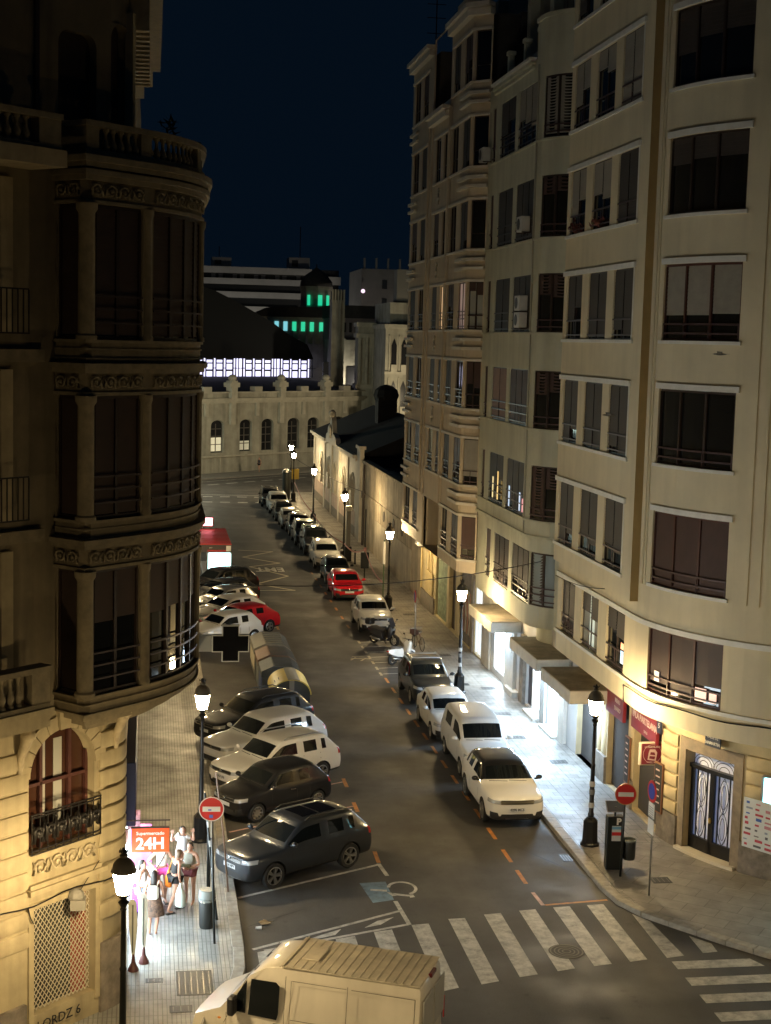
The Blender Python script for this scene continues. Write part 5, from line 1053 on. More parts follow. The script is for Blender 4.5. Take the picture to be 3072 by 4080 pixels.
# ------------------------------------------------------------------ railway station across the far street
SB = (5.08, 163.57, 0.0); stn = roots('railway_station', 'ornate railway station with arched windows and glowing purple-white clerestory, end of street', SB); SX = Matrix.Translation(-Vector(SB))
def PSt(u, z, d=0.0): p = A0+dS*u-nS*d; return (p.x, p.y, z)
PSt.seg = [(-30, 70, *st(-30, 0)[:2], dS.x, dS.y)]; PSt.length = 70
STW = mat('station stone', (0.40, 0.38, 0.31), .85, noise=(0.6, .3), streak=(1.2, .4)); STW2 = mat('station trim', (0.46, 0.43, 0.35), .85, noise=(1.0, .25))
swin = [(-5.6, -3.7), (-1.8, 0.1), (2.0, 3.95), (6.4, 8.3), (9.85, 11.75), (14.1, 16.05), (17.5, 19.4), (22.0, 23.8), (25.4, 27.2)]
w = MB(SX); wall_grid(w, PSt, -20, 28.2, 0, 8.9, [(a, b, 2.36, 5.9) for a, b in swin], 0.4); w.build('front_wall', STW, stn)
for i, (a, b) in enumerate(swin):
    rr = (b-a)/2; cu = (a+b)/2
    for sg in (1, -1):
        sp = MB(SX); pts = [(cu+sg*rr*math.cos(t), 5.9-rr*.55+rr*.55*math.sin(t)) for t in [q*math.pi/12 for q in range(7)]]+[(cu, 5.92), (cu+sg*rr, 5.92)]; sp.loft([[PSt(u, z, -.002) for u, z in pts], [PSt(u, z, .4) for u, z in pts]]); sp.build('spandrel', STW, stn)
    mb = MB(SX); band(mb, PSt, a, b, 2.36, 5.9, .34, .38); mb = mb.build('arched_window', mat('station dark glass', (.02, .02, .022), .15), stn)
    fr = MB(SX)
    for u in (a+.05, cu, b-.05): band(fr, PSt, u-.05, u+.05, 2.36, 5.5, .28, .33)
    for z in (3.2, 4.1, 4.9): band(fr, PSt, a, b, z, z+.08, .28, .33)
    fr.build('glazing_bar', mat('station frame', (.10, .09, .08), .6), mb)
    if i in (2, 3, 1): lt = MB(SX); band(lt, PSt, a+.1, b-.1, 2.5, 4.0 if i == 2 else 3.5, .335, .339); lt.build('lit_pane', mat_emit('station window glow %d' % i, (.95, .85, .5), .30 if i == 2 else .12), mb)
for z0, z1, d in ((1.85, 2.05, -.15), (7.75, 8.0, -.25), (8.0, 8.3, -.45), (8.85, 9.0, -.3)): mb = MB(SX); band(mb, PSt, -20, 28.2, z0, z1, d, .1); mb.build('stone_moulding', STW2, stn)
for k in range(9): u = -19+5.6*k; mb = MB(SX); band(mb, PSt, u, u+.12, 0.1, 1.85, -.06, .02); mb.build('joint_rib', STW2, stn)
for u in (-2.8, 5.05, 12.8, 20.4):
    mb = MB(SX); band(mb, PSt, u-.45, u+.45, 8.3, 10.2, -.5, .4); mb.build('parapet_pier', STW2, stn); mb = MB(SX); band(mb, PSt, u-.75, u+.75, 9.5, 10.0, -.55, .5); mb.ball(PSt(u, 10.5, -.1), .5, .5, .4, 8, 5); mb.build('pier_urn', STW2, stn)
    mb = MB(SX); band(mb, PSt, u-.35, u+.35, 5.4, 7.75, -.35, .05); mb.build('console', STW2, stn)
for u in (1.2, 9.0, 16.6, 24.0): mb = MB(SX); band(mb, PSt, u-.6, u+.6, 8.95, 9.55, -.3, .5); mb.build('parapet_block', STW2, stn); mb = MB(SX); band(mb, PSt, u-.25, u+.25, 6.3, 7.75, -.2, .05); mb.build('console', STW2, stn)
MB(SX).prism([PSt(-20, 0, .5)[:2], PSt(28, 0, .5)[:2], PSt(28, 0, 20)[:2], PSt(-20, 0, 20)[:2]], 0, 8.8).build('building_core', ROOFD, stn)
lean = MB(SX); lean.loft([[PSt(-20, 8.8, .6), PSt(-20, 9.9, 21.5), PSt(-20, 8.8, 21.5)], [PSt(35, 8.8, .6), PSt(35, 9.9, 21.5), PSt(35, 8.8, 21.5)]]); lean.build('lean_to_roof', ROOFD, stn)
CL = mat_emit('clerestory glow', (0.72, 0.70, 1.0), 1.15)
mb = MB(SX); band(mb, PSt, -15, 42.0, 9.7, 12.2, 22.2, 22.3); mb = mb.build('clerestory_glass', CL, stn)
DK = mat('black glazing bar', (.01, .01, .012), .6)
u = -14.0
def clbar(a, b, z0, z1): q_ = MB(SX); band(q_, PSt, a, b, z0, z1, 22.05, 22.19); q_.build('glazing_bar', DK, mb)
k = 0
while u < 42:
    clbar(u, u+.16, 9.7, 12.2); clbar(u+.55, u+.65, 9.7, 12.2)
    if k % 4 != 3: clbar(u+.65, u+1.75, 10.55, 10.78); clbar(u+.65, u+1.75, 11.5, 11.66); clbar(u+.65, u+1.75, 12.0, 12.2)
    else: clbar(u+1.1, u+1.16, 9.7, 12.2); clbar(u+.65, u+1.75, 10.9, 10.97)
    clbar(u+.16, u+.55, 10.9, 11.0); u += 1.78; k += 1
sh = [(-40, 21.6), (10, 22.0), (20.8, 21.33), (23.3, 20.81), (26.4, 19.85), (30.1, 18.5), (33.9, 17.11), (37.3, 15.48), (41.0, 14.19), (42.2, 12.4), (42.2, 12.2), (-40, 12.2)]
mb = MB(SX); mb.loft([[PSt(u, z, 21.9) for u, z in sh], [PSt(u, z, 70) for u, z in sh]]); mb.build('train_shed_roof', mat('black shed roof', (.012, .012, .012), .9), stn)
# tower, side wing and dome of the station
twr = thing('station_tower', 'tall square stone tower with notched crown beside the station roof', 'tower', (23.1, 190, 0)); TX = Matrix.Translation((-23.1, -190, 0))
MB(TX).box(22.35, 23.5, 189, 191.2, 0, 19.9).build('tower_shaft', STW, twr); MB(TX).box(23.5, 24.0, 189.3, 191, 0, 19.9).build('tower_flank', STW, twr)
for k in range(5): MB(TX).box(22.3+.36*k, 22.5+.36*k, 188.9, 189.2, 19.6, 21.2).build('crown_fin', STW2, twr)
MB(TX).box(22.4, 23.95, 189.2, 191, 19.9, 21.0).build('tower_head', ROOFD, twr)
GRN = mat_emit('green lit window', (0.02, 0.75, 0.38), 0.55); CYN = mat_emit('cyan lit window', (.25, .75, .85), .55)
dmb = thing('domed_station_pavilion', 'octagonal station pavilion with dark dome and green lit windows, behind the tower', 'building', (24.2, 225, 0)); DX = Matrix.Translation((-24.2, -225, 0))
MB(DX).lathe([(2.3, 0), (2.3, 22.4), (2.45, 22.4), (2.45, 22.7)], 8, (24.2, 225, 0)).build('drum', STW2, dmb); MB(DX).lathe([(2.45, 22.7), (2.35, 23.4), (1.6, 24.4), (.6, 25.1), (.1, 25.5), (.05, 26)], 16, (24.2, 225, 0)).build('dome', ROOFD, dmb, smooth=True)
for x, y in ((22.9, 222.92), (24.55, 222.6), (25.75, 223.3)): MB(DX).box(x-.3 if x > 24 and x < 25 else x-.2, x+.3 if x > 24 and x < 25 else x+.2, y-.1, y+.08, 19.9, 21.4).build('window', GRN, dmb)
wing = thing('station_wing', 'long pale station wing with row of green lit windows', 'building', (21, 215, 0)); GX = Matrix.Translation((-21, -215, 0))
MB(GX).box(14, 25.6, 215, 224, 0, 18.0).build('front_wall', STW2, wing); MB(GX).prism_xz([(13.6, 18.0), (26, 18.0), (26, 19.6), (16.5, 19.3)], 214.8, 224).build('roof', ROOFD, wing)
for k, x in enumerate((17.6, 18.85, 20.1, 21.35, 22.6, 23.95)): MB(GX).box(x-.28, x+.28, 214.9, 215.05, 16.05, 17.35).build('window', CYN if k < 2 else GRN, wing)
for k in range(7): MB(GX).box(18.4+1.05*k, 18.75+1.05*k, 213.2, 213.6, 13.5, 15.6+.5*(k % 2)).build('parapet_pinnacle', STW, wing)
MB(GX).box(17.6, 26, 213.3, 213.5, 11, 14.3).build('parapet', STW, wing)
wing2 = thing('station_side_block', 'stone station block with tall dark openings right of the tower', 'building', (26, 200, 0)); HX = Matrix.Translation((-26, -200, 0))
MB(HX).box(24.1, 29.5, 200, 214, 0, 15.0).build('front_wall', STW, wing2); MB(HX).box(24.1, 30, 203, 214, 15, 17.9).build('upper_wall', mat('dim mauve wall', (.28, .23, .22), .9), wing2); MB(HX).box(24, 31, 202.6, 214.5, 17.9, 19.6).build('roof', ROOFD, wing2)
for x in (25.75, 26.55, 27.35): MB(HX).box(x-.18, x+.18, 202.9, 203.05, 16.0, 17.3).build('window', mat('station dark glass', (.02, .02, .022), .15), wing2)
for x0, x1, z0, z1 in ((25.75, 27.0, 8.7, 11.5), (22.6, 23.8, 8.8, 12.0)): MB(HX).box(x0, x1, 199.9, 200.06, z0, z1).build('doorway', mat('station dark glass', (.02, .02, .022), .15), wing2)
for x in (24.2, 25.3, 27.4, 28.6): MB(HX).box(x-.2, x+.2, 199.7, 200.05, 8, 15.2).build('pilaster', STW2, wing2)
pyl = thing('stone_pylon', 'massive banded stone pylon at the right end of the station front', 'tower', (25.6, 182, 0)); KX = Matrix.Translation((-25.6, -182, 0))
MB(KX).box(24.7, 26.8, 181.5, 184, 0, 17.2).build('shaft', STW, pyl)
for z in (9.2, 15.3, 16.6): MB(KX).box(24.5, 27.0, 181.3, 184.2, z, z+.5).build('band', STW2, pyl)
for x in (24.9, 25.75, 26.6): MB(KX).box(x-.16, x+.16, 181.25, 181.5, 9.7, 15.3).build('pilaster', STW2, pyl)
lamp_w = MB(KX); lamp_w.box(28.2, 28.5, 181.9, 182.2, 15.4, 16.7); lamp_w.build('lit_slot', mat_emit('cool slot light', (.6, .8, .9), .7), pyl)
orn = thing('arcaded_building', 'narrow stone building with stacked pointed arch windows behind tan building', 'building', (28.5, 172, 0)); OX = Matrix.Translation((-28.5, -172, 0))
MB(OX).box(26.6, 34, 172, 185, 0, 16.4).build('front_wall', STW, orn); MB(OX).box(26.4, 34, 171.6, 185, 16.4, 16.9).build('cornice', STW2, orn); MB(OX).box(27.2, 34, 173, 185, 16.9, 19.4).build('attic', STW, orn); MB(OX).box(28, 30, 173.5, 176, 19.4, 23.2).build('turret', mat('dim plaster', (.22, .21, .19), .9), orn)
for zr in (12.2, 7.4, 3.0):
    for x in (27.6, 28.75, 29.9):
        mb = MB(OX); mb.prism_xz([(x-.3, zr), (x+.3, zr), (x+.3, zr+2.3), (x, zr+3.1), (x-.3, zr+2.3)], 171.9, 172.05); mb.build('pointed_window', mat('station dark glass', (.02, .02, .022), .15), orn)
        mb = MB(OX); mb.box(x-.62, x-.5, 171.75, 172, zr-.6, zr+3.4); mb.build('colonnette', STW2, orn)
    MB(OX).box(26.5, 31, 171.6, 172, zr-1.0, zr-.7).build('balcony_ledge', STW2, orn)
    for x in (27.6, 28.75): MB(OX).box(x-.35, x+.35, 171.6, 171.75, zr-.7, zr+.1).build('balustrade', STW2, orn)
MB(OX).box(26.95, 27.15, 171.9, 172.02, 5.9, 7.3).build('lit_pane', mat_emit('orange hall light', (1., .45, .12), .9), orn)
MB(OX).box(26.2, 26.9, 170.6, 172, 5.2, 7.6).build('glazed_box', mat('station dark glass', (.02, .02, .022), .15), orn)
# distant apartment blocks
apt = thing('terraced_apartment_block', 'long distant apartment block with white horizontal balcony bands', 'building', (18, 270, 0)); PX_ = Matrix.Translation((-18, -270, 0))
DIMW = mat('dim white render', (.50, .48, .44), .9, noise=(.4, .15)); DIMD = mat('dim dark glazing', (.03, .035, .04), .4)
MB(PX_).box(-10, 33, 270, 285, 0, 27.2).build('set_back_wall', DIMD, apt)
for z0, z1, x1 in ((26.1, 27.2, 28.0), (24.2, 25.2, 27.4), (21.9, 22.9, 26.5), (19.4, 20.4, 26), (17, 18, 26)): MB(PX_).box(-10, x1, 268.2, 270, z0, z1).build('balcony_band', DIMW, apt)
MB(PX_).box(27.5, 33.2, 268.6, 270, 24.6, 26.0).box(28.5, 33, 268.4, 270, 22.2, 23.4).build('balcony_band', DIMW, apt)
for k in range(14): x = 9.2+1.25*k; MB(PX_).box(x, x+.75, 269.85, 270.0, 25.2, 26.0).build('window', mat('dim pale pane', (.22, .23, .25), .4) if k % 3 else DIMD, apt)
for x0, x1, z0, z1 in ((10.6, 14.0, 27.2, 28.9), (24.2, 27.9, 27.2, 29.3)): MB(PX_).box(x0, x1, 271, 276, z0, z1).build('roof_hut', DIMW, apt); MB(PX_).box(x0+.5, x0+1.6, 270.9, 271.0, z0+.5, z1-.5).build('hut_window', DIMD, apt)
for x, z, c, s in ((31.0, 25.3, (.6, .8, .75), 1.2), (31.9, 25.0, (1., .75, .3), .5), (27.9, 25.6, (.55, .7, .75), .35), (28.5, 25.5, (.6, .7, .7), .3)): MB(PX_).box(x-.3, x+.3, 269.7, 269.8, z-.3, z+.3).build('lit_window', mat_emit('far window %.1f' % x, c, s), apt)
MB(PX_).tube([(26.5, 275, 27), (26.5, 275, 35)], .08, 4).tube([(12, 275, 27), (12, 275, 31)], .07, 4).build('roof_mast', DIMD, apt)
apt2 = thing('grey_apartment_block', 'distant grey apartment block with roof posts behind the tan building', 'building', (37, 240, 0)); QX = Matrix.Translation((-37, -240, 0))
GRY = mat('dim grey render', (.20, .195, .185), .9, noise=(.4, .2)); MB(QX).box(33, 48, 240, 255, 0, 26.3).build('front_wall', GRY, apt2)
for k in range(6): MB(QX).box(33.3+1.9*k, 33.6+1.9*k, 240.2, 240.5, 26.3, 28.0).build('roof_post', GRY, apt2)
for x, z in ((36.7, 23.9), (36.7, 21.0), (39.5, 23.9), (39.5, 21)): MB(QX).box(x-.4, x+.4, 239.9, 240.02, z-.7, z+.7).build('window', DIMD, apt2)
clk = thing('lit_clock_sign', 'small round pinkish lit sign high on a distant wall', 'sign', (33.0, 238, 22.7)); MB().lathe([(.32, 0), (.32, .1), (.01, .1)], 14, (0, 0, 0), axis='y').build('sign_face', mat_emit('pinkish sign glow', (1., .7, .9), .9), clk)

# street lights added out of sight to light the station and far blocks
def added_light(x, y, h, rotz, label, watts, col):
    t = thing('added_street_light', label, 'street light', (x, y, 0), rotz, 'unseen street lights added for the station and far blocks')
    MB().tube([(0, 0, 0), (0, 0, h), (0.5, 0, h+.5), (1.6, 0, h+.6)], .07, 8, .04).build('pole', GREY_POLE, t); MB().bevbox(1.3, 2.1, -.16, .16, h+.52, h+.66, .03).build('lamp_head', GREY_POLE, t)
    ld = bpy.data.lights.new('added_light_source', 'POINT'); ld.shadow_soft_size = .25; ld.energy = watts; ld.color = col; ob = bpy.data.objects.new('added_light_source', ld); COL.objects.link(ob); ob.parent = t; ob.location = (1.7, 0, h+.2)
    MB().box(1.4, 2.0, -.12, .12, h+.505, h+.515).build('lens', mat_emit('added light lens %d' % int(x), col, 60.0), t)
GREY_POLE = mat('grey painted pole', (.2, .2, .2), .5, .4)
added_light(2.2, 148.5, 7.5, R(70), 'unseen street light added behind the ornate corner building to light the station', 1500, (1.0, .9, .62)); added_light(-12, 139, 7.5, R(60), 'unseen street light added left of the ornate corner building to light the station', 2600, (.72, 1.0, .9)); added_light(28, 160, 8, R(60), 'unseen street light added behind the tan building to light the far end', 2200, (1.0, .82, .52)); added_light(17, 252, 9, R(80), 'unseen street light added behind the station to light the distant apartments', 2400, (1.0, .95, .85)); added_light(33, 222, 9, R(80), 'unseen street light added behind the station side block', 2000, (1.0, .9, .75)); added_light(27.5, 196, 9, R(80), 'unseen street light added in the station yard', 900, (1.0, .9, .7))
# ------------------------------------------------------------------ cars
from mathutils.bvhtree import BVHTree
CARGLASS = mat('car glass', (0.007, 0.009, 0.010), 0.03, spec=0.35); CLAD = mat('black plastic cladding', (0.02, 0.02, 0.021), 0.55); TYRE = mat('tyre rubber', (0.017, 0.017, 0.017), 0.8)
RIM = mat('alloy rim', (0.50, 0.49, 0.47), 0.3, 0.9); RIMD = mat('dark wheel well', (0.01, 0.01, 0.01), 0.7); CHROME = mat('chrome trim', (0.65, 0.66, 0.68), 0.15, 1.0); HLAMP = mat('headlamp lens', (0.42, 0.44, 0.46), 0.08, 0.2, coat=1.0); TLAMP = mat('tail lamp lens', (0.42, 0.012, 0.012), 0.15, coat=1.0)
PLATE = mat('number plate', (0.62, 0.64, 0.66), 0.4); PLTXT = mat('plate lettering', (.03, .03, .04), .5); SEAT = mat('car seat fabric', (.09, .085, .08), .9)
def paint(name, c, rough=0.5, metal=0.0): return mat('car paint '+name, c, rough, metal, coat=.7, spec=.12)
WHITE = paint('white', (0.70, 0.69, 0.66)); WHITE2 = paint('pearl white', (0.66, 0.66, 0.65)); BLACK = paint('black', (0.012, 0.012, 0.013)); GREY = paint('dark grey', (0.05, 0.056, 0.066), .3, .5); DARK = paint('near black', (0.018, 0.019, 0.022)); RED = paint('red', (0.50, 0.012, 0.02)); SILV = paint('silver', (0.42, 0.42, 0.41), .3, .7); DGREEN = paint('dark anthracite', (0.03, 0.034, 0.036), .3, .3)

def car_cage(p):
    L, W, H = p['L'], p['W'], p['H']; w = W/2; gc = p.get('gc', .2); belt = p['belt']; hz = p['hood']; nz = p['nose']; wr = p.get('wr', w*.78)
    f = L/2; cx, rfx, rrx, tx, tz = p['cowl'], p['rf'], p['rr'], p['tail'], p['tailz']; bz = p.get('bonnet_drop', 0)
    def sec(x, ys, zb, zmid, zsh, zbelt, top, ytop, dx9=0.0, crown=0.03):
        """ys: width scale; top: list of z for rows 6..9; ytop: y of rows 6..8"""
        return [(x, 0, zb), (x, .84*w*ys, zb), (x, .965*w*ys, zb+.12), (x, w*ys, zmid), (x, .975*w*ys, zsh), (x, .93*w*ys, zbelt), (x, ytop[0], top[0]), (x+dx9*.3, ytop[1], top[1]), (x+dx9*.8, ytop[2], top[2]), (x+dx9, 0, top[3])]
    S = []
    zm = gc+(belt-gc)*.52
    def hoodsec(x, ys, z, e=0.0, zb=gc): return sec(x, ys, zb, gc+(z-gc)*.5, z-.14, z-.05, [z-.012, z, z+.02, z+.025], [.84*w*ys, .76*w*ys, .42*w*ys], e)
    S.append(hoodsec(f-.01, .74, nz-.10, .05, gc+.08)); S.append(hoodsec(f-.08, .88, nz-.02, .05, gc+.02)); S.append(hoodsec(f-.30, .975, nz+.03, .06)); S.append(hoodsec((f+cx)/2-.05, 1.0, (nz+hz)/2+.03, .06))
    S.append(sec(cx+.04, 1, gc, zm, belt-.10, belt-.03, [hz-.0, hz+.005, hz+.02, hz+.025], [.86*w, .80*w, .44*w], .12))
    S.append(sec(cx-.06, 1, gc, zm, belt-.09, belt-.015, [belt+.03, hz+.06, hz+.075, hz+.08], [.885*w, .80*w, .44*w], .13))
    S.append(sec(rfx+.10, 1, gc, zm, belt-.08, belt, [H-.20, H-.105, H-.075, H-.068], [wr+.02, wr-.04, .5*wr], .06))
    S.append(sec(rfx-.06, 1, gc, zm, belt-.08, belt, [H-.125, H-.045, H-.012, H-.004], [wr+.01, wr-.05, .5*wr], .03))
    bx = p.get('bpil', (rfx+rrx)/2+.1)
    for x in (bx+.05, bx-.05): S.append(sec(x, 1, gc, zm, belt-.075, belt+.005, [H-.10, H-.03, 0+H, H+.006], [wr+.015, wr-.045, .5*wr]))
    cp = p.get('cpil', rrx+.35)
    S.append(sec(cp+.04, 1, gc, zm, belt-.07, belt+.015, [H-.105, H-.035, H-.008, H-.002], [wr+.01, wr-.05, .5*wr])); S.append(sec(cp-.05, 1, gc, zm, belt-.068, belt+.02, [H-.11, H-.04, H-.012, H-.006], [wr+.008, wr-.052, .5*wr]))
    S.append(sec(rrx, .995, gc, zm, belt-.06, belt+.03, [H-.14, H-.065, H-.035, H-.03], [wr-.01, wr-.07, .5*wr]))
    S.append(sec(rrx-.14, .99, gc, zm, belt-.055, belt+.04, [H-.22, H-.15, H-.115, H-.11], [wr-.02, wr-.08, .48*wr]))
    S.append(sec(tx, .965, gc+.02, zm+.02, belt-.05, belt+.05, [tz-.02, tz, tz+.02, tz+.025], [wr+.04, wr-.03, .48*wr], -.05)); S.append(sec(tx-.06, .955, gc+.02, zm+.02, belt-.06, belt+.02, [tz-.07, tz-.06, tz-.04, tz-.035], [wr+.045, wr-.02, .48*wr], -.05))
    S.append(sec(-f+.07, .93, gc+.04, zm, belt-.25, belt-.16, [belt-.13, belt-.12, belt-.11, belt-.11], [.80*w, .70*w, .4*w], -.04)); S.append(sec(-f+.01, .86, gc+.12, gc+.30, gc+.42, gc+.46, [gc+.47, gc+.48, gc+.48, gc+.48], [.72*w, .62*w, .36*w], -.02))
    return S
def build_car_mesh(p):
    S = car_cage(p); nS = len(S); nR = 10; V = []; idx = {}
    for i, sec in enumerate(S):
        for k, (x, y, z) in enumerate(sec):
            idx[i, k, 1] = len(V); V.append((x, y, z))
            if k in (0, nR-1): idx[i, k, -1] = idx[i, k, 1]
            else: idx[i, k, -1] = len(V); V.append((x, -y, z))
    F = []; MI = []
    van = p.get('van', False)
    for i in range(nS-1):
        for k in range(nR-1):
            for s in (1, -1):
                q = [idx[i, k, s], idx[i+1, k, s], idx[i+1, k+1, s], idx[i, k+1, s]]
                if s < 0: q = q[::-1]
                q = list(dict.fromkeys(q)); F.append(q)
                mi = 0
                if k <= 1: mi = 5
                if 5 <= i < 6 and k >= 7: mi = 1
                elif i == 13 and k >= 7 : mi = 2
                elif k == 5 and i in ((5, 6, 7, 9) if not van else (5, 6, 7)): mi = 3
                elif k == 5 and i == 11 and p.get('quarter', True): mi = 3
                elif k >= 6 and i >= 6 and i < 13 and p.get('roof'): mi = 6
                elif k == 6 and i == 5 and p.get('roof'): mi = 6
                MI.append(mi)
    for i, rev in ((0, True), (nS-1, False)):
        for k in range(nR-1):
            q = list(dict.fromkeys([idx[i, k, 1], idx[i, k+1, 1], idx[i, k+1, -1], idx[i, k, -1]]))
            if rev: q = q[::-1]
            if len(q) >= 3: F.append(q); MI.append(5 if k < 1 else 0)
    me = bpy.data.meshes.new('car_cage'); me.from_pydata(V, [], F)
    for _ in range(7): me.materials.append(None)
    me.polygons.foreach_set('material_index', MI)
    bm = bmesh.new(); bm.from_mesh(me); bmesh.ops.recalc_face_normals(bm, faces=bm.faces); bm.to_mesh(me); bm.free()
    o = bpy.data.objects.new('car_cage', me); COL.objects.link(o); o.modifiers.new('s', 'SUBSURF').levels = 2; o.modifiers['s'].render_levels = 2
    cut = MB()
    for ax in p['axles']:
        for s in (1, -1): cut.lathe([(p['rw']+.055, -.22), (p['rw']+.055, .22)], 24, (ax, s*(p['W']/2-.04), p['rw']), axis='y')
    co = cut.build('cutter', CLAD); cm_ = co.data
    while len(cm_.materials) < 7: cm_.materials.append(None)
    cm_.polygons.foreach_set('material_index', [5]*len(cm_.polygons))
    b = o.modifiers.new('b', 'BOOLEAN'); b.object = co; b.operation = 'DIFFERENCE'; b.solver = 'EXACT'
    dg = bpy.context.evaluated_depsgraph_get(); out = bpy.data.meshes.new_from_object(o.evaluated_get(dg))
    bpy.data.objects.remove(o); bpy.data.objects.remove(co)
    return out
def split_mesh(me, names):
    """split by material index; glass further by island -> [(name, index, mesh)]"""
    out = []; bm0 = bmesh.new(); bm0.from_mesh(me)
    for mi, nm in names.items():
        b = bm0.copy(); bmesh.ops.delete(b, geom=[f for f in b.faces if f.material_index != mi], context='FACES')
        if not b.faces: b.free(); continue
        groups = [list(b.faces)]
        if mi in (3,):
            seen = set(); groups = []
            for f in b.faces:
                if f in seen: continue
                st_ = [f]; seen.add(f); isl = []
                while st_:
                    g_ = st_.pop(); isl.append(g_)
                    for e in g_.edges:
                        for h in e.link_faces:
                            if h not in seen: seen.add(h); st_.append(h)
                groups.append(isl)
        for gr_ in groups:
            vs = {}; V = []; F = []
            for f in gr_:
                fi = []
                for v in f.verts:
                    if v not in vs: vs[v] = len(V); V.append(tuple(v.co))
                    fi.append(vs[v])
                F.append(fi)
            m_ = bpy.data.meshes.new(nm); m_.from_pydata(V, [], F); m_.polygons.foreach_set('use_smooth', [True]*len(F))
            try: m_.set_sharp_from_angle(angle=R(38))
            except Exception: pass
            out.append((nm, mi, m_))
        b.free()
    bm0.free(); return out
def wheel_mesh(r, spokes=5, style=0):
    key = ('wheel', r, spokes, style)
    if key in KM: return KM[key]
    ty = MB().lathe([(r*.66, -.095), (r*.93, -.105), (r, -.07), (r, .07), (r*.93, .105), (r*.66, .095)], 28, axis='y', cap=False).mesh('tyre', TYRE, smooth=40)
    hub = MB().lathe([(r*.68, .04), (r*.68, -.085), (r*.62, -.09)], 24, axis='y', cap=False); hub.lathe([(r*.60, -.02), (.02, -.02)], 20, axis='y'); hub = hub.mesh('wheel_dish', RIMD, smooth=40)
    rm = MB().lathe([(r*.70, -.098), (r*.64, -.102), (r*.62, -.07)], 28, axis='y', cap=False)
    for k in range(spokes):
        for e in ((-.10, .10) if style == 1 else (0,)):
            a = 2*math.pi*k/spokes+e*1.6; wd = r*(.10 if style == 1 else .16); d = Vector((math.cos(a), 0, math.sin(a))); t_ = Vector((-math.sin(a), 0, math.cos(a))); y = Vector((0, 1, 0))
            rm.loft([[d*r*.10+t_*wd*.6+y*-.085, d*r*.10-t_*wd*.6+y*-.085, d*r*.10-t_*wd*.6+y*-.03, d*r*.10+t_*wd*.6+y*-.03], [d*r*.66+t_*wd*.5+y*-.098, d*r*.66-t_*wd*.5+y*-.098, d*r*.66-t_*wd*.5+y*-.04, d*r*.66+t_*wd*.5+y*-.04]])
    rm.lathe([(r*.15, -.095), (.01, -.098)], 12, axis='y'); rm = rm.mesh('rim', RIM, smooth=40)
    KM[key] = (ty, hub, rm); return KM[key]
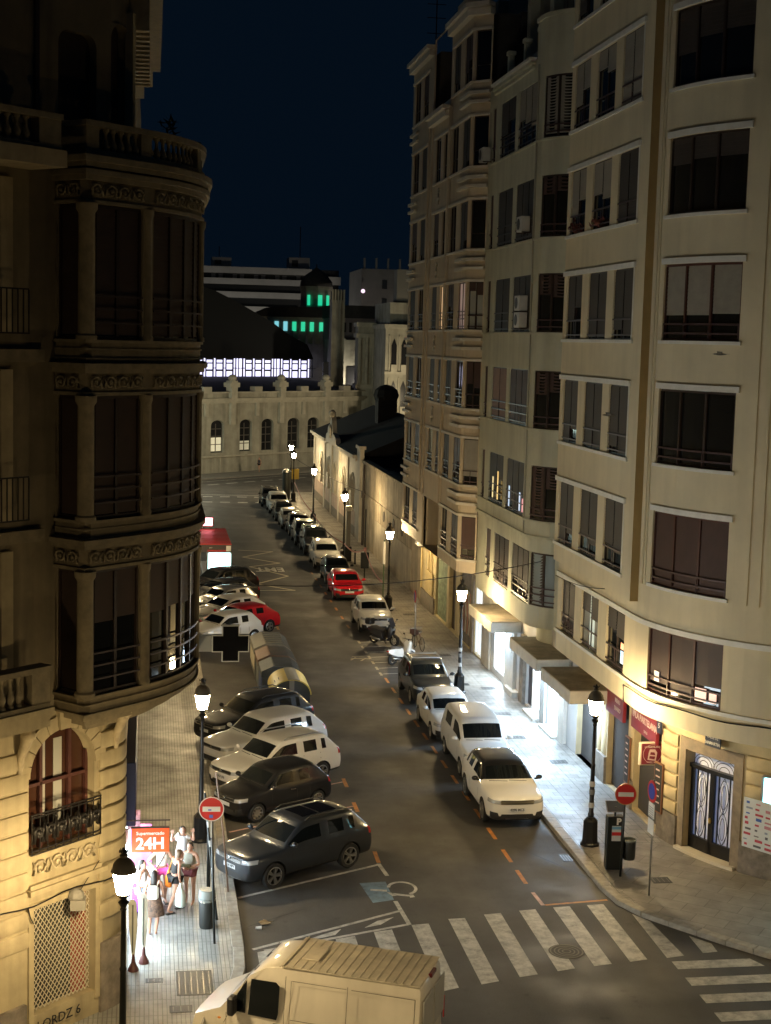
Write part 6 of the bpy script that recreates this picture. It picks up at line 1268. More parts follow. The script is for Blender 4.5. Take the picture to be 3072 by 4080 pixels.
def make_car(name, p, colr, label, cat='car', group=None, roofmat=None):
    root = thing(name, label, cat, group=group)
    me = build_car_mesh(p); bvh = BVHTree.FromPolygons([v.co for v in me.vertices], [list(q.vertices) for q in me.polygons])
    for nm, mi, m_ in split_mesh(me, {0: 'body', 1: 'windscreen', 2: 'rear_window', 3: 'side_window', 5: 'sill_cladding', 6: 'roof'}):
        m_.materials.append({0: colr, 1: CARGLASS, 2: CARGLASS, 3: CARGLASS, 5: p.get('clad', CLAD), 6: roofmat or BLACK}[mi]); inst(nm, m_, root)
    bpy.data.meshes.remove(me)
    L, W, H = p['L'], p['W'], p['H']; f = L/2; rw = p['rw']; gc = p.get('gc', .2); nz = p['nose']
    def patch3(nm, material, corners, dirv, n=6, off=.008, parent=root):
        A, B, C, D = [Vector(c) for c in corners]; dv = Vector(dirv).normalized(); P = []; ok = True
        for i in range(n+1):
            for j in range(n+1):
                q = A.lerp(B, i/n).lerp(D.lerp(C, i/n), j/n); h = bvh.ray_cast(q-dv*3, dv)
                if h[0] is None: ok = False; P.append(q)
                else: P.append(h[0]-dv*off)
        mb = MB(); mb.add(P, [(i*(n+1)+j, (i+1)*(n+1)+j, (i+1)*(n+1)+j+1, i*(n+1)+j+1) for i in range(n) for j in range(n)])
        return mb.build(nm, material, parent, smooth=True)
    # lamps, grille, plates
    zl = nz-.13
    for s in (1, -1):
        hl = patch3('headlight', HLAMP, [(f, s*W*.28, zl-.07), (f-.3, s*W*.475, zl-.02), (f-.3, s*W*.475, zl+.09), (f, s*W*.28, zl+.04)], (-1, -s*.55, -.05))
        patch3('tail_light', TLAMP, [(-f, s*W*.33, p['tailz']-.28), (-f+.2, s*W*.48, p['tailz']-.26), (-f+.2, s*W*.48, p['tailz']-.06), (-f, s*W*.36, p['tailz']-.06)], (1, -s*.7, 0))
        mb = MB(); mb.ball((p['cowl']-.18, s*(W/2+.10), p['belt']+.09), .085, .11, .075, 10, 6); mb.box(p['cowl']-.22, p['cowl']-.14, s*(W/2-.05), s*(W/2+.05), p['belt']+.02, p['belt']+.06); mb.build('wing_mirror', p.get('mirror', colr), root, smooth=40)
        for x in (p['cowl']-1.15, p['cowl']-2.05):
            if x > -f+.7: patch3('door_handle', p.get('handle', colr if colr is not BLACK else CHROME), [(x, s*W, p['belt']-.17), (x+.2, s*W, p['belt']-.165), (x+.2, s*W, p['belt']-.135), (x, s*W, p['belt']-.14)], (0, -s, 0), 2, .022)
        for x in (p['cowl']-.22, (p['rf']+p['rr'])/2+.1, p['rr']+.3):   # door shut lines
            patch3('door_gap', RIMD, [(x-.009, s*W, gc+.22), (x+.009, s*W, gc+.22), (x+.009, s*W, p['belt']-.02), (x-.009, s*W, p['belt']-.02)], (0, -s, 0), 3, .003)
        if p.get('fog', True): patch3('fog_lamp_recess', CLAD, [(f, s*W*.30, gc+.16), (f-.1, s*W*.45, gc+.16), (f-.1, s*W*.45, gc+.34), (f, s*W*.33, gc+.30)], (-1, -s*.3, 0))
    gl = patch3('grille', p.get('grille', CLAD), [(f, -W*.27, zl-.08), (f, W*.27, zl-.08), (f, W*.29, zl+.04), (f, -W*.29, zl+.04)], (-1, 0, 0))
    for k in range(p.get('bars', 2)): z = zl-.06+.10*k/max(1, p.get('bars', 2)-1); patch3('grille_bar', p.get('barmat', CHROME), [(f, -W*.27, z), (f, W*.27, z), (f, W*.27, z+.02), (f, -W*.27, z+.02)], (-1, 0, 0), 5, .016, gl)
    patch3('lower_intake', CLAD, [(f, -W*.30, gc+.10), (f, W*.30, gc+.10), (f, W*.26, gc+.25), (f, -W*.26, gc+.25)], (-1, 0, 0))
    patch3('bumper_trim', p.get('barmat', CHROME) if p.get('bars', 2) > 2 else CLAD, [(f, -W*.36, gc+.07), (f, W*.36, gc+.07), (f, W*.36, gc+.095), (f, -W*.36, gc+.095)], (-1, 0, 0), 6, .012)
    pz = gc+.33; pf = patch3('number_plate', PLATE, [(f, -.26, pz), (f, .26, pz), (f, .26, pz+.115), (f, -.26, pz+.115)], (-1, 0, 0), 1, .02)
    if p.get('plate'):
        x0 = max(v.co.x for v in pf.data.vertices)+.004
        lettering(p['plate'], 0.11, PLTXT, pf, Matrix.Translation((x0, 0, pz+.055)) @ Matrix.Rotation(R(90), 4, 'Z') @ Matrix.Rotation(R(90), 4, 'X'), 'plate_lettering', depth=.001, sx=.95, bold=.003)
    patch3('rear_plate', PLATE, [(-f, -.26, p['tailz']-.32), (-f, .26, p['tailz']-.32), (-f, .26, p['tailz']-.205), (-f, -.26, p['tailz']-.205)], (1, 0, 0), 1, .02)
    if p.get('badge', True): mb = MB(); mb.ball((f+.025, 0, zl+.01), .02, .055, .055, 10, 5); mb.build('badge', CHROME, root, smooth=True)
    for k in (-1, 1): patch3('wiper', CLAD, [(p['cowl'], k*.32-.30, p['hood']+.10), (p['cowl'], k*.32+.28, p['hood']+.07), (p['cowl'], k*.32+.28, p['hood']+.09), (p['cowl'], k*.32-.30, p['hood']+.12)], (-1, 0, -.4), 2, .01)
    ty, hub, rm = wheel_mesh(rw, p.get('spokes', 5), p.get('wstyle', 1))
    for ax in p['axles']:
        for s in (1, -1):
            wh = inst('wheel', ty, root, (ax, s*(W/2-.115), rw), 0 if s < 0 else math.pi); inst('wheel_dish', hub, wh); inst('rim', rm, wh)
    if p.get('rails'):
        for s in (1, -1): mb = MB(); wr = p.get('wr', W/2*.78); mb.tube([(p['rf']-.12, s*(wr-.06), H-.03), (p['rf']-.3, s*(wr-.05), H+.035), (p['rr']+.2, s*(wr-.05), H+.03), (p['rr']+.02, s*(wr-.06), H-.05)], .02, 6); mb.build('roof_rail', p['rails'], root, smooth=True)
    if p.get('pano'): 
        for xa, xb in ((p['rf']-.22, p['rf']-.78), (p['rf']-.84, p['rf']-1.45)): patch3('sunroof_pane', mat('black sunroof glass', (.006, .006, .007), .04), [(xa, -.42, H+.3), (xb, -.42, H+.3), (xb, .42, H+.3), (xa, .42, H+.3)], (0, 0, -1), 4, .006)
    return root
SUV = dict(L=4.50, W=1.84, H=1.66, belt=1.06, hood=1.02, nose=.95, cowl=.98, rf=.28, rr=-1.55, tail=-2.06, tailz=1.14, rw=.345, axles=(1.38, -1.32), gc=.22, bpil=-.42, cpil=-1.28, quarter=True)
TIG = dict(SUV, rails=mat('black rail', (.02, .02, .02), .4), pano=True, bars=4, plate='5024 HPY', grille=CLAD, rw=.36, wstyle=1)
HATCH = dict(L=3.76, W=1.66, H=1.52, belt=.98, hood=.98, nose=.86, cowl=.86, rf=.26, rr=-1.18, tail=-1.62, tailz=1.05, rw=.295, axles=(1.20, -1.22), gc=.17, bpil=-.38, cpil=-1.0, quarter=False, spokes=9, wstyle=0)
GOLF = dict(L=4.28, W=1.80, H=1.46, belt=.98, hood=.93, nose=.80, cowl=.92, rf=.12, rr=-1.28, tail=-1.86, tailz=1.03, rw=.315, axles=(1.28, -1.34), gc=.16, bpil=-.42, cpil=-1.12, quarter=False)
EVOQ = dict(L=4.37, W=1.90, H=1.64, belt=1.12, hood=1.06, nose=.98, cowl=.88, rf=.12, rr=-1.50, tail=-1.96, tailz=1.20, rw=.365, axles=(1.33, -1.35), gc=.22, bpil=-.5, cpil=-1.22, quarter=True, roof=True, mirror=BLACK, handle=WHITE, wr=.70, plate='0290 MCS', grille=mat('silver mesh grille', (.28, .25, .18), .4, .6), barmat=CLAD, badge=False, clad=CLAD)
MPV = dict(L=4.40, W=1.80, H=1.84, belt=1.14, hood=1.10, nose=.96, cowl=1.18, rf=.50, rr=-1.95, tail=-2.14, tailz=1.25, rw=.315, axles=(1.42, -1.35), gc=.2, bpil=-.25, cpil=-1.75, quarter=False, wr=.75, van=False)
DUST = dict(SUV, L=4.32, H=1.62, belt=1.05, W=1.80, rw=.34, axles=(1.32, -1.3), rails=mat('silver rail', (.35, .35, .35), .35, .8), tail=-1.98, rr=-1.5)
JUKE = dict(L=4.13, W=1.77, H=1.57, belt=1.06, hood=1.03, nose=.93, cowl=.92, rf=.2, rr=-1.28, tail=-1.82, tailz=1.12, rw=.335, axles=(1.25, -1.26), gc=.2, bpil=-.4, cpil=-1.1, quarter=False)
def place(o, x, y, ang, label, colr=None, group=None):
    o.location = (x, y, 0.004); o.rotation_euler = (0, 0, ang); o['label'] = label
    if group: o['group'] = group
    if colr:
        for ch in o.children:
            if ch.name.split('.')[0] in ('body', 'wing_mirror', 'door_handle', 'roof') and ch.data.materials and ch.data.materials[0].name.startswith('car paint'):
                ch.material_slots[0].link = 'OBJECT'; ch.material_slots[0].material = colr
    return o
GL_, GR_ = 'cars parked nose-in along the left kerb', 'cars parked along the right kerb'
aL = math.pi+R(33)
tig = make_car('parked_car', TIG, GREY, ''); place(tig, 4.15, 41.3, aL, 'dark grey SUV with black panoramic roof and five-spoke wheels, nearest on the left', None, GL_)
mic = make_car('parked_car', HATCH, BLACK, ''); place(mic, 3.98, 46.85, aL, 'small black hatchback with silver wheels, second parked car on the left', None, GL_)
suvw = make_car('parked_car', dict(SUV, rails=mat('silver rail', (.35, .35, .35), .35, .8), plate='7423 JKB'), WHITE, ''); place(suvw, 4.30, 49.75, aL, 'cream white SUV with roof rails between black hatchback and the other white SUV', None, GL_)
suv2 = make_car('parked_car', dict(SUV, L=4.6, H=1.69, tailz=1.2, rails=False, cpil=-1.2), WHITE2, ''); place(suv2, 4.15, 52.7, aL, 'white SUV with tall red tail lights, parked beside the dark SUV on the left', None, GL_)
dsu = make_car('parked_car', dict(SUV, L=4.6, rails=mat('black rail', (.02, .02, .02), .4)), DARK, ''); place(dsu, 4.0, 55.7, aL, 'dark SUV with roof rails in front of the yellow recycling container', None, GL_)
for i, (y, proto, c, lb) in enumerate(((73.6, mic, WHITE2, 'white hatchback half hidden behind the pharmacy cross'), (76.0, None, RED, 'red hatchback in the left row, tail beyond the white hatchback'), (78.7, None, WHITE, 'cream white hatchback in the left row just beyond the red hatchback'), (81.4, mic, SILV, 'silver car in the left row between cream white hatchback and dark car'), (84.2, None, DARK, 'dark hatchback in the left row with red tail light'), (87.0, dsu, BLACK, 'black car in the left row closest to the bus shelter'))):
    if proto is None:
        if i == 1: glf = make_car('parked_car', GOLF, RED, ''); o = glf
        else: o = copy_tree(glf)
    else: o = copy_tree(proto)
    place(o, 3.75 if i == 0 else (4.55 if i == 1 else 4.1), y, aL, lb, c, GL_)
aR = R(-90)
evo = make_car('parked_car', EVOQ, WHITE, '', roofmat=BLACK); place(evo, 11.38, 46.5, aR, 'white SUV with black roof and black mirrors, nearest on the right', None, GR_)
mpv = make_car('parked_van', MPV, WHITE2, '', 'van'); place(mpv, 11.62, 51.55, aR, 'tall white passenger van parked behind the white SUV with black roof', None, GR_)
wha = make_car('parked_car', dict(GOLF, L=4.1), WHITE2, ''); place(wha, 11.50, 56.35, aR, 'white hatchback between the tall white van and the dark car with roof rack', None, GR_)
dus = make_car('parked_car', DUST, DGREEN, ''); place(dus, 11.66, 61.9, aR, 'dark SUV with roof rack beside a street lamp on the right', None, GR_)
juk = make_car('parked_car', dict(JUKE, plate=None), WHITE, ''); place(juk, 11.60, 77.3, aR, 'pale white compact SUV behind the dark scooter', None, GR_)
far = [(glf, 11.45, 87.2, RED, 'red hatchback with chrome badge parked on the right'), (mic, 11.55, 92.6, DARK, 'dark small car tucked behind the red hatchback'), (suvw, 11.6, 99.0, WHITE, 'white SUV with roof rails beside the grey post, right row'), (mpv, 11.55, 105.2, DARK, 'tall dark van directly behind the white SUV with roof rails'), (dsu, 11.4, 110.2, DGREEN, 'dark SUV with silver headlights behind the tall dark van'), (juk, 11.4, 115.3, DARK, 'dark compact car next behind the dark SUV with silver headlights'), (wha, 11.2, 119.6, SILV, 'silver hatchback far down the right row'), (mic, 11.05, 124.6, BLACK, 'black small car behind the silver hatchback far down the right row'), (suv2, 11.05, 130.2, WHITE2, 'white SUV second from the far end of the right row'), (dus, 10.75, 135.3, DARK, 'dark car at the far end of the right row')]
for pr_, x, y, c, lb in far: o = copy_tree(pr_); place(o, x, y, aR, lb, c, GR_)
for pr_, x, y in ((dus, 11.66, 61.9),):      # roof rack bars
    for xx in (0.05, -0.85): mb = MB(); mb.box(xx-.03, xx+.03, -.62, .62, 1.66, 1.70); mb.build('roof_bar', mat('silver rail', (.35, .35, .35), .35, .8), dus)

# ------------------------------------------------------------------ foreground panel van
VWH = mat('van paint cream white', (0.70, 0.65, 0.55), 0.42, noise=(1.2, .08), coat=.4, streak=(2, .12)); VROOF = mat('dusty van roof', (0.60, 0.54, 0.42), .65, noise=(2.5, .25))
van = thing('delivery_van', 'cream white panel van with ribbed roof in the foreground', 'van', (3.55, 29.95, 0.004), math.pi-R(25.5))
def vsec(x, w, z): return None
VL, VW_, VH = 4.95, 1.98, 2.24; f = VL/2
prof = [(f, .45), (f+.02, .72), (f-.06, .98), (f-.72, 1.26), (f-1.36, 2.02), (f-1.62, 2.20), (f-1.9, VH), (-f+.03, VH), (-f, VH-.06), (-f-.02, .42), (-f+.05, .30), (f-.1, .28)]
def halfw(x, z):
    h = VW_/2
    if z > 1.15: h -= (z-1.15)*.13
    if z > 2.12: h -= .10
    if x > f-.9: h -= (x-(f-.9))**2*.20
    return h
rings = []
nv = [ -1.0, -.985, -.93, -.6, -.2, .2, .6, .93, .985, 1.0]
bodym = MB(); ringsP = []
for t in nv:
    ringsP.append([(x-(abs(t)**8)*.05*(1 if x > 0 else -1)*(1 if abs(x) > 2 else 0), t*halfw(x, z), z-(abs(t)**10)*.06*(1 if z > 2.15 else 0)) for x, z in prof])
bodym.loft(ringsP); bodym.build('body', VWH, van, smooth=38)
ribs = MB()
for k in range(16): x = f-2.02-.178*k; ribs.bevbox(x-.012, x+.012, -.76, .76, VH+.004, VH+.028, .004)
ribs = None
for k in range(16): x = f-2.02-.178*k; MB().bevbox(x-.018, x+.018, -.78, .78, VH-.005, VH+.014, .006).build('roof_rib', VROOF, van)
MB().box(-f+.06, f-1.93, -.80, .80, VH-.01, VH+.004).build('roof_panel', VROOF, van); MB().box(f-2.02, f-1.985, -.80, .80, VH, VH+.03).build('roof_seam', VROOF, van)
MB().bevbox(f-2.62, f-2.25, -.35, .35, VH+.02, VH+.045, .01).build('roof_hatch', VROOF, van)
ws = MB(); A_, B_ = (f-.74, 1.29), (f-1.33, 2.0)
ws.add([(A_[0]+.02, -.80, A_[1]), (A_[0]+.07, 0, A_[1]), (A_[0]+.02, .80, A_[1]), (B_[0]+.02, .72, B_[1]), (B_[0]+.05, 0, B_[1]), (B_[0]+.02, -.72, B_[1])], [(0, 1, 4, 5), (1, 2, 3, 4)]); ws.build('windscreen', CARGLASS, van)
for s in (1, -1):
    def sd(x, z, o=.008): return (x, s*(halfw(x, z)+o), z)
    MB().poly([sd(f-.92, 1.22), sd(f-1.30, 1.20), sd(f-1.30, 1.88), sd(f-1.38, 1.92), sd(f-1.32, 1.92)] if False else [sd(f-.86, 1.24), sd(f-1.27, 1.22), sd(f-1.27, 1.90)]).build('quarter_window', CARGLASS, van)
    MB().poly([sd(f-1.33, 1.20), sd(f-1.95, 1.18), sd(f-1.98, 1.30), sd(f-1.98, 1.86), sd(f-1.90, 1.93), sd(f-1.36, 1.93)]).build('door_window', CARGLASS, van)
    for (x0, z0, x1, z1) in ((f-2.1, .45, f-2.1, 2.08), (f-.80, .95, f-1.30, 2.02), (f-2.22, .55, f-2.22, 2.0), (f-3.42, .5, f-3.42, 2.05), (f-2.24, 2.0, f-3.40, 2.0), (f-2.24, 1.22, f-3.40, 1.22), (f-3.5, 2.0, -f+.12, 2.0), (-f+.12, .6, -f+.12, 2.0), (f-3.5, 1.22, -f+.14, 1.22), (f-.85, .4, f-.85, 1.18)):
        mb = MB(); mb.tube([sd(x0+(x1-x0)*q/4, z0+(z1-z0)*q/4, .001) for q in range(5)], .006, 4); mb.build('panel_seam', mat('shadow gap', (.12, .10, .07), .8), van)
    mb = MB(); mb.bevbox(f-2.06, f-1.88, s*halfw(f-2, 1)-.01 if s > 0 else -halfw(f-2, 1)-.02, s*halfw(f-2, 1)+.02 if s > 0 else -halfw(f-2, 1)+.01, .98, 1.10, .008); mb.build('door_handle', CLAD, van)
    mb = MB(); mb.bevbox(f-1.12, f-.96, s*1.02 if s > 0 else -1.26, s*1.26 if s > 0 else -1.02, 1.22, 1.62, .04); mb.tube([(f-1.05, s*.92, 1.3), (f-1.05, s*1.06, 1.38)], .03, 5); mb.build('wing_mirror', CLAD, van)
    mb = MB(); mb.add([(f-.02, s*.55, .92), (f-.35, s*.93, .95), (f-.30, s*.94, .70), (f+.02, s*.6, .68)], [(0, 1, 2, 3)]); mb.build('headlight', HLAMP, van)
    MB().poly([sd(f-.62, 1.0), sd(f-.80, .98), sd(f-.80, .82), sd(f-.62, .84)]).build('fuel_flap', VWH, van)
    mb = MB(); mb.ball(sd(f-.70, 1.04), .04, .015, .025); mb.build('indicator', mat('amber lens', (.6, .22, .02), .3), van)
    mb = MB(); mb.box(-f-.035, -f-.01, s*.90, s*.97, .9, 1.35); mb.build('tail_light', TLAMP, van)
    mb = MB(); mb.bevbox(-f-.045, -f-.012, s*.06, s*.80, 1.1, 1.95, .02); mb.build('rear_door_panel', mat('grey painted door', (.40, .39, .36), .5, noise=(2, .15)), van)
mb = MB(); mb.bevbox(-f-.06, -f-.03, -.04, .10, .98, 1.12, .01); mb.build('door_handle', CLAD, van); mb = MB(); mb.bevbox(-f-.03, -f+.05, -.18, .18, VH-.05, VH+.04, .015); mb.build('brake_light', mat('dark red lens', (.10, .01, .01), .3), van)
MB().bevbox(f-.25, f+.08, -.95, .95, .3, .56, .05).build('front_bumper', CLAD, van); MB().bevbox(-f-.1, -f+.1, -.92, .92, .32, .5, .03).build('rear_bumper', CLAD, van); MB().box(f-.005, f+.03, -.5, .5, .66, .86).build('grille', CLAD, van)
ty, hub, rm = wheel_mesh(.33, 8, 0)
for ax in (f-.85, f-3.75):
    for s in (1, -1): wh = inst('wheel', ty, van, (ax, s*.90, .33), 0 if s < 0 else math.pi); inst('wheel_dish', hub, wh); inst('rim', rm, wh)
# ------------------------------------------------------------------ street furniture
REDS = mat('traffic sign red', (0.55, 0.02, 0.02), .45); WHS = mat('traffic sign white', (.70, .69, .66), .5); BLUS = mat('traffic sign blue', (.02, .05, .35), .45); GREYM = mat('galvanised post', (.30, .30, .29), .45, .7, noise=(6, .2)); BLKP = mat('black plastic bin', (.018, .02, .019), .5); DKM = mat('dark green black metal', (.014, .017, .016), .4, .3)
def no_entry(loc, hgt, rotz, label, ring=None, postm=None, lean=(0, 0)):
    t = thing('no_entry_sign', label, 'traffic sign', loc, rotz, 'no-entry signs')
    MB().tube([(0, 0, 0), (lean[0]*.5, lean[1]*.5, hgt/2), (lean[0], lean[1], hgt+.3)], .03, 8).build('post', postm or GREYM, t, smooth=True)
    c = (lean[0], -.04+lean[1], hgt); MB().lathe([(.01, -.02), (.30, -.02), (.305, -.012), (.305, .012), (.01, .012)], 28, c, axis='y').build('sign_disc', REDS, t); MB().lathe([(.285, 0), (.305, 0), (.305, -.006), (.285, -.006)], 28, (c[0], c[1]-.021, c[2]), cap=False, axis='y').build('sign_rim', ring or WHS, t)
    MB().box(c[0]-.215, c[0]+.215, c[1]-.032, c[1]-.024, c[2]-.062, c[2]+.062).build('white_bar', WHS, t); return t
ne = no_entry((1.69, 35.87, .13), 3.42, R(-4), 'no-entry sign on the left pavement with stickers below its bar', None, DKM, (-.12, 0))
MB().box(-.12-.05, -.12+.04, -.075, -.072, 3.20, 3.28).box(-.2, -.12, -.077, -.074, 3.385, 3.42).build('sticker', mat('blue sticker', (.1, .15, .5), .5), ne); MB().box(-.14, -.10, -.05, -.03, 2.7, 3.1).build('sticker', mat('pale sticker', (.5, .5, .48), .6), ne)
no_entry((13.22, 39.62, .13), 2.40, R(-8), 'no-entry sign on the right pavement in front of the parking meter', mat('orange faded rim', (.5, .25, .1), .5), DKM, (.05, 0))
pw_ = thing('leaning_pole', 'thin dark leaning pole behind the left no-entry sign, by the car nose', 'pole', (1.81, 37.4, .13)); MB().tube([(0, 0, 0), (-.18, .1, 1.7), (-.34, .2, 3.3)], .032, 7).build('pole', DKM, pw_); mb = MB()
for z in (.7, 1.2, 1.9, 2.4): mb.tube([(-.1*z, .06*z, z), (-.105*z, .06*z, z+.16)], .038, 7)
mb.build('sticker', mat('pale sticker', (.5, .5, .48), .6), pw_)
pw_ = thing('short_dark_post', 'short dark post standing between the lamp and the group of people', 'post', (1.67, 39.47, .13)); MB().bevbox(-.05, .05, -.05, .05, 0, 1.55, .01).build('post', DKM, pw_)
pw_ = thing('kerbside_pole', 'slim pole at the kerb touching the bonnet of the dark grey SUV', 'pole', (2.05, 39.3, .13)); MB().tube([(.15, 0, 0), (0, .05, 1.6), (-.22, .1, 3.3)], .026, 7).build('pole', mat('rusty brown post', (.16, .09, .05), .6), pw_)
def litter_bin(loc, label, r=.2, h=.86, post=False):
    t = thing('litter_bin', label, 'litter bin', loc, 0, 'black litter bins')
    MB().lathe([(r*.86, .0), (r*.95, .08), (r, h*.72), (r*.97, h*.74)], 18).build('bin_body', BLKP, t, smooth=40); MB().lathe([(r*1.04, h*.74), (r*1.06, h*.80), (r*.95, h*.82), (r*.9, h*.72)], 18, cap=False).build('bin_rim', mat('grey bin lid', (.20, .22, .21), .5), t, smooth=40)
    return t
b_ = litter_bin((1.53, 36.93, .13), 'black litter bin with grey lid overflowing beside left no-entry sign', .2, .95); MB().lathe([(.21, .78), (.205, .95), (.18, .985), (.01, .99)], 18).build('bin_lid', mat('grey bin lid', (.20, .22, .21), .5), b_, smooth=40); mb = MB()
for q in range(8): a = random.uniform(0, 6.28); mb.ball((.16*math.cos(a), .16*math.sin(a), .72), .07, .06, .05, 6, 4)
mb.build('rubbish', mat('pale litter', (.5, .48, .42), .8, noise=(9, .5)), b_)
b_ = litter_bin((13.67, 40.28, .40), 'black litter bin hung beside the parking meter on the right pavement', .19, .72); MB().box(-.3, -.18, -.02, .02, -.27, .62).build('bin_post', DKM, b_)
pm = thing('parking_meter', 'dark parking meter with solar panel and P symbol on right pavement', 'parking meter', (13.22, 40.3, .13), R(-6))
MB().bevbox(-.24, .24, -.16, .16, 0, 1.55, .02).build('cabinet', DKM, pm); MB().box(-.11, .15, -.175, -.162, .86, 1.3).build('screen_panel', mat('pale instruction panel', (.55, .57, .58), .5), pm); MB().box(-.11, .15, -.18, -.176, 1.02, 1.12).build('red_stripe', REDS, pm); MB().box(-.11, .15, -.18, -.176, 1.2, 1.28).build('blue_stripe', mat('pale blue', (.15, .35, .55), .5), pm)
lettering('P', .26, WHS, pm, upright((.08, -.166, 1.42)), 'P_symbol', bold=.012)
sp = MB(); sp.add([(-.26, -.2, 1.72), (.26, -.2, 1.72), (.26, .2, 1.92), (-.26, .2, 1.92)], [(0, 1, 2, 3)]); sp.build('solar_panel', mat('solar cell', (.03, .035, .05), .15), pm); MB().tube([(0, 0, 1.55), (0, 0, 1.82)], .03, 6).build('panel_stalk', DKM, pm)
fr_ = MB(); [fr_.tube([(a[0], a[1], a[2]), (b[0], b[1], b[2])], .012, 4) for a, b in zip([(-.26, -.2, 1.72), (.26, -.2, 1.72), (.26, .2, 1.92), (-.26, .2, 1.92)], [(.26, -.2, 1.72), (.26, .2, 1.92), (-.26, .2, 1.92), (-.26, -.2, 1.72)])]; fr_.build('panel_frame', GREYM, pm)
def no_parking(loc, hgt, rotz, label, plates=2):
    t = thing('no_parking_sign', label, 'traffic sign', loc, rotz, 'blue and red no-parking signs')
    MB().tube([(0, 0, 0), (0, 0, hgt+.32)], .028, 8).build('post', GREYM, t, smooth=True); MB().lathe([(.01, -.02), (.30, -.02), (.305, 0), (.01, .012)], 26, (0, -.04, hgt), axis='y').build('sign_disc', REDS, t); MB().lathe([(.01, -.003), (.225, -.003), (.225, 0), (.01, 0)], 26, (0, -.062, hgt), axis='y').build('blue_field', BLUS, t)
    for k in range(plates): MB().bevbox(-.2, .2, -.05, -.035, hgt-.36-.46*(k+1)+.1, hgt-.36-.46*k+.04, .004).build('plate', WHS, t)
    if plates:
        for k in range(6): MB().box(-.16, .16, -.056, -.051, hgt-.45-.06*k, hgt-.435-.06*k).build('plate_line', mat('grey print', (.25, .25, .25), .6), t)
    return t
no_parking((13.56, 38.12, .13), 2.92, R(-87), 'no-parking sign with two white plates, edge-on in front of the shutters'); no_parking((12.85, 71.3, .13), 2.55, R(-90), 'narrow edge-on no-parking sign with bicycle leaning on its post', 1)
# maroon projecting sign and shop name boards
MAR = mat('maroon sign face', (.17, .012, .03), .45); MARL = mat('red awning board', (.22, .016, .028), .5, noise=(2, .12)); PALE = mat('pale sign print', (.62, .48, .46), .6)
ps = thing('projecting_shop_sign', 'square maroon projecting sign with jug emblem above the right pavement', 'sign', (15.5, 43.35, 2.2))
MB().bevbox(-.62, .14, -.07, .07, 0.05, .78, .03).build('sign_box', mat('cream sign edge', (.62, .55, .42), .5), ps); MB().bevbox(-.56, .13, -.075, -.06, .09, .75, .01).build('sign_face', MAR, ps)
mb = MB(); mb.lathe([(.285, 0), (.295, 0), (.295, -.004), (.285, -.004)], 30, (-.215, -.078, .42), cap=False, axis='y'); mb.build('emblem_ring', PALE, ps)
mb = MB(); mb.prism_xz([(-.36, .24), (-.10, .20), (-.06, .46), (-.13, .56), (-.30, .56), (-.33, .46)], -.082, -.076); mb.build('jug_emblem', PALE, ps); mb = MB(); mb.prism_xz([(-.31, .28), (-.14, .25), (-.12, .34), (-.30, .36)], -.086, -.083).prism_xz([(-.29, .40), (-.12, .38), (-.15, .47), (-.27, .48)], -.086, -.083); mb.build('jug_detail', MAR, ps)
lettering('LA PARTELANA', .072, PALE, ps, upright((-.215, -.080, .635)), bold=.002); lettering('CERVEZA Y VINO', .045, PALE, ps, upright((-.215, -.080, .165)))
def faced(y, z, x=15.40): return Matrix.Translation((x, y, z)) @ Matrix.Rotation(R(-90), 4, 'Z') @ Matrix.Rotation(R(90), 4, 'X')
nb = thing('shop_name_board', 'red shop name board with pale lettering over the shutter nearest the curved pilaster', 'sign', (15.42, 44.4, 2.8)); Mi = Matrix.Translation((-15.42, -44.4, -2.8))
MB(Mi).bevbox(15.36, 15.48, 43.25, 45.65, 2.88, 3.72, .01).build('board', MARL, nb); lettering('LA PARTELANA', .30, PALE, nb, Mi @ faced(44.2, 3.36, 15.355), bold=.006); lettering('TAPAS', .12, PALE, nb, Mi @ faced(44.2, 3.04, 15.355)); mb = MB(Mi); mb.lathe([(.12, 0), (.14, 0), (.14, -.004), (.12, -.004)], 16, (15.355, 45.42, 3.4), cap=False, axis='x'); mb.ball((15.357, 45.42, 3.4), .004, .07, .1); mb.build('round_emblem', PALE, nb)
nb = thing('red_menu_board', 'red board with two white text blocks over the shutter beside the garage door', 'sign', (15.42, 47.4, 2.8)); Mi = Matrix.Translation((-15.42, -47.4, -2.8))
MB(Mi).bevbox(15.36, 15.48, 46.5, 48.35, 2.75, 3.6, .01).build('board', MARL, nb); lettering('MENU', .2, PALE, nb, Mi @ faced(47.1, 3.32, 15.355), bold=.006); lettering('DIARIO', .2, PALE, nb, Mi @ faced(47.1, 3.05, 15.355), bold=.006)
for y, lb in ((45.95, 'narrow framed chalkboard between the two roller shutters'), (42.9, 'narrow framed chalkboard beside the curved pilaster')):
    cbd = thing('chalkboard', lb, 'chalkboard', (15.4, y, .9), R(-90) if y > 44 else R(-78)); MB().bevbox(-.24, .24, -.03, .03, 0, 1.55, .006).build('wooden_frame', mat('brown frame', (.22, .10, .05), .6), cbd); MB().box(-.20, .20, -.036, -.03, .05, 1.5).build('slate', mat('slate', (.03, .03, .032), .7, noise=(8, .4)), cbd)
    for k in range(6): MB().box(-.13, .08+.02*(k % 3), -.04, -.037, 1.3-.2*k, 1.345-.2*k).build('chalk_line', PALE, cbd)
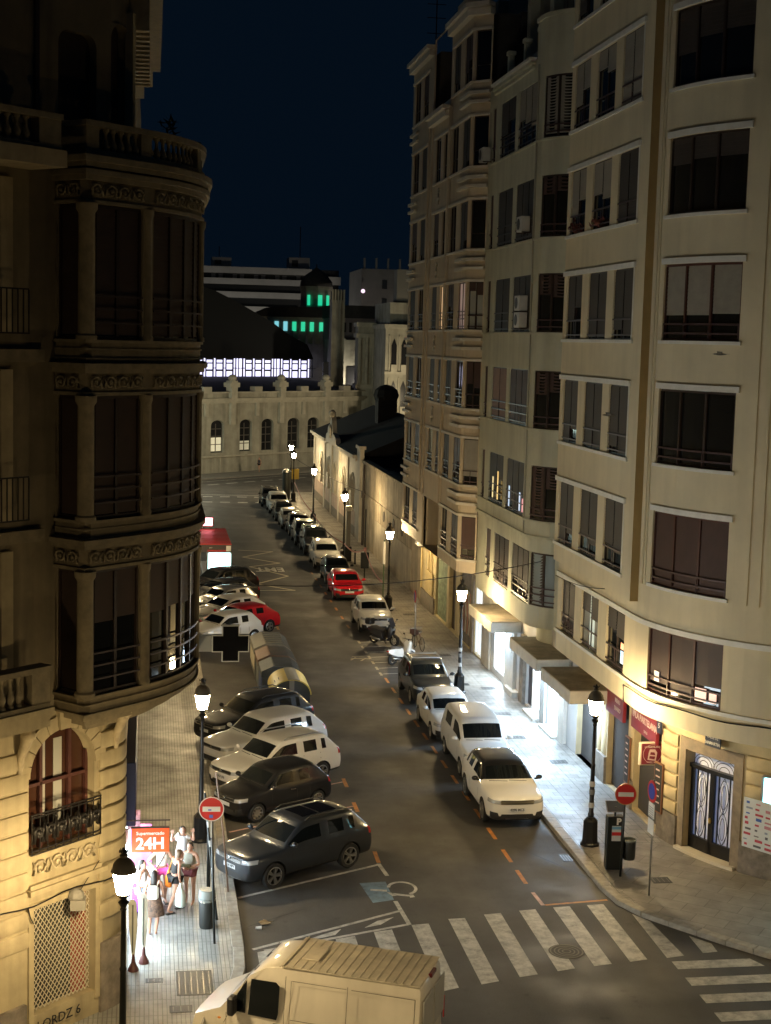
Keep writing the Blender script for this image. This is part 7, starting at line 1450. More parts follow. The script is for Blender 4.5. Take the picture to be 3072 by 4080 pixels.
plq = thing('street_name_plaque', 'small dark street name plaque above the iron door', 'sign', (16.05, 40.35, 3.0), R(-66)); MB().bevbox(-.3, .3, -.02, .02, .62, 1.0, .004).build('plaque', mat('blue black enamel', (.02, .03, .06), .4), plq); lettering('SANMARTIN', .125, WHS, plq, upright((0, -.024, .73)), sx=.85, bold=.002); lettering('CALLE DE', .10, WHS, plq, upright((0, -.024, .9)))
plq = thing('house_number_plaque', 'small dark number plaque beside the red name board', 'sign', (15.36, 42.95, 3.0), R(-82)); MB().bevbox(-.14, .14, -.02, .02, .35, .8, .004).build('plaque', mat('blue black enamel', (.02, .03, .06), .4), plq); lettering('5', .22, WHS, plq, upright((0, -.024, .58)))
ad = thing('logo_poster_board', 'white poster board covered with small brand marks at the right edge', 'poster', (16.84, 38.8, .9), R(-57)); MB().bevbox(-.45, .62, -.02, .02, .2, 1.62, .006).build('board', mat('white poster', (.62, .66, .68), .5), ad)
for k in range(26):
    c = random.choice([(.45, .05, .08), (.05, .12, .45), (.10, .10, .12), (.25, .3, .4), (.5, .2, .25)]); x = -.38+.33*(k % 3)+random.uniform(-.03, .03); z = .27+.15*(k//3); wv = random.uniform(.08, .26); MB().bevbox(x, x+wv, -.026, -.021, z, z+random.uniform(.03, .09), .002).build('logo_mark', mat('logo ink %.2f %.2f' % (c[0], c[2]), c, .5), ad)
cs = thing('lit_cyan_sign', 'cyan and white lit projecting sign box at the right edge', 'sign', (17.05, 38.72, 2.3), R(-40)); MB().bevbox(-.16, .5, -.1, .1, .1, .95, .05).build('sign_case', mat('grey sign case', (.3, .3, .3), .4), cs); MB().bevbox(-.06, .5, -.108, -.098, .16, .90, .02).build('sign_face', mat_emit('cyan sign glow', (.30, .92, 1.0), 5.0), cs)
# ------------------------------------------------------------------ recycling containers
def ribbed_bin(y0, y1, body, lid, label, front=None):
    t = thing('waste_container', label, 'waste container', (5.45, (y0+y1)/2, 0.004), 0, 'large waste containers in a row'); h = (y1-y0)/2
    MB().prism_xz([(-.78, .12), (.68, .12), (.76, 1.15), (-.80, 1.15)], -h, h).build('bin_body', body, t); MB().prism_xz([(-.84, 1.15), (.80, 1.15), (.78, 1.32), (.45, 1.56), (-.35, 1.62), (-.84, 1.40)], -h-.02, h+.02).build('bin_lid', lid, t)
    for k in range(7): y = -h+.12+(2*h-.24)*k/6; MB().prism_xz([(-.30, 1.61), (.45, 1.565), (.78, 1.325), (.80, 1.35), (.46, 1.60), (-.30, 1.645)], y-.03, y+.03).build('lid_rib', mat('dark lid rib', (.06, .065, .065), .6), t)
    for x in (-.6, .55):
        for y in (-h+.2, h-.2): MB().lathe([(.10, -.03), (.10, .03)], 10, (x, y, .10), axis='y').build('castor', TYRE, t)
    if front: MB().box(-.82, -.80, -h+.1, h-.1, .45, 1.1).build('coloured_panel', front, t)
    return t
GBIN = mat('grey bin plastic', (.11, .12, .12), .5, noise=(3, .2)); GLID = mat('dusty grey lid', (.17, .165, .145), .55, noise=(2.5, .3)); BLUB = mat('blue bin plastic', (.02, .05, .20), .45, noise=(3, .2)); OLID = mat('orange brown lid', (.13, .08, .055), .5, noise=(2, .3))
ribbed_bin(60.65, 62.45, GBIN, mat('dark grey lid', (.07, .085, .095), .5, noise=(2.5, .3)), 'blue paper container with dark ribbed lid behind the yellow one', BLUB); ribbed_bin(62.85, 64.75, GBIN, OLID, 'waste container with orange-brown lid, third in the row', None); ribbed_bin(65.2, 68.0, GBIN, GLID, 'grey ribbed waste container farthest in the row, behind pharmacy cross', mat('cream panel', (.5, .46, .36), .6))
yc = thing('recycling_container', 'yellow domed recycling container with grey strip, nearest of the row', 'waste container', (5.6, 59.0, .004), 0, 'large waste containers in a row'); YEL = mat('yellow bin plastic', (.68, .56, .18), .45, noise=(3, .12))
arc = [(.74*math.cos(a), 1.05+.58*math.sin(a)) for a in [math.pi*q/16 for q in range(17)]]
MB().prism_xz([(.70, .12), (.74, 1.05)]+arc[1:-1]+[(-.74, 1.05), (-.70, .12)], -1.0, 1.0).build('bin_body', mat('dark blue grey bin', (.06, .075, .09), .5), yc); o_arc = [(x*1.07, 1.05+(z-1.05)*1.08) for x, z in arc]
lid = MB(); rings_ = [[(x, y, z) for x, z in o_arc]+[(x, y, z) for x, z in arc[::-1]] for y in (-1.05, 1.05)]; lid.loft(rings_); lid.build('domed_lid', YEL, yc, smooth=40)
st2 = [(x*1.10, 1.05+(z-1.05)*1.11) for x, z in arc]; mb = MB(); mb.loft([[(x, y, z) for x, z in st2[6:10]]+[(x*.97, y, z-.03) for x, z in st2[6:10][::-1]] for y in (-1.07, 1.07)]); mb.box(-.09, .1, -1.07, -1.0, .3, 1.6); mb.build('grey_strip', mat('grey strip', (.25, .26, .25), .5), yc)
for z_, y_ in ((.75, -.5), (.75, .1)): mb = MB(); mb.lathe([(.13, 0), (.01, .0)], 14, (0, 0, 0)); 
for k, (a_, y_) in enumerate(((2.45, -.4), (2.2, -.4))): mb = MB(); c_ = Vector((.80*math.cos(a_), y_, 1.05+.64*math.sin(a_))); mb.ball(c_, .02, .22, .018, 8, 5); mb.build('feed_hole', BLKP, yc)
# ------------------------------------------------------------------ bus shelter
bs = thing('bus_shelter', 'bus shelter with red slatted roof and glowing light box, far left', 'bus shelter', (4.0, 94.5, .004)); SH = mat('shelter grey steel', (.22, .21, .19), .4, .5); RSL = mat('red shelter slats', (.40, .03, .03), .5)
for x in (-.95, .9):
    for y in (-3.8, 3.8): MB().box(x-.05, x+.05, y-.05, y+.05, 0, 2.45).build('post', SH, bs)
for k in range(12): y = -3.9+.65*k; MB().bevbox(-1.0, .95, y, y+.44, 2.45, 2.56, .02).build('roof_slat', RSL, bs)
MB().box(-1.0, .95, -4.0, -3.92, 2.08, 2.5).build('header_board', mat('dark header', (.05, .04, .04), .5), bs); MB().box(-.5, .6, -4.01, -4.0, 2.1, 2.2).build('header_red_strip', RSL, bs); MB().box(.62, .9, -4.012, -4.0, 2.12, 2.45).build('timetable', WHS, bs); lettering('EMT', .1, WHS, bs, upright((-.3, -4.012, 2.32)))
MB().bevbox(-.55, .98, -4.0, -3.85, .2, 2.06, .02).build('light_box_case', SH, bs); MB().bevbox(-.45, .9, -4.012, -3.99, .80, 2.02, .04).build('light_box_face', mat_emit('light box glow', (.50, .97, 1.0), 3.6), bs)
gl = MB(); gl.box(.93, .95, -3.8, 3.8, .5, 2.2); gl.build('glass_side', mat('pale shelter glass', (.30, .28, .24), .25), bs); MB().bevbox(-.7, -.3, -3, 3, .42, .48, .01).build('bench', SH, bs)
MB().bevbox(-.62, .12, 3.0, 3.3, 2.75, 3.35, .03).build('red_light_case', RSL, bs); MB().box(-.56, .06, 2.985, 3.0, 2.80, 3.30).build('red_light_face', mat_emit('red light box', (1.0, .22, .26), 9.0), bs)
# ------------------------------------------------------------------ posts, boards and cables further up the street
t = thing('grey_street_post', 'grey square post with white top beside the fourth lamp', 'post', (13.3, 100.2, .13)); MB().bevbox(-.22, .22, -.22, .22, 0, 1.0, .02).build('foot', DKM, t); MB().bevbox(-.13, .13, -.13, .13, 1.0, 3.4, .01).build('shaft', mat('grey post', (.16, .155, .14), .5), t); MB().bevbox(-.2, .2, -.2, .2, 3.4, 3.75, .03).build('head', mat('pale post cap', (.5, .48, .42), .5), t)
t = thing('bollard', 'short dark bollard on right pavement behind the white SUV with roof rails', 'bollard', (13.6, 98.75, .13)); MB().lathe([(.08, 0), (.06, .1), (.055, .85), (.07, .9), (.04, .95)], 10).build('shaft', DKM, t)
t = thing('signal_control_box', 'black box on a pole wrapped with tape, right pavement behind the red car', 'control box', (13.35, 92.5, .13)); MB().tube([(0, 0, 0), (0, 0, 4.4)], .04, 7).build('pole', DKM, t); MB().bevbox(-.25, .25, -.15, .15, .7, 1.7, .02).build('box', DKM, t); MB().tube([(0, -.05, 1.75), (0, -.05, 2.0)], .1, 8).build('tape_wrap', mat('red white tape', (.6, .3, .28), .6), t)
t = thing('green_sign_pole', 'thin green pole with narrow white plate between two right lamps', 'traffic sign', (13.48, 85.6, .13)); MB().tube([(0, 0, 0), (0, 0, 3.4)], .035, 7).build('pole', mat('green post', (.04, .09, .04), .5), t); MB().box(-.06, .06, -.12, .12, 2.0, 3.3).build('plate', WHS, t)
t = thing('yellow_notice_board', 'yellow notice board on a post at the far end of the street', 'sign', (13.2, 137.3, .13)); MB().box(-.34, .34, -.03, .03, 2.05, 3.0).build('board', mat('yellow board', (.60, .42, .06), .5), t); MB().tube([(0, .05, 0), (0, .05, 2.1)], .04, 6).build('post', GREYM, t)
t = thing('advertising_column', 'dark round advertising column at the far end of the street', 'column', (12.55, 139.0, .13)); MB().lathe([(.42, 0), (.38, .1), (.38, 2.5), (.45, 2.55), (.3, 2.8)], 14).build('column', DKM, t)
tape = thing('barrier_tape', 'red and white barrier tape strung between posts along right pavement', 'tape', (13.3, 92, 1.0)); pts = [(13.14, 101.2), (13.35, 92.5), (13.48, 85.6)]
TAPE = mat('barrier tape', (.55, .28, .26), .6); ms_ = MB(Matrix.Translation((-13.3, -92, -1.0)))
for a, b in (((13.14, 137.3, 1.9), (13.14, 120.9, 1.0)), ((13.14, 120.9, .9), (13.14, 101.2, 1.2)), ((13.14, 101.2, 1.2), (13.35, 92.5, 2.0)), ((13.35, 92.5, 2.0), (13.48, 85.6, 1.0))):
    P_ = [Vector(a).lerp(Vector(b), q/8)-Vector((0, 0, .35*math.sin(math.pi*q/8))) for q in range(9)]
    for p, q in zip(P_, P_[1:]): ms_.add([p-Vector((0.01, 0, .05)), q-Vector((0.01, 0, .05)), q+Vector((0.01, 0, .05)), p+Vector((0.01, 0, .05))], [(0, 1, 2, 3)])
ms_.build('tape_strip', TAPE, tape)
def cable(name, label, pts, r=.014):
    t = thing(name, label, 'cable', pts[0]); mb = MB(Matrix.Translation(-Vector(pts[0]))); mb.tube(pts, r, 4); mb.build('wire', mat('black cable', (.012, .012, .012), .6), t)
def sag(a, b, s, n=14): a = Vector(a); b = Vector(b); return [a.lerp(b, q/n)-Vector((0, 0, s*4*(q/n)*(1-q/n))) for q in range(n+1)]
cable('overhead_cable', 'thin black cable crossing the street below the first floor windows', sag((1.1, 49.0, 7.05), (14.55, 54.5, 6.9), .5)); cable('overhead_cable', 'thin slack cable above the first floor windows of the corner building', sag((14.3, 51.5, 6.85), (14.55, 46.5, 7.2), .12)); cable('overhead_cable', 'thin cable in front of the low station building wall', sag((12.5, 138, 4.5), (15.45, 108, 4.0), .25), .02)
cable('facade_cable', 'black cables clipped along the band below the corner building first floor', [PU(u, 4.62+.03*math.sin(u*2.3), -.10) for u in [8.2+.45*k for k in range(16)]], .022); cable('facade_cable', 'hanging black cable loop on the corner building band near the lamp', [PU(8.2, 4.62, -.1), PU(8.25, 4.3, -.1), PU(8.22, 4.08, -.08)], .02)
# ------------------------------------------------------------------ two-wheelers
def scooter(loc, rotz, label, body, seat=SEAT, box=False, shield=False):
    t = thing('scooter', label, 'motorcycle', loc, rotz, 'motorcycles parked in the marked bay')     # forward = +x
    WT = MB().lathe([(.17, -.05), (.25, -.06), (.29, -.03), (.29, .03), (.25, .06), (.17, .05)], 22, axis='y', cap=False).mesh('wheel', TYRE, smooth=40)
    RM_ = MB().lathe([(.19, -.03), (.17, -.035), (.17, .035), (.19, .03)], 20, axis='y', cap=False)
    for k in range(6): a = k*math.pi/3; RM_.tube([(0, 0, 0), (.18*math.cos(a), 0, .18*math.sin(a))], .014, 4)
    RM_ = RM_.mesh('rim', RIM, smooth=40)
    for x in (.68, -.62): wv = inst('wheel', WT, t, (x, 0, .29)); inst('rim', RM_, wv)
    def hull(nm, secs, m_): mb = MB(); mb.loft([[(x, y*wd, z0+(z1-z0)*zz) for y, zz in ((-1, .1), (-.75, 0), (.75, 0), (1, .1), (1, .8), (.7, 1), (-.7, 1), (-1, .8))] for x, wd, z0, z1 in secs]); mb.build(nm, m_, t, smooth=45)
    hull('rear_body', [(-.95, .06, .62, .74), (-.75, .14, .5, .80), (-.40, .18, .36, .80), (-.05, .19, .32, .74), (.02, .17, .24, .40)], body); hull('floor_board', [(-.10, .17, .24, .36), (.30, .16, .24, .34)], CLAD)
    hull('leg_shield', [(.28, .10, .26, .50), (.40, .20, .34, .95), (.52, .19, .50, 1.02), (.62, .10, .62, .92)], body); hull('front_fender', [(.40, .06, .50, .58), (.66, .085, .56, .64), (.95, .05, .36, .50)], body)
    hull('seat', [(-.80, .10, .78, .86), (-.55, .15, .78, .90), (-.25, .15, .74, .84), (.02, .10, .70, .80)], seat)
    MB().tube([(.55, 0, .95), (.50, 0, 1.08)], .035, 6).tube([(.46, -.34, 1.10), (.50, 0, 1.08), (.46, .34, 1.10)], .018, 6).build('handlebar', CLAD, t); mb = MB(); [mb.tube([(.50, s*.18, 1.1), (.55, s*.30, 1.28)], .008, 4).ball((.55, s*.32, 1.30), .03, .07, .045, 8, 5) for s in (1, -1)]; mb.build('mirrors', CLAD, t)
    MB().ball((.66, 0, .86), .06, .11, .08).build('headlight', HLAMP, t, smooth=True); MB().ball((-.96, 0, .70), .03, .08, .04).build('tail_light', TLAMP, t); MB().tube([(.52, .06, .95), (.68, .07, .29)], .022, 6).tube([(.52, -.06, .95), (.68, -.07, .29)], .022, 6).build('fork', RIM, t)
    MB().tube([(-.15, -.12, .24), (-.75, -.16, .36)], .05, 8).build('exhaust', RIM, t, smooth=True); MB().tube([(-.1, .1, .25), (-.05, .24, .01)], .014, 5).build('side_stand', CLAD, t)
    if box: MB().bevbox(-1.12, -.72, -.20, .20, .92, 1.24, .06).build('top_case', CLAD, t)
    if shield: mb = MB(); mb.add([(.58, -.2, .98), (.58, .2, .98), (.42, .17, 1.38), (.42, -.17, 1.38)], [(0, 1, 2, 3)]); mb.build('windshield', mat('smoked screen', (.06, .06, .07), .1), t)
    return t
scooter((11.55, 72.75, .004), math.atan2(-1.3, 1.16), 'dark scooter with top case parked in front of the pale compact SUV', mat('dark scooter panel', (.03, .03, .033), .35, coat=.6), box=True, shield=True); scooter((11.7, 68.4, .004), math.atan2(.86, 1.04), 'black and white scooter parked behind the dark SUV with roof rack', mat('white scooter panel', (.62, .61, .58), .35, coat=.6), SEAT)
bk = thing('bicycle', 'old bicycle leaning on the sign post behind the parked scooters', 'bicycle', (12.98, 71.0, .13), R(100)); BF = mat('rusty bicycle paint', (.10, .045, .03), .6)
for x in (-.52, .52):
    mb = MB(); mb.tube([(x+.33*math.cos(a), 0, .34+.33*math.sin(a)) for a in [q*math.pi/10 for q in range(21)]], .018, 5); wv = mb.build('wheel', TYRE, bk); mb = MB(); [mb.tube([(x, 0, .34), (x+.32*math.cos(q*math.pi/6), 0, .34+.32*math.sin(q*math.pi/6))], .004, 3) for q in range(12)]; mb.build('spokes', RIM, wv)
MB().tube([(-.52, 0, .34), (-.05, 0, .30), (.38, 0, .78), (-.14, 0, .80), (-.05, 0, .30)], .018, 6).tube([(-.14, 0, .80), (-.52, 0, .34)], .014, 5).tube([(.52, 0, .34), (.36, 0, .95)], .018, 6).build('frame', BF, bk); MB().bevbox(-.28, -.04, -.07, .07, .88, .94, .02).build('saddle', SEAT, bk); MB().tube([(.30, -.28, 1.0), (.36, 0, .97), (.30, .28, 1.0)], .014, 5).build('handlebar', RIM, bk); MB().tube([(-.14, 0, .78), (-.16, 0, .9)], .015, 5).build('seat_post', RIM, bk); mb = MB()
for k in range(12): mb.box(.5+.03*k, .52+.03*k, -.16, .16, .62, .84)
bsk = MB().bevbox(.44, .80, -.17, .17, .62, .66, .01).bevbox(.44, .46, -.17, .17, .62, .86, .005).bevbox(.78, .80, -.17, .17, .62, .86, .005).build('front_basket', BF, bk)
# ------------------------------------------------------------------ things outside the supermarket
fz = thing('purple_freezer', 'purple and white ice cream freezer chest by the supermarket door', 'freezer', (-.1, 38.3, .13)); MB().bevbox(-.28, .32, -.5, .5, .08, .88, .04).build('cabinet', mat('purple print', (.22, .05, .45), .5, noise=(3, .3)), fz); MB().bevbox(-.30, .34, -.52, .52, .88, .96, .02).build('lid', mat('white lid', (.7, .7, .72), .4), fz)
pk = thing('pink_poster_stand', 'pink poster stand leaning by the supermarket wall', 'poster', (-.22, 39.9, .13)); MB().bevbox(-.2, .38, -.03, .03, .3, 1.75, .01).build('poster', mat('pink poster', (.68, .16, .36), .5, noise=(2, .5)), pk); MB().box(-.15, -.1, .03, .3, 0, 1.0).box(.28, .33, .03, .3, 0, 1.0).build('stand_leg', GREYM, pk)
pk2 = thing('pink_wall_poster', 'pink and white poster hanging above the shop sign bracket', 'poster', (-.44, 37.0, 2.6)); MB().bevbox(-.02, .30, -.03, .03, .10, .60, .01).build('poster', mat('pink white poster', (.70, .42, .52), .5, noise=(5, .8)), pk2)
WB = mat('white banner cloth', (.72, .74, .70), .6, noise=(2, .1))
for k, (x, y, lb) in enumerate(((-.30, 34.45, 'left one of two tall tapering white display flags by the corner'), (-.06, 34.85, 'right one of two tall tapering white display flags by the corner'))):
    t = thing('display_flag', lb, 'flag', (x, y, .13), R(8*k), 'white display flags'); mb = MB(); mb.loft([[(.03*0, -.02, .35), (.07, -.02, .35), (.07, .03, .35), (0, .03, .35)], [(-.08, -.03, 1.1), (.13, -.03, 1.1), (.13, .05, 1.1), (-.08, .05, 1.1)], [(-.10, -.02, 1.62), (.10, -.02, 1.62), (.10, .04, 1.62), (-.10, .04, 1.62)], [(-.05, 0, 1.72), (.05, 0, 1.72), (.05, .02, 1.72), (-.05, .02, 1.72)]]); mb.build('flag_cloth', WB, t); MB().box(.0, .03, -.04, -.03, .45, 1.6).build('dark_seam', mat('grey seam', (.12, .13, .12), .6), t); MB().lathe([(.13, 0), (.12, .05), (.05, .2), (.03, .4)], 10, (.035, 0, 0)).build('foot', mat('dark red foot', (.10, .03, .03), .5), t)
# ------------------------------------------------------------------ people
SKIN = mat('skin', (.52, .30, .21), .55, noise=(6, .08)); SKIN2 = mat('tanned skin', (.42, .22, .145), .55, noise=(6, .08)); HAIR = mat('dark hair', (.018, .012, .010), .5); HAIRB = mat('light brown hair', (.12, .07, .035), .5)
def skin_mesh(chains, sub=2):
    """continuous skinned figure: chains of (point, radius); first point is the root, shared points are merged"""
    V = []; E = []; Rr = []; look = {}
    def vid(p, r):
        k = tuple(round(c, 4) for c in p)
        if k not in look: look[k] = len(V); V.append(p); Rr.append(r)
        return look[k]
    for ch in chains:
        ids = [vid(p, r) for p, r in ch]
        for a, b in zip(ids, ids[1:]): E.append((a, b))
    me = bpy.data.meshes.new('skin'); me.from_pydata(V, E, []); o = bpy.data.objects.new('skin', me); COL.objects.link(o)
    md = o.modifiers.new('k', 'SKIN'); md.use_smooth_shade = True
    if not me.skin_vertices: me.attributes
    for i, sv in enumerate(me.skin_vertices[0].data): sv.radius = Rr[i] if isinstance(Rr[i], tuple) else (Rr[i], Rr[i]); sv.use_root = (i == 0)
    sm = o.modifiers.new('s', 'SUBSURF'); sm.levels = sub; sm.render_levels = sub
    dg = bpy.context.evaluated_depsgraph_get(); out = bpy.data.meshes.new_from_object(o.evaluated_get(dg)); bpy.data.objects.remove(o); bpy.data.meshes.remove(me)
    out.polygons.foreach_set('use_smooth', [True]*len(out.polygons)); return out
def person(loc, rotz, label, skin, hair, J, top=None, bottom=None, dress=None, hair_long=False, bun=False, scale=1.0, shoes=None, sleeve=False, group='people outside the supermarket'):
    """J overrides joints; figure faces -y"""
    t = thing('person', label, 'person', loc, rotz, group); t.scale = (scale,)*3
    j = dict(pel=(0, 0, .95), sp=(0, -.005, 1.12), ch=(0, 0, 1.30), nk=(0, .005, 1.44), hd=(0, -.01, 1.545), sL=(.165, .0, 1.385), sR=(-.165, 0, 1.385), eL=(.22, .03, 1.11), eR=(-.22, .03, 1.11), wL=(.23, -.05, .88), wR=(-.23, -.05, .88), hL=(.095, 0, .90), hR=(-.095, 0, .90), kL=(.10, -.02, .50), kR=(-.10, -.02, .50), aL=(.10, .02, .09), aR=(-.10, .02, .09)); j.update(J); V3 = lambda k: Vector(j[k])
    ch = [[(V3('pel'), (.15, .105)), (V3('sp'), (.115, .09)), (V3('ch'), (.135, .095)), (V3('nk'), .052), (V3('hd')-Vector((0, 0, .06)), .055)]]
    for s in 'LR':
        ch.append([(V3('ch'), (.135, .095)), (V3('s'+s), .056), (V3('s'+s).lerp(V3('e'+s), .5), .046), (V3('e'+s), .037), (V3('e'+s).lerp(V3('w'+s), .35), .038), (V3('w'+s), .025)])
        to = V3('a'+s)+Vector((.012 if s == 'L' else -.012, -.15, -.055)); ch.append([(V3('pel'), (.15, .105)), (V3('h'+s), .085), (V3('h'+s).lerp(V3('k'+s), .45), .078), (V3('k'+s), .052), (V3('k'+s).lerp(V3('a'+s), .3), .055), (V3('a'+s), .034), (V3('a'+s)+Vector((0, -.05, -.04)), .034), (to, .024)])
    me = skin_mesh(ch)
    ex = MB(); h = V3('hd'); ring = []
    for z, rx, ry, oy in ((-.115, .035, .04, -.02), (-.095, .052, .06, -.018), (-.05, .068, .082, -.006), (0, .074, .093, 0), (.05, .073, .094, .004), (.09, .056, .076, .006), (.115, .02, .03, .006)): ring.append([(h.x+rx*math.cos(a), h.y+oy+ry*math.sin(a), h.z+z) for a in [q*math.pi/6 for q in range(12)]])
    ex.loft(ring); ex.loft([[(h.x-.008, h.y-.088, h.z+.015), (h.x+.008, h.y-.088, h.z+.015), (h.x, h.y-.08, h.z+.02)], [(h.x-.016, h.y-.088, h.z-.03), (h.x+.016, h.y-.088, h.z-.03), (h.x, h.y-.112, h.z-.026)]])
    for s in (1, -1): ex.ball((h.x+s*.075, h.y+.01, h.z-.005), .012, .022, .032, 6, 4)
    for s in 'LR':      # palm and five fingers
        w_ = V3('w'+s); d = (w_-V3('e'+s)).normalized(); sd = d.cross(Vector((0, 1, 0)));
        sd = sd.normalized() if sd.length > .1 else Vector((1, 0, 0)); fw = sd.cross(d).normalized(); pm_ = w_+d*.045
        ex.loft([[w_+sd*a+fw*b for a, b in ((-.02, -.014), (.02, -.014), (.02, .014), (-.02, .014))], [w_+d*.04+sd*a+fw*b for a, b in ((-.035, -.014), (.035, -.014), (.035, .014), (-.035, .014))], [w_+d*.085+sd*a+fw*b for a, b in ((-.036, -.012), (.036, -.012), (.036, .012), (-.036, .012))]])
        for k, ln in enumerate((.062, .075, .070, .055)): b_ = w_+d*.08+sd*(-.028+.019*k); ex.tube([b_, b_+d*ln*.5-fw*.006, b_+d*ln*.85-fw*.024], .0095, 5, .007)
        b_ = w_+d*.03+sd*.034; ex.tube([b_, b_+sd*.025+d*.025-fw*.008, b_+sd*.032+d*.055-fw*.018], .011, 5, .008)
    m2 = ex.mesh('head_hands', skin, smooth=60); bm = bmesh.new(); bm.from_mesh(me); bm.from_mesh(m2); me.materials.clear(); bm.to_mesh(me); bm.free(); me.materials.append(skin); me.polygons.foreach_set('use_smooth', [True]*len(me.polygons)); inst('body', me, t)
    for s in (1, -1): MB().ball((h.x+s*.03, h.y-.084, h.z+.012), .012, .008, .008, 6, 4).build('eye', HAIR, t)
    MB().ball((h.x, h.y-.083, h.z-.055), .022, .008, .007, 6, 4).build('mouth', mat('lips', (.35, .10, .09), .5), t)
    hb = MB(); rg = []
    for z, rx, ry, oy in ((-.07, .070, .06, .05), (-.02, .082, .085, .03), (.04, .084, .100, .012), (.09, .070, .088, .010), (.125, .035, .045, .01)): rg.append([(h.x+rx*math.cos(a), h.y+oy+ry*math.sin(a)*(1 if math.sin(a) > 0 else .78), h.z+z+(.05 if math.sin(a) < -.3 and z < .03 else 0)) for a in [q*math.pi/6 for q in range(12)]])
    hb.loft(rg)
    if hair_long: hb.loft([[(h.x+rx*math.cos(a), h.y+.06+oy+ry*math.sin(a), h.z+z) for a in [q*math.pi/4 for q in range(8)]] for z, rx, ry, oy in ((-.02, .08, .05, 0), (-.12, .085, .05, .012), (-.22, .07, .04, .03), (-.28, .03, .02, .03))])
    if bun: hb.ball((h.x, h.y+.06, h.z+.11), .045, .045, .04)
    hb.build('hair', hair, t, smooth=60)
    if top:
        tm, inc, low_ = top; q0 = V3('pel').lerp(V3('sp'), low_); cc = [[(V3('ch')-Vector((0, 0, .0)), (.145+inc, .108+inc)), (V3('sp'), (.135+inc, .108+inc)), (q0, (.155+inc, .118+inc))], [(V3('ch'), (.145+inc, .108+inc)), (V3('ch').lerp(V3('nk'), .35), (.10+inc, .085+inc))]]
        for s in 'LR': cc.append([(V3('ch'), (.145+inc, .108+inc)), (V3('ch').lerp(V3('s'+s), .75), .066+inc)]+([(V3('s'+s).lerp(V3('e'+s), .45), .058+inc)] if sleeve else []))
        m_ = skin_mesh(cc, 2); m_.materials.clear(); m_.materials.append(tm); inst('top', m_, t)
    if bottom:
        bmt, ln = bottom; cc = []
        for s in 'LR': cc.append([(V3('pel'), (.163, .12)), (V3('h'+s), (.105, .105)), (V3('h'+s).lerp(V3('k'+s), ln), (.098, .098))])
        m_ = skin_mesh(cc, 2); m_.materials.clear(); m_.materials.append(bmt); inst('shorts', m_, t)
    if dress:
        dm_, zb = dress; p_ = V3('pel'); c_ = V3('ch'); mb = MB(); rg = []
        for k, (z, rx, ry) in enumerate(((zb, .27, .23), (zb+.02, .272, .232), (.75, .235, .20), (.95, .185, .145), (1.12, .145, .118), (1.25, .158, .125), (1.33, .150, .115))): rg.append([(rx*math.cos(a)*(1+.04*math.sin(5*a)*(z < .8)), ry*math.sin(a)*(1+.05*math.sin(7*a)*(z < .8)), z) for a in [q*math.pi/10 for q in range(20)]])
        mb.loft(rg, cap=False); mb.build('dress', dm_, t, smooth=60)
    if shoes:
        for s in 'LR': a = V3('a'+s); mb = MB(); mb.bevbox(a.x-.045, a.x+.045, a.y-.20, a.y+.06, a.z-.092, a.z-.068, .006); mb.build('sandal', shoes, t)
    return t
def bag(t, c, w_, h_, m_, nm='shopping_bag', d=.09):
    mb = MB(); mb.loft([[(c[0]+rx*math.cos(a)*(1+.06*math.sin(3*a)), c[1]+ry*math.sin(a), c[2]+z) for a in [q*math.pi/6 for q in range(12)]] for z, rx, ry in ((-h_, w_*.35, d*.5), (-h_*.95, w_*.5, d), (-h_*.5, w_*.48, d*.95), (-h_*.2, w_*.25, d*.5), (0, .02, .02))]); mb.build(nm, m_, t, smooth=60)
BAGW = mat('white plastic bag', (.55, .66, .62), .5); BAGO = mat('orange bag', (.80, .22, .02), .6); SAND = mat('dark sandal', (.02, .018, .016), .6)
brown = mat('brown patterned dress', (.10, .055, .035), .8, noise=(16, .9))
p = person((.21, 36.5, .13), R(172), 'person seen from behind in brown patterned dress with white backpack', SKIN2, HAIR, dict(eL=(.24, .0, 1.12), wL=(.20, -.16, 1.0), eR=(-.24, .02, 1.11), wR=(-.2, -.14, .98), kR=(-.09, -.06, .5), aR=(-.06, .05, .1)), dress=(brown, .55), hair_long=True)
mb = MB(); mb.bevbox(-.14, .14, .10, .24, 1.0, 1.34, .05); mb.build('backpack', mat('cream backpack', (.62, .58, .50), .7, noise=(7, .3)), p); [MB().tube([(s*.10, .12, 1.33), (s*.12, .03, 1.43), (s*.12, -.10, 1.36)], .014, 5).build('backpack_strap', mat('cream backpack', (.62, .58, .50), .7), p) for s in (1, -1)]
p = person((.42, 38.7, .13), R(12), 'person in white sleeveless top and bright pink shorts, hand on hip, below the shop sign', SKIN, HAIRB, dict(eR=(-.36, .06, 1.14), wR=(-.20, -.08, .98), eL=(.28, -.05, 1.15), wL=(.36, -.20, 1.02), kR=(-.12, -.02, .5)), top=(mat('white vest', (.70, .70, .68), .8), .006, .2), bottom=(mat('bright pink cloth', (.80, .10, .42), .8), .38), hair_long=True, shoes=SAND)
bag(p, (.40, -.24, .98), .26, .40, BAGW); MB().tube([(.13, -.02, 1.44), (.0, -.125, 1.25), (-.18, -.10, .95)], .012, 5).build('bag_strap', SAND, p); MB().ball((.22, -.12, .98), .09, .06, .08).build('handbag', mat('olive handbag', (.10, .08, .04), .6), p)
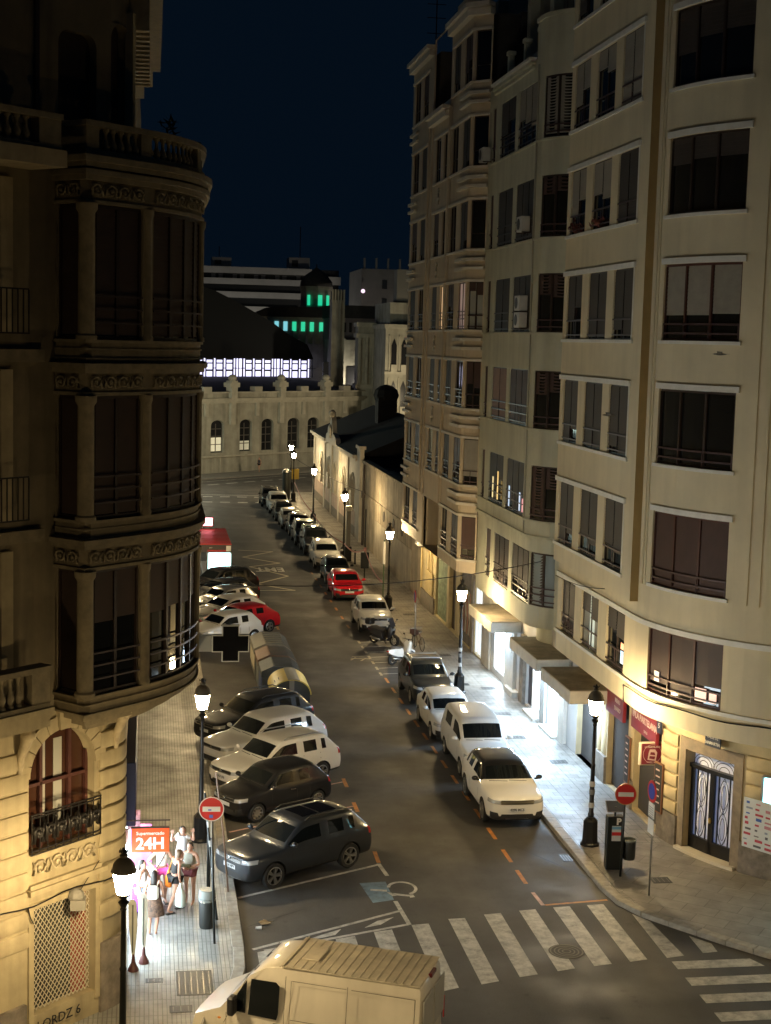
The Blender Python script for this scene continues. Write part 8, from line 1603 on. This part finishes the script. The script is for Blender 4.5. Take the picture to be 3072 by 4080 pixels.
p = person((.76, 38.05, .13), R(118), 'person in black top and black shorts with orange shoulder bag, stepping', SKIN2, HAIRB, dict(sp=(0, -.02, 1.12), ch=(0, -.05, 1.29), nk=(0, -.08, 1.42), hd=(0, -.13, 1.51), sL=(.16, -.04, 1.37), sR=(-.16, -.04, 1.37), eR=(-.22, .02, 1.10), wR=(-.22, -.02, .86), eL=(.22, -.05, 1.10), wL=(.2, -.16, .92), kL=(.10, -.16, .52), aL=(.10, -.12, .10), kR=(-.10, .08, .50), aR=(-.10, .26, .10)), top=(mat('black cloth', (.010, .010, .011), .8), .004, .1), bottom=(mat('black cloth', (.010, .010, .011), .8), .45), shoes=SAND, bun=True)
bag(p, (-.24, -.02, .83), .34, .62, BAGW, d=.13); bag(p, (.25, .06, 1.06), .24, .46, BAGO, 'orange_bag', .08); MB().tube([(.16, -.03, 1.42), (.26, .05, 1.05)], .014, 5).build('bag_strap', BAGO, p)
p = person((1.15, 38.55, .13), R(-28), 'person in grey sleeveless shirt and maroon shorts holding things at the waist', SKIN, HAIR, dict(eL=(.27, -.02, 1.12), wL=(.10, -.22, 1.08), eR=(-.26, -.02, 1.12), wR=(-.08, -.22, 1.06), kL=(.12, -.03, .5)), top=(mat('grey linen shirt', (.30, .30, .25), .8, noise=(6, .12)), .018, -.12), bottom=(mat('maroon shorts', (.17, .045, .055), .8), .5), scale=1.0)
MB().bevbox(-.14, .14, -.30, -.2, 1.08, 1.16, .02).build('held_parcel', mat('olive parcel', (.16, .15, .08), .8, noise=(8, .5)), p)
p = person((.98, 39.9, .13), R(5), 'person in white top at the back of the group, both arms raised', SKIN, HAIR, dict(eL=(.30, -.05, 1.28), wL=(.27, -.12, 1.52), eR=(-.30, -.05, 1.28), wR=(-.29, -.14, 1.53)), top=(mat('white loose top', (.72, .72, .72), .8), .03, -.1), bottom=(mat('white loose top', (.72, .72, .72), .8), .6), hair_long=True, sleeve=True)
p = person((-.08, 37.3, .13), R(70), 'person with dark hair and pale clothes half hidden behind the left lantern', SKIN, HAIR, dict(eL=(.22, -.12, 1.15), wL=(.18, -.32, 1.10)), top=(mat('white loose top', (.72, .72, .72), .8), .02, 0), bottom=(mat('pale blue cloth', (.30, .38, .52), .8), .6), hair_long=True)
p = person((12.05, 167.2, .14), R(-40), 'tiny person in dark shorts walking past the station wall', SKIN, HAIRB, dict(kL=(.10, -.14, .52), aL=(.10, -.10, .10), kR=(-.10, .02, .50), aR=(-.10, .22, .10)), top=(mat('dark tee', (.05, .05, .06), .8), .012, .0), bottom=(mat('black cloth', (.010, .010, .011), .8), .5), group='people on the far pavement')

# two birds gliding in front of the right-hand facades
def bird(loc, rotz, label):
    t = thing('bird', label, 'bird', loc, rotz, 'birds in flight'); mb = MB(); FE = mat('grey feathers', (.14, .14, .13), .8)
    mb.loft([[(x, r*math.cos(a), r*.8*math.sin(a)) for a in [q*math.pi/4 for q in range(8)]] for x, r in ((-.17, .004), (-.12, .022), (-.03, .04), (.06, .036), (.10, .022), (.125, .024), (.15, .012), (.18, .003))]); mb.build('body', FE, t, smooth=True)
    for s in (1, -1): w_ = MB(); w_.loft([[(.06, s*.03, .012), (-.05, s*.03, .008), (-.05, s*.03, .0), (.06, s*.03, .0)], [(.07, s*.15, .07), (-.06, s*.15, .06), (-.06, s*.15, .055), (.07, s*.15, .06)], [(.0, s*.30, .06), (-.05, s*.30, .055), (-.05, s*.30, .052), (.0, s*.30, .056)]]); w_.build('wing', FE, t)
    MB().loft([[(-.14, -.015, 0), (-.14, .015, 0), (-.14, 0, .008)], [(-.24, -.05, 0), (-.24, .05, 0), (-.24, 0, .005)]]).build('tail', FE, t)
bird((13.97, 36.0, 14.85), R(160), 'grey bird in flight in front of the blank wall below the corner window'); bird((12.42, 40.0, 13.1), R(170), 'dark bird in flight in front of the three-light bay windows')
